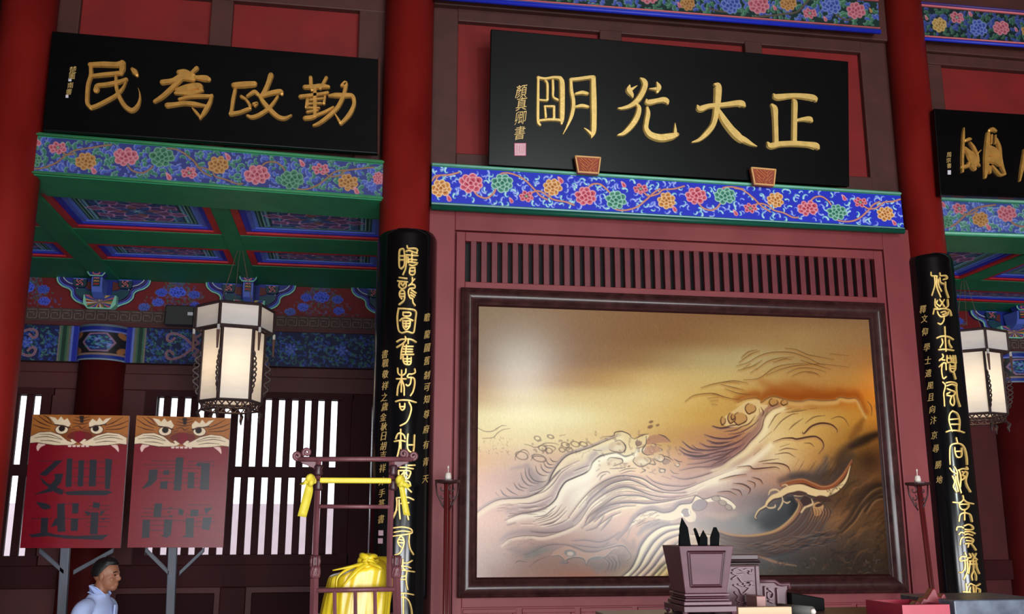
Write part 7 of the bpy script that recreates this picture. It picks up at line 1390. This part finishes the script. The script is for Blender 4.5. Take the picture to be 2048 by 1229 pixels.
    for pts in ([(640, 430), (720, 300), (780, 262)], [(700, 462), (790, 352), (900, 282), (972, 270)], [(870, 450), (930, 392), (1032, 322)], [(1340, 330), (1420, 305), (1490, 330), (1540, 412)], [(1040, 597), (1110, 600), (1150, 637)], [(540, 592), (680, 470)], [(760, 682), (850, 655), (972, 672)], [(720, 722), (850, 705), (942, 752)], [(530, 807), (620, 790), (760, 770)], [(770, 640), (880, 605)], [(820, 230), (900, 210)], [(900, 240), (1000, 220)], [(840, 260), (960, 245), (1080, 225)], [(1100, 220), (1180, 210)], [(1740, 130), (1790, 200), (1790, 300)], [(1820, 170), (1850, 260)], [(480, 730), (560, 660)], [(1050, 380), (1150, 310), (1280, 290)]): line(p5, pts, 1.2, (116, 80, 50), .75)
    for pts, wd in (([(1020, 470), (1040, 490), (1120, 412), (1230, 377), (1340, 392), (1400, 440), (1412, 482)], 2.2), ([(700, 582), (800, 547), (900, 540), (960, 552), (1080, 530), (1170, 525), (1240, 572), (1255, 640), (1200, 720)], 2.2), ([(300, 862), (430, 850), (480, 882), (600, 872), (720, 862), (772, 882)], 1.6), ([(580, 822), (750, 820), (850, 850), (887, 912)], 1.6), ([(460, 972), (550, 1002), (582, 1050)], 1.5), ([(250, 1042), (360, 1052), (440, 1102), (420, 1162)], 1.8), ([(230, 1102), (320, 1122), (352, 1180)], 1.4), ([(100, 1000), (250, 960), (400, 940)], 1.2), ([(410, 1010), (490, 1040), (490, 1090)], 1.2), ([(80, 1140), (200, 1130), (290, 1170)], 1.2)): shade(p5, off(pts, -4, 16), 3, (176, 126, 88), .4); line(p5, pts, wd, (98, 60, 50), .85)
    shade(p5, [(1960, 470), (1800, 520), (1650, 595), (1560, 640)], 9, (40, 26, 20), .85); shade(p5, [(1640, 560), (1500, 680), (1440, 800), (1380, 900), (1200, 960)], 13, (66, 48, 40), .7); shade(p5, [(1700, 330), (1640, 430), (1560, 540)], 8, (120, 76, 34), .6); shade(p5, [(1290, 760), (1260, 860), (1150, 940), (900, 960)], 10, (84, 76, 78), .6)
    for i in range(26):
        u = rg.random(); x = 950 + 500 * u; y = 720 + 240 * rg.random(); line(p5, [(x, y), (x - 30, y + 60), (x - 70, y + 120)], 1.0, (70, 56, 50) if i % 2 else (176, 128, 80), .35)
    # --- thin cloud-like lines, upper right (p2)
    for i, pts in enumerate([[(130, 810), (200, 760), (300, 742), (400, 742), (462, 772)], [(340, 737), (430, 757), (520, 782), (622, 797)], [(640, 622), (760, 612), (830, 572), (900, 522), (1000, 492), (1160, 480), (1350, 492)], [(580, 500), (680, 470), (780, 412), (900, 382), (1060, 385), (1200, 432), (1300, 480), (1400, 492), (1560, 512)], [(1000, 345), (1100, 360), (1200, 402), (1300, 422), (1430, 447)], [(1390, 395), (1560, 412)], [(590, 540), (720, 502), (800, 450)], [(600, 470), (700, 400), (780, 370)], [(620, 430), (680, 380), (760, 360)], [(750, 532), (850, 462), (960, 432), (1080, 422)], [(840, 582), (960, 532), (1080, 502), (1200, 490), (1300, 482)], [(1020, 560), (1120, 522), (1240, 522), (1360, 552)], [(1060, 590), (1160, 552), (1260, 560), (1310, 592)], [(1200, 560), (1290, 572)], [(270, 690), (360, 662), (480, 640), (600, 645)], [(440, 660), (560, 690), (650, 712)], [(480, 700), (600, 740), (700, 750)], [(330, 780), (420, 772)], [(350, 805), (420, 800)], [(360, 832), (410, 835)], [(700, 560), (760, 520)], [(900, 470), (1000, 440), (1060, 445)], [(1140, 450), (1260, 490), (1400, 530)], [(640, 520), (700, 480)], [(460, 640), (560, 630), (680, 650)]]):
        shade(p2, off(pts, 0, 12), 2.4, (176, 122, 62), .38); line(p2, pts, .9, (120, 80, 46), .75)
    shade(p2, [(800, 640), (950, 700), (1080, 680), (1250, 740)], 13, (164, 92, 34), .45)
    # --- lower left swells and foam (p6)
    for i, pts in enumerate([[(840, 342), (980, 322), (1080, 242), (1130, 200)], [(830, 402), (1000, 362), (1120, 292), (1200, 182)], [(900, 422), (1080, 362), (1180, 292), (1255, 210)], [(920, 452), (1120, 392), (1262, 262)], [(680, 432), (830, 432)], [(860, 380), (1010, 330), (1090, 270)], [(1020, 300), (1090, 240)], [(960, 450), (1080, 420), (1180, 350)], [(1000, 470), (1180, 420), (1300, 350)]]): shade(p6, off(pts, 0, 14), 2, (244, 230, 210), .6); line(p6, pts, 1.2, (132, 108, 108), .75)
    sw = [(430, 690), (520, 622), (650, 590), (800, 580), (960, 592), (1150, 542), (1330, 472), (1420, 402), (1500, 290), (1600, 150), (1750, 50)]
    shade(p6, off(sw, -10, -50), 7, (152, 138, 162), .6); shade(p6, off(sw, 0, 24), 4, (240, 220, 196), .7); line(p6, sw, 1.2, (120, 100, 110), .55)
    for pts in ([(470, 390), (640, 312), (840, 280), (1000, 240)], [(800, 530), (900, 542), (1050, 545), (1200, 520), (1340, 460)], [(500, 450), (600, 425)], [(1320, 652), (1500, 642), (1700, 662), (1850, 602), (1940, 540)], [(1340, 700), (1500, 720), (1680, 730), (1800, 670)], [(1060, 700), (1250, 700), (1400, 742), (1500, 782), (1650, 780), (1760, 722), (1900, 690)], [(720, 840), (860, 770), (1000, 710), (1150, 690)], [(1650, 312), (1760, 240), (1940, 190)], [(1450, 492), (1560, 402), (1680, 290), (1800, 230)], [(1510, 522), (1650, 472), (1740, 330)], [(1700, 520), (1800, 400), (1850, 340)], [(1560, 410), (1700, 320), (1850, 250)]): shade(p6, off(pts, 0, -12), 2.6, (146, 128, 140), .5); line(p6, pts, 1.2, (120, 98, 102), .65)
    shade(p6, [(560, 760), (760, 800), (960, 740), (1200, 760)], 9, (140, 132, 148), .55); shade(p6, [(720, 870), (850, 800), (1000, 770)], 7, (132, 138, 142), .5)
    fo = [(1060, 838), (1160, 828), (1220, 880), (1210, 920), (1270, 920), (1260, 880), (1370, 850), (1470, 870), (1510, 950), (1540, 880), (1640, 845), (1740, 850), (1850, 760), (1920, 740)]
    cv.poly(fo + [(1900, 690), (1760, 740), (1650, 800), (1500, 800), (1380, 760), (1250, 720), (1100, 780)], (206, 164, 140), .6, p6, smooth=4); line(p6, fo, 1.5, (226, 204, 192), .85); line(p6, off(fo, 3, 9), 1.3, (112, 104, 118), .7)
    cv.ell((1305, 805), 11 * k, 6.5 * k, (128, 130, 146), .85, p6, 1.6, .15); cv.ell((1305, 812), 6 * k, 4 * k, (216, 196, 190), .8, p6, 2); cv.ell((1650, 870), 13 * k, 3.5 * k, (126, 128, 146), .7, p6, 2, -.1); cv.ell((1220, 920), 6 * k, 4 * k, (136, 126, 140), .8, p6, 2)
    shade(p6, [(1560, 930), (1660, 990), (1720, 960)], 8, (128, 122, 130), .6)
    for i in range(9): u = i / 8; line(p6, [(1700 + 220 * u, 860), (1780 + 140 * u, 930), (1740 + 150 * u, 1050)], 1.1, (132, 112, 116), .6)
    for i in range(8): line(p7, [(140 + 30 * i, 850), (230 + 22 * i, 920), (200 + 24 * i, 1010)], 1.1, (118, 112, 126) if i % 2 else (198, 178, 170), .6)
    line(p6, [(600, 935), (650, 905), (750, 920)], 1., (120, 110, 118), .6); line(p6, [(780, 980), (900, 890), (1060, 835)], 1., (150, 116, 112), .6)
    for i in range(30): x, y = rg.uniform(420, 900), rg.uniform(600, 880); line(p6, [(x, y), (x + 50, y - 12)], .8, (130, 116, 124), .35)
    # --- lower middle: curling crest and broad pale bands (p7)
    band = [(360, 1135), (520, 1000), (600, 850), (655, 700), (765, 560), (925, 462), (1150, 430)]
    bl_ = [band, [(470, 1135), (622, 980), (722, 800), (832, 640), (982, 532), (1150, 492)], [(545, 1135), (722, 960), (832, 800), (962, 642), (1150, 562)], [(645, 1135), (802, 980), (902, 850), (1002, 742), (1150, 650)], [(760, 1135), (902, 980), (1002, 890)], [(850, 1120), (972, 980)], [(940, 1135), (1040, 1050)]]
    fills = [(242, 230, 190), (232, 208, 172), (216, 178, 148), (206, 164, 138), (222, 192, 120), (212, 176, 96)]
    for i in range(len(bl_) - 1): cv.poly([tuple(v) for v in sp(bl_[i], 5)] + [tuple(v) for v in sp(bl_[i + 1], 5)[::-1]], fills[i], .85, p7)
    for i, pts in enumerate(bl_): shade(p7, off(pts, -8, -6), 3.4, (124, 106, 122) if i < 4 else (110, 84, 40), .7); line(p7, pts, 1.8, (84, 62, 66) if i < 4 else (70, 48, 22), .85); shade(p7, off(pts, 22, 18), 3, (250, 238, 200), .55)
    ct = [(350, 640), (480, 500), (560, 372), (680, 282), (800, 250), (930, 282), (1050, 262), (1150, 180), (1290, 160), (1350, 70), (1460, 112), (1620, 72), (1760, 112), (1860, 200), (1840, 240)]
    cv.poly([(480, 500), (560, 372), (680, 282), (800, 250), (930, 282), (1050, 262), (1150, 180), (1290, 160), (1350, 70), (1420, 110), (1340, 170), (1300, 240), (1350, 300), (1340, 390), (1250, 400), (1180, 340), (1060, 380), (900, 370), (760, 340), (640, 390), (560, 450)], (240, 222, 186), .85, p7, smooth=3)
    cv.poly([(1350, 70), (1460, 112), (1620, 68), (1760, 110), (1865, 200), (1835, 245), (1800, 200), (1700, 150), (1600, 140), (1500, 150), (1420, 130)], (242, 228, 200), .9, p7, smooth=3)
    shade(p7, off(ct[:9], -6, -22), 5, (128, 112, 132), .7); line(p7, ct, 1.5, (104, 82, 86), .8)
    for c, rx, ry, rot in (((1225, 285), 8, 7.5, 0), ((1605, 105), 8, 5, .1), ((1690, 160), 8, 5, .3), ((1765, 215), 7, 5, .5), ((1400, 190), 15, 10, -.4)): cv.ell(c, rx * k, ry * k, (146, 134, 152) if c[0] < 1500 else (172, 156, 140), .9, p7, 1.6, rot); cv.ell(c, rx * k, ry * k, (112, 90, 92), .7, p7, 1.1, rot, ring=.6 * k)
    cv.stroke([(1170, 300), (1185, 320)], 1.4 * k, (255, 250, 236), 1, 1, p7); cv.stroke([(1262, 255), (1272, 300)], 1.2 * k, (250, 240, 226), 1, 1, p7)
    for i in range(34): x, y = rg.uniform(500, 860), rg.uniform(290, 470); line(p7, [(x, y), (x + 40, y - 26), (x + 60, y - 22)], .9, (128, 92, 84), .5)
    for pts in ([(1290, 560), (1500, 558), (1680, 600), (1850, 640), (2010, 690)], [(1660, 600), (1800, 660), (1950, 690)], [(1670, 640), (1800, 700)]): shade(p7, off(pts, 0, 22), 5, (226, 204, 170), .75); line(p7, pts, 1.3, (120, 96, 84), .7)
    cl = [(100, 760), (250, 720), (400, 690), (470, 740), (520, 830), (470, 880)]; line(p7, cl, 2.2, (214, 184, 172), .9); line(p7, off(cl, 6, 10), 1.4, (104, 92, 104), .7)
    for pts in ([(300, 780), (360, 740), (420, 760), (390, 800)], [(250, 820), (330, 830), (360, 900)], [(400, 650), (480, 600), (520, 480), (620, 400)]): line(p7, pts, 1.4, (196, 170, 162), .8)
    shade(p7, [(430, 640), (540, 720), (560, 640)], 7, (150, 120, 112), .6); shade(p7, [(620, 560), (700, 480), (860, 420), (1000, 420)], 6, (128, 122, 144), .65)
    shade(p7, [(1380, 420), (1600, 440), (1900, 420)], 14, (140, 142, 156), .55); shade(p7, [(1500, 300), (1700, 330), (1850, 300)], 8, (196, 168, 156), .6)
    # --- right: the dark hollow and its claw of foam (p8)
    shade(p8, [(220, 600), (360, 580), (480, 520), (570, 430)], 22, (66, 72, 86), .8); shade(p8, [(300, 640), (430, 620), (560, 540), (630, 430)], 15, (62, 68, 82), .8)
    shade(p8, [(0, 640), (120, 640), (240, 660)], 20, (142, 144, 156), .6); shade(p8, [(560, 380), (640, 420), (600, 520)], 11, (38, 40, 52), .7)
    rim = [(-120, 690), (0, 730), (200, 742), (420, 702), (560, 612), (650, 502), (672, 425), (632, 372)]
    shade(p8, off(rim, 16, 12), 6, (186, 128, 92), .8); line(p8, off(rim, -6, -4), 2.6, (214, 172, 120), .9); line(p8, off(rim, 20, 24), 1.5, (92, 60, 44), .7)
    for i in range(22):
        u = i / 21; a = [(x + (30 + 190 * u) * (.15 + .85 * min(1, max(0, (x - 100) / 500))), y + 18 + 190 * u * (1 - .1 * max(0, (x - 300) / 400))) for x, y in rim[:6]]
        a = a + [(a[-1][0] + 60 + 50 * u, a[-1][1] - 150 - 40 * u)]
        cc = [(92, 66, 54), (70, 74, 92), (150, 104, 72), (58, 60, 74), (124, 88, 66)][i % 5]; cv.stroke(a, [1.5 * k, 3. * k, 2.2 * k], cc, .6, 3, p8)
    for i in range(60):
        x = rg.uniform(0, 900); y = 790 + 130 * rg.random() - .18 * max(0, x - 300); cv.stroke([(x, y), (x + 90, y + 6), (x + 190, y - 26)], [.4 * k, 1.0 * k, .4 * k], [(54, 58, 72), (128, 116, 122), (150, 110, 80), (46, 44, 52)][i % 4], .55, 1.4, p8)
    bb = [(490, 250), (580, 222), (700, 205), (800, 242), (900, 278), (1000, 255), (1090, 170), (1140, 90), (1185, 10)]
    shade(p8, off(bb, 0, -44), 12, (62, 54, 54), .6); cv.stroke(bb, [2 * k, 5 * k, 6 * k, 4.5 * k, 1.4 * k], (150, 86, 52), .95, 3, p8); line(p8, off(bb, 0, -16), 1.3, (206, 150, 104), .8); line(p8, off(bb, 6, 26), 1.4, (70, 40, 34), .8)
    cl = [(250, 570), (240, 552), (275, 490), (340, 448), (360, 410), (410, 362), (480, 338), (560, 290), (680, 275), (800, 312), (900, 330), (1000, 305), (1085, 245), (1135, 175), (1170, 60)]
    cv.stroke(off(cl, 3, 8), [1 * k, 2 * k, 3.5 * k, 6 * k, 8.5 * k, 8 * k, 4 * k, .8 * k], (58, 38, 34), .7, 3, p8); cv.stroke(cl, [.8 * k, 1.4 * k, 2.6 * k, 5.2 * k, 7.6 * k, 7.2 * k, 3.6 * k, .6 * k], (222, 192, 144), 1, 1.4, p8)
    for pts, wd in (([(340, 448), (380, 468), (430, 460), (436, 440)], 1.8), ([(500, 350), (510, 400), (490, 450), (465, 485)], 1.7), ([(510, 400), (550, 420), (580, 405)], 1.6), ([(370, 340), (390, 300), (440, 288), (480, 310)], 2.), ([(500, 250), (540, 240), (560, 270), (530, 300)], 1.5), ([(790, 380), (800, 430), (730, 460), (690, 510)], 2.4), ([(620, 350), (680, 350), (740, 340)], 1.4)): cv.stroke(pts, [.8 * k, wd * k, wd * .7 * k], (214, 184, 140), .95, 1.2, p8)
    cv.poly([(580, 330), (660, 300), (740, 320), (740, 345), (660, 350)], (84, 58, 56), .9, p8, smooth=4); cv.poly([(680, 400), (720, 350), (780, 380), (785, 420), (720, 450)], (70, 50, 52), .9, p8, smooth=4); cv.poly([(800, 400), (850, 350), (930, 355), (990, 400), (930, 410), (860, 400)], (82, 54, 46), .9, p8, smooth=4)
    cv.poly([(800, 430), (860, 410), (910, 450), (880, 530), (820, 540)], (206, 160, 110), .85, p8, smooth=4); cv.ell((862, 440), 8 * k, 3.4 * k, (64, 42, 38), .9, p8, 1.4, -.3)
    for i in range(14): x = 780 + 14 * i; line(p8, [(x, 470), (x + 14, 520), (x - 20, 600)], 1.2, (104, 64, 42) if i % 2 else (190, 140, 92), .6)
    for i in range(12): x, y = 960 + rg.uniform(-20, 140), 330 + rg.uniform(-60, 50); cv.ell((x, y), 2.2 * k, 1.2 * k, (96, 62, 44), .7, p8, 1.2, .8)
    for i in range(80):                                       # sweeping dark water to the right
        u = rg.random(); x0_ = rg.uniform(820, 1600); y0_ = rg.uniform(180, 1100)
        if y0_ < 320 and x0_ < 1180: continue
        dx = rg.uniform(60, 190); cv.stroke([(x0_, y0_), (x0_ + dx * .4, y0_ - dx * .55), (x0_ + dx, y0_ - dx * .8)], [.6 * k, 2.2 * k, .6 * k], [(128, 84, 52), (60, 46, 38), (150, 104, 64), (48, 38, 34), (96, 70, 52)][i % 5], .38, 4, p8)
    for pts in ([(1080, 690), (1180, 580), (1260, 450), (1360, 330), (1450, 275), (1560, 272)], [(1100, 720), (1220, 600), (1300, 480), (1420, 360), (1560, 320)], [(1330, 520), (1420, 400), (1570, 370)]): shade(p8, off(pts, -14, -22), 6, (50, 38, 32), .65); cv.stroke(pts, [.8 * k, 2 * k, 1 * k], (166, 122, 80), .6, 3, p8)
    shade(p8, [(1150, 460), (1260, 330), (1400, 250), (1560, 230)], 8, (60, 44, 36), .6)
    cv.stroke([(230, 930), (340, 960), (460, 1000), (640, 1030)], [1 * k, 3 * k, 1 * k], (188, 140, 104), .75, 4, p8)
    for i in range(70):
        x, y = rg.uniform(300, 1500), rg.uniform(960, 1130) - .0; a = rg.random() * 6.28; r_ = rg.uniform(10, 34)
        cv.stroke([(x + r_ * math.cos(a + t), y + .6 * r_ * math.sin(a + t)) for t in (0, 1, 2.1, 3.2)], [.4 * k, .9 * k, .4 * k], [(120, 110, 112), (48, 44, 46), (140, 104, 78), (60, 66, 80)][i % 4], .5, 1.4, p8)
    for i in range(40):
        x, y = rg.uniform(1000, 1600), rg.uniform(700, 1000); a = rg.random() * 6.28; r_ = rg.uniform(20, 70)
        cv.stroke([(x + r_ * math.cos(a + t), y + .7 * r_ * math.sin(a + t)) for t in (0, .7, 1.5, 2.3)], [.5 * k, 1.6 * k, .5 * k], [(104, 74, 56), (50, 40, 40), (78, 60, 58)][i % 3], .45, 2.5, p8)
    ex_ = np.clip(cv.a[..., 2] - .88 * cv.a[..., 1], 0, None); cv.a[..., 2] -= .55 * ex_; cv.a[..., 0] += .12 * ex_
    cv.a = 250 * np.clip(cv.a / 255, 0, 1)**1.13
    return cv
q = [P(x, y, 7.435) for x, y in pcorn]
print_sheet('canvas', paint_waves(), [q[0] + np.array([-.01, 0, .01]), q[1] + np.array([.01, 0, .01]), q[2] + np.array([.01, 0, -.01]), q[3] + np.array([-.01, 0, -.01])], paint_mat('painting_varnish', .18, .21, .03, 120), ptg)
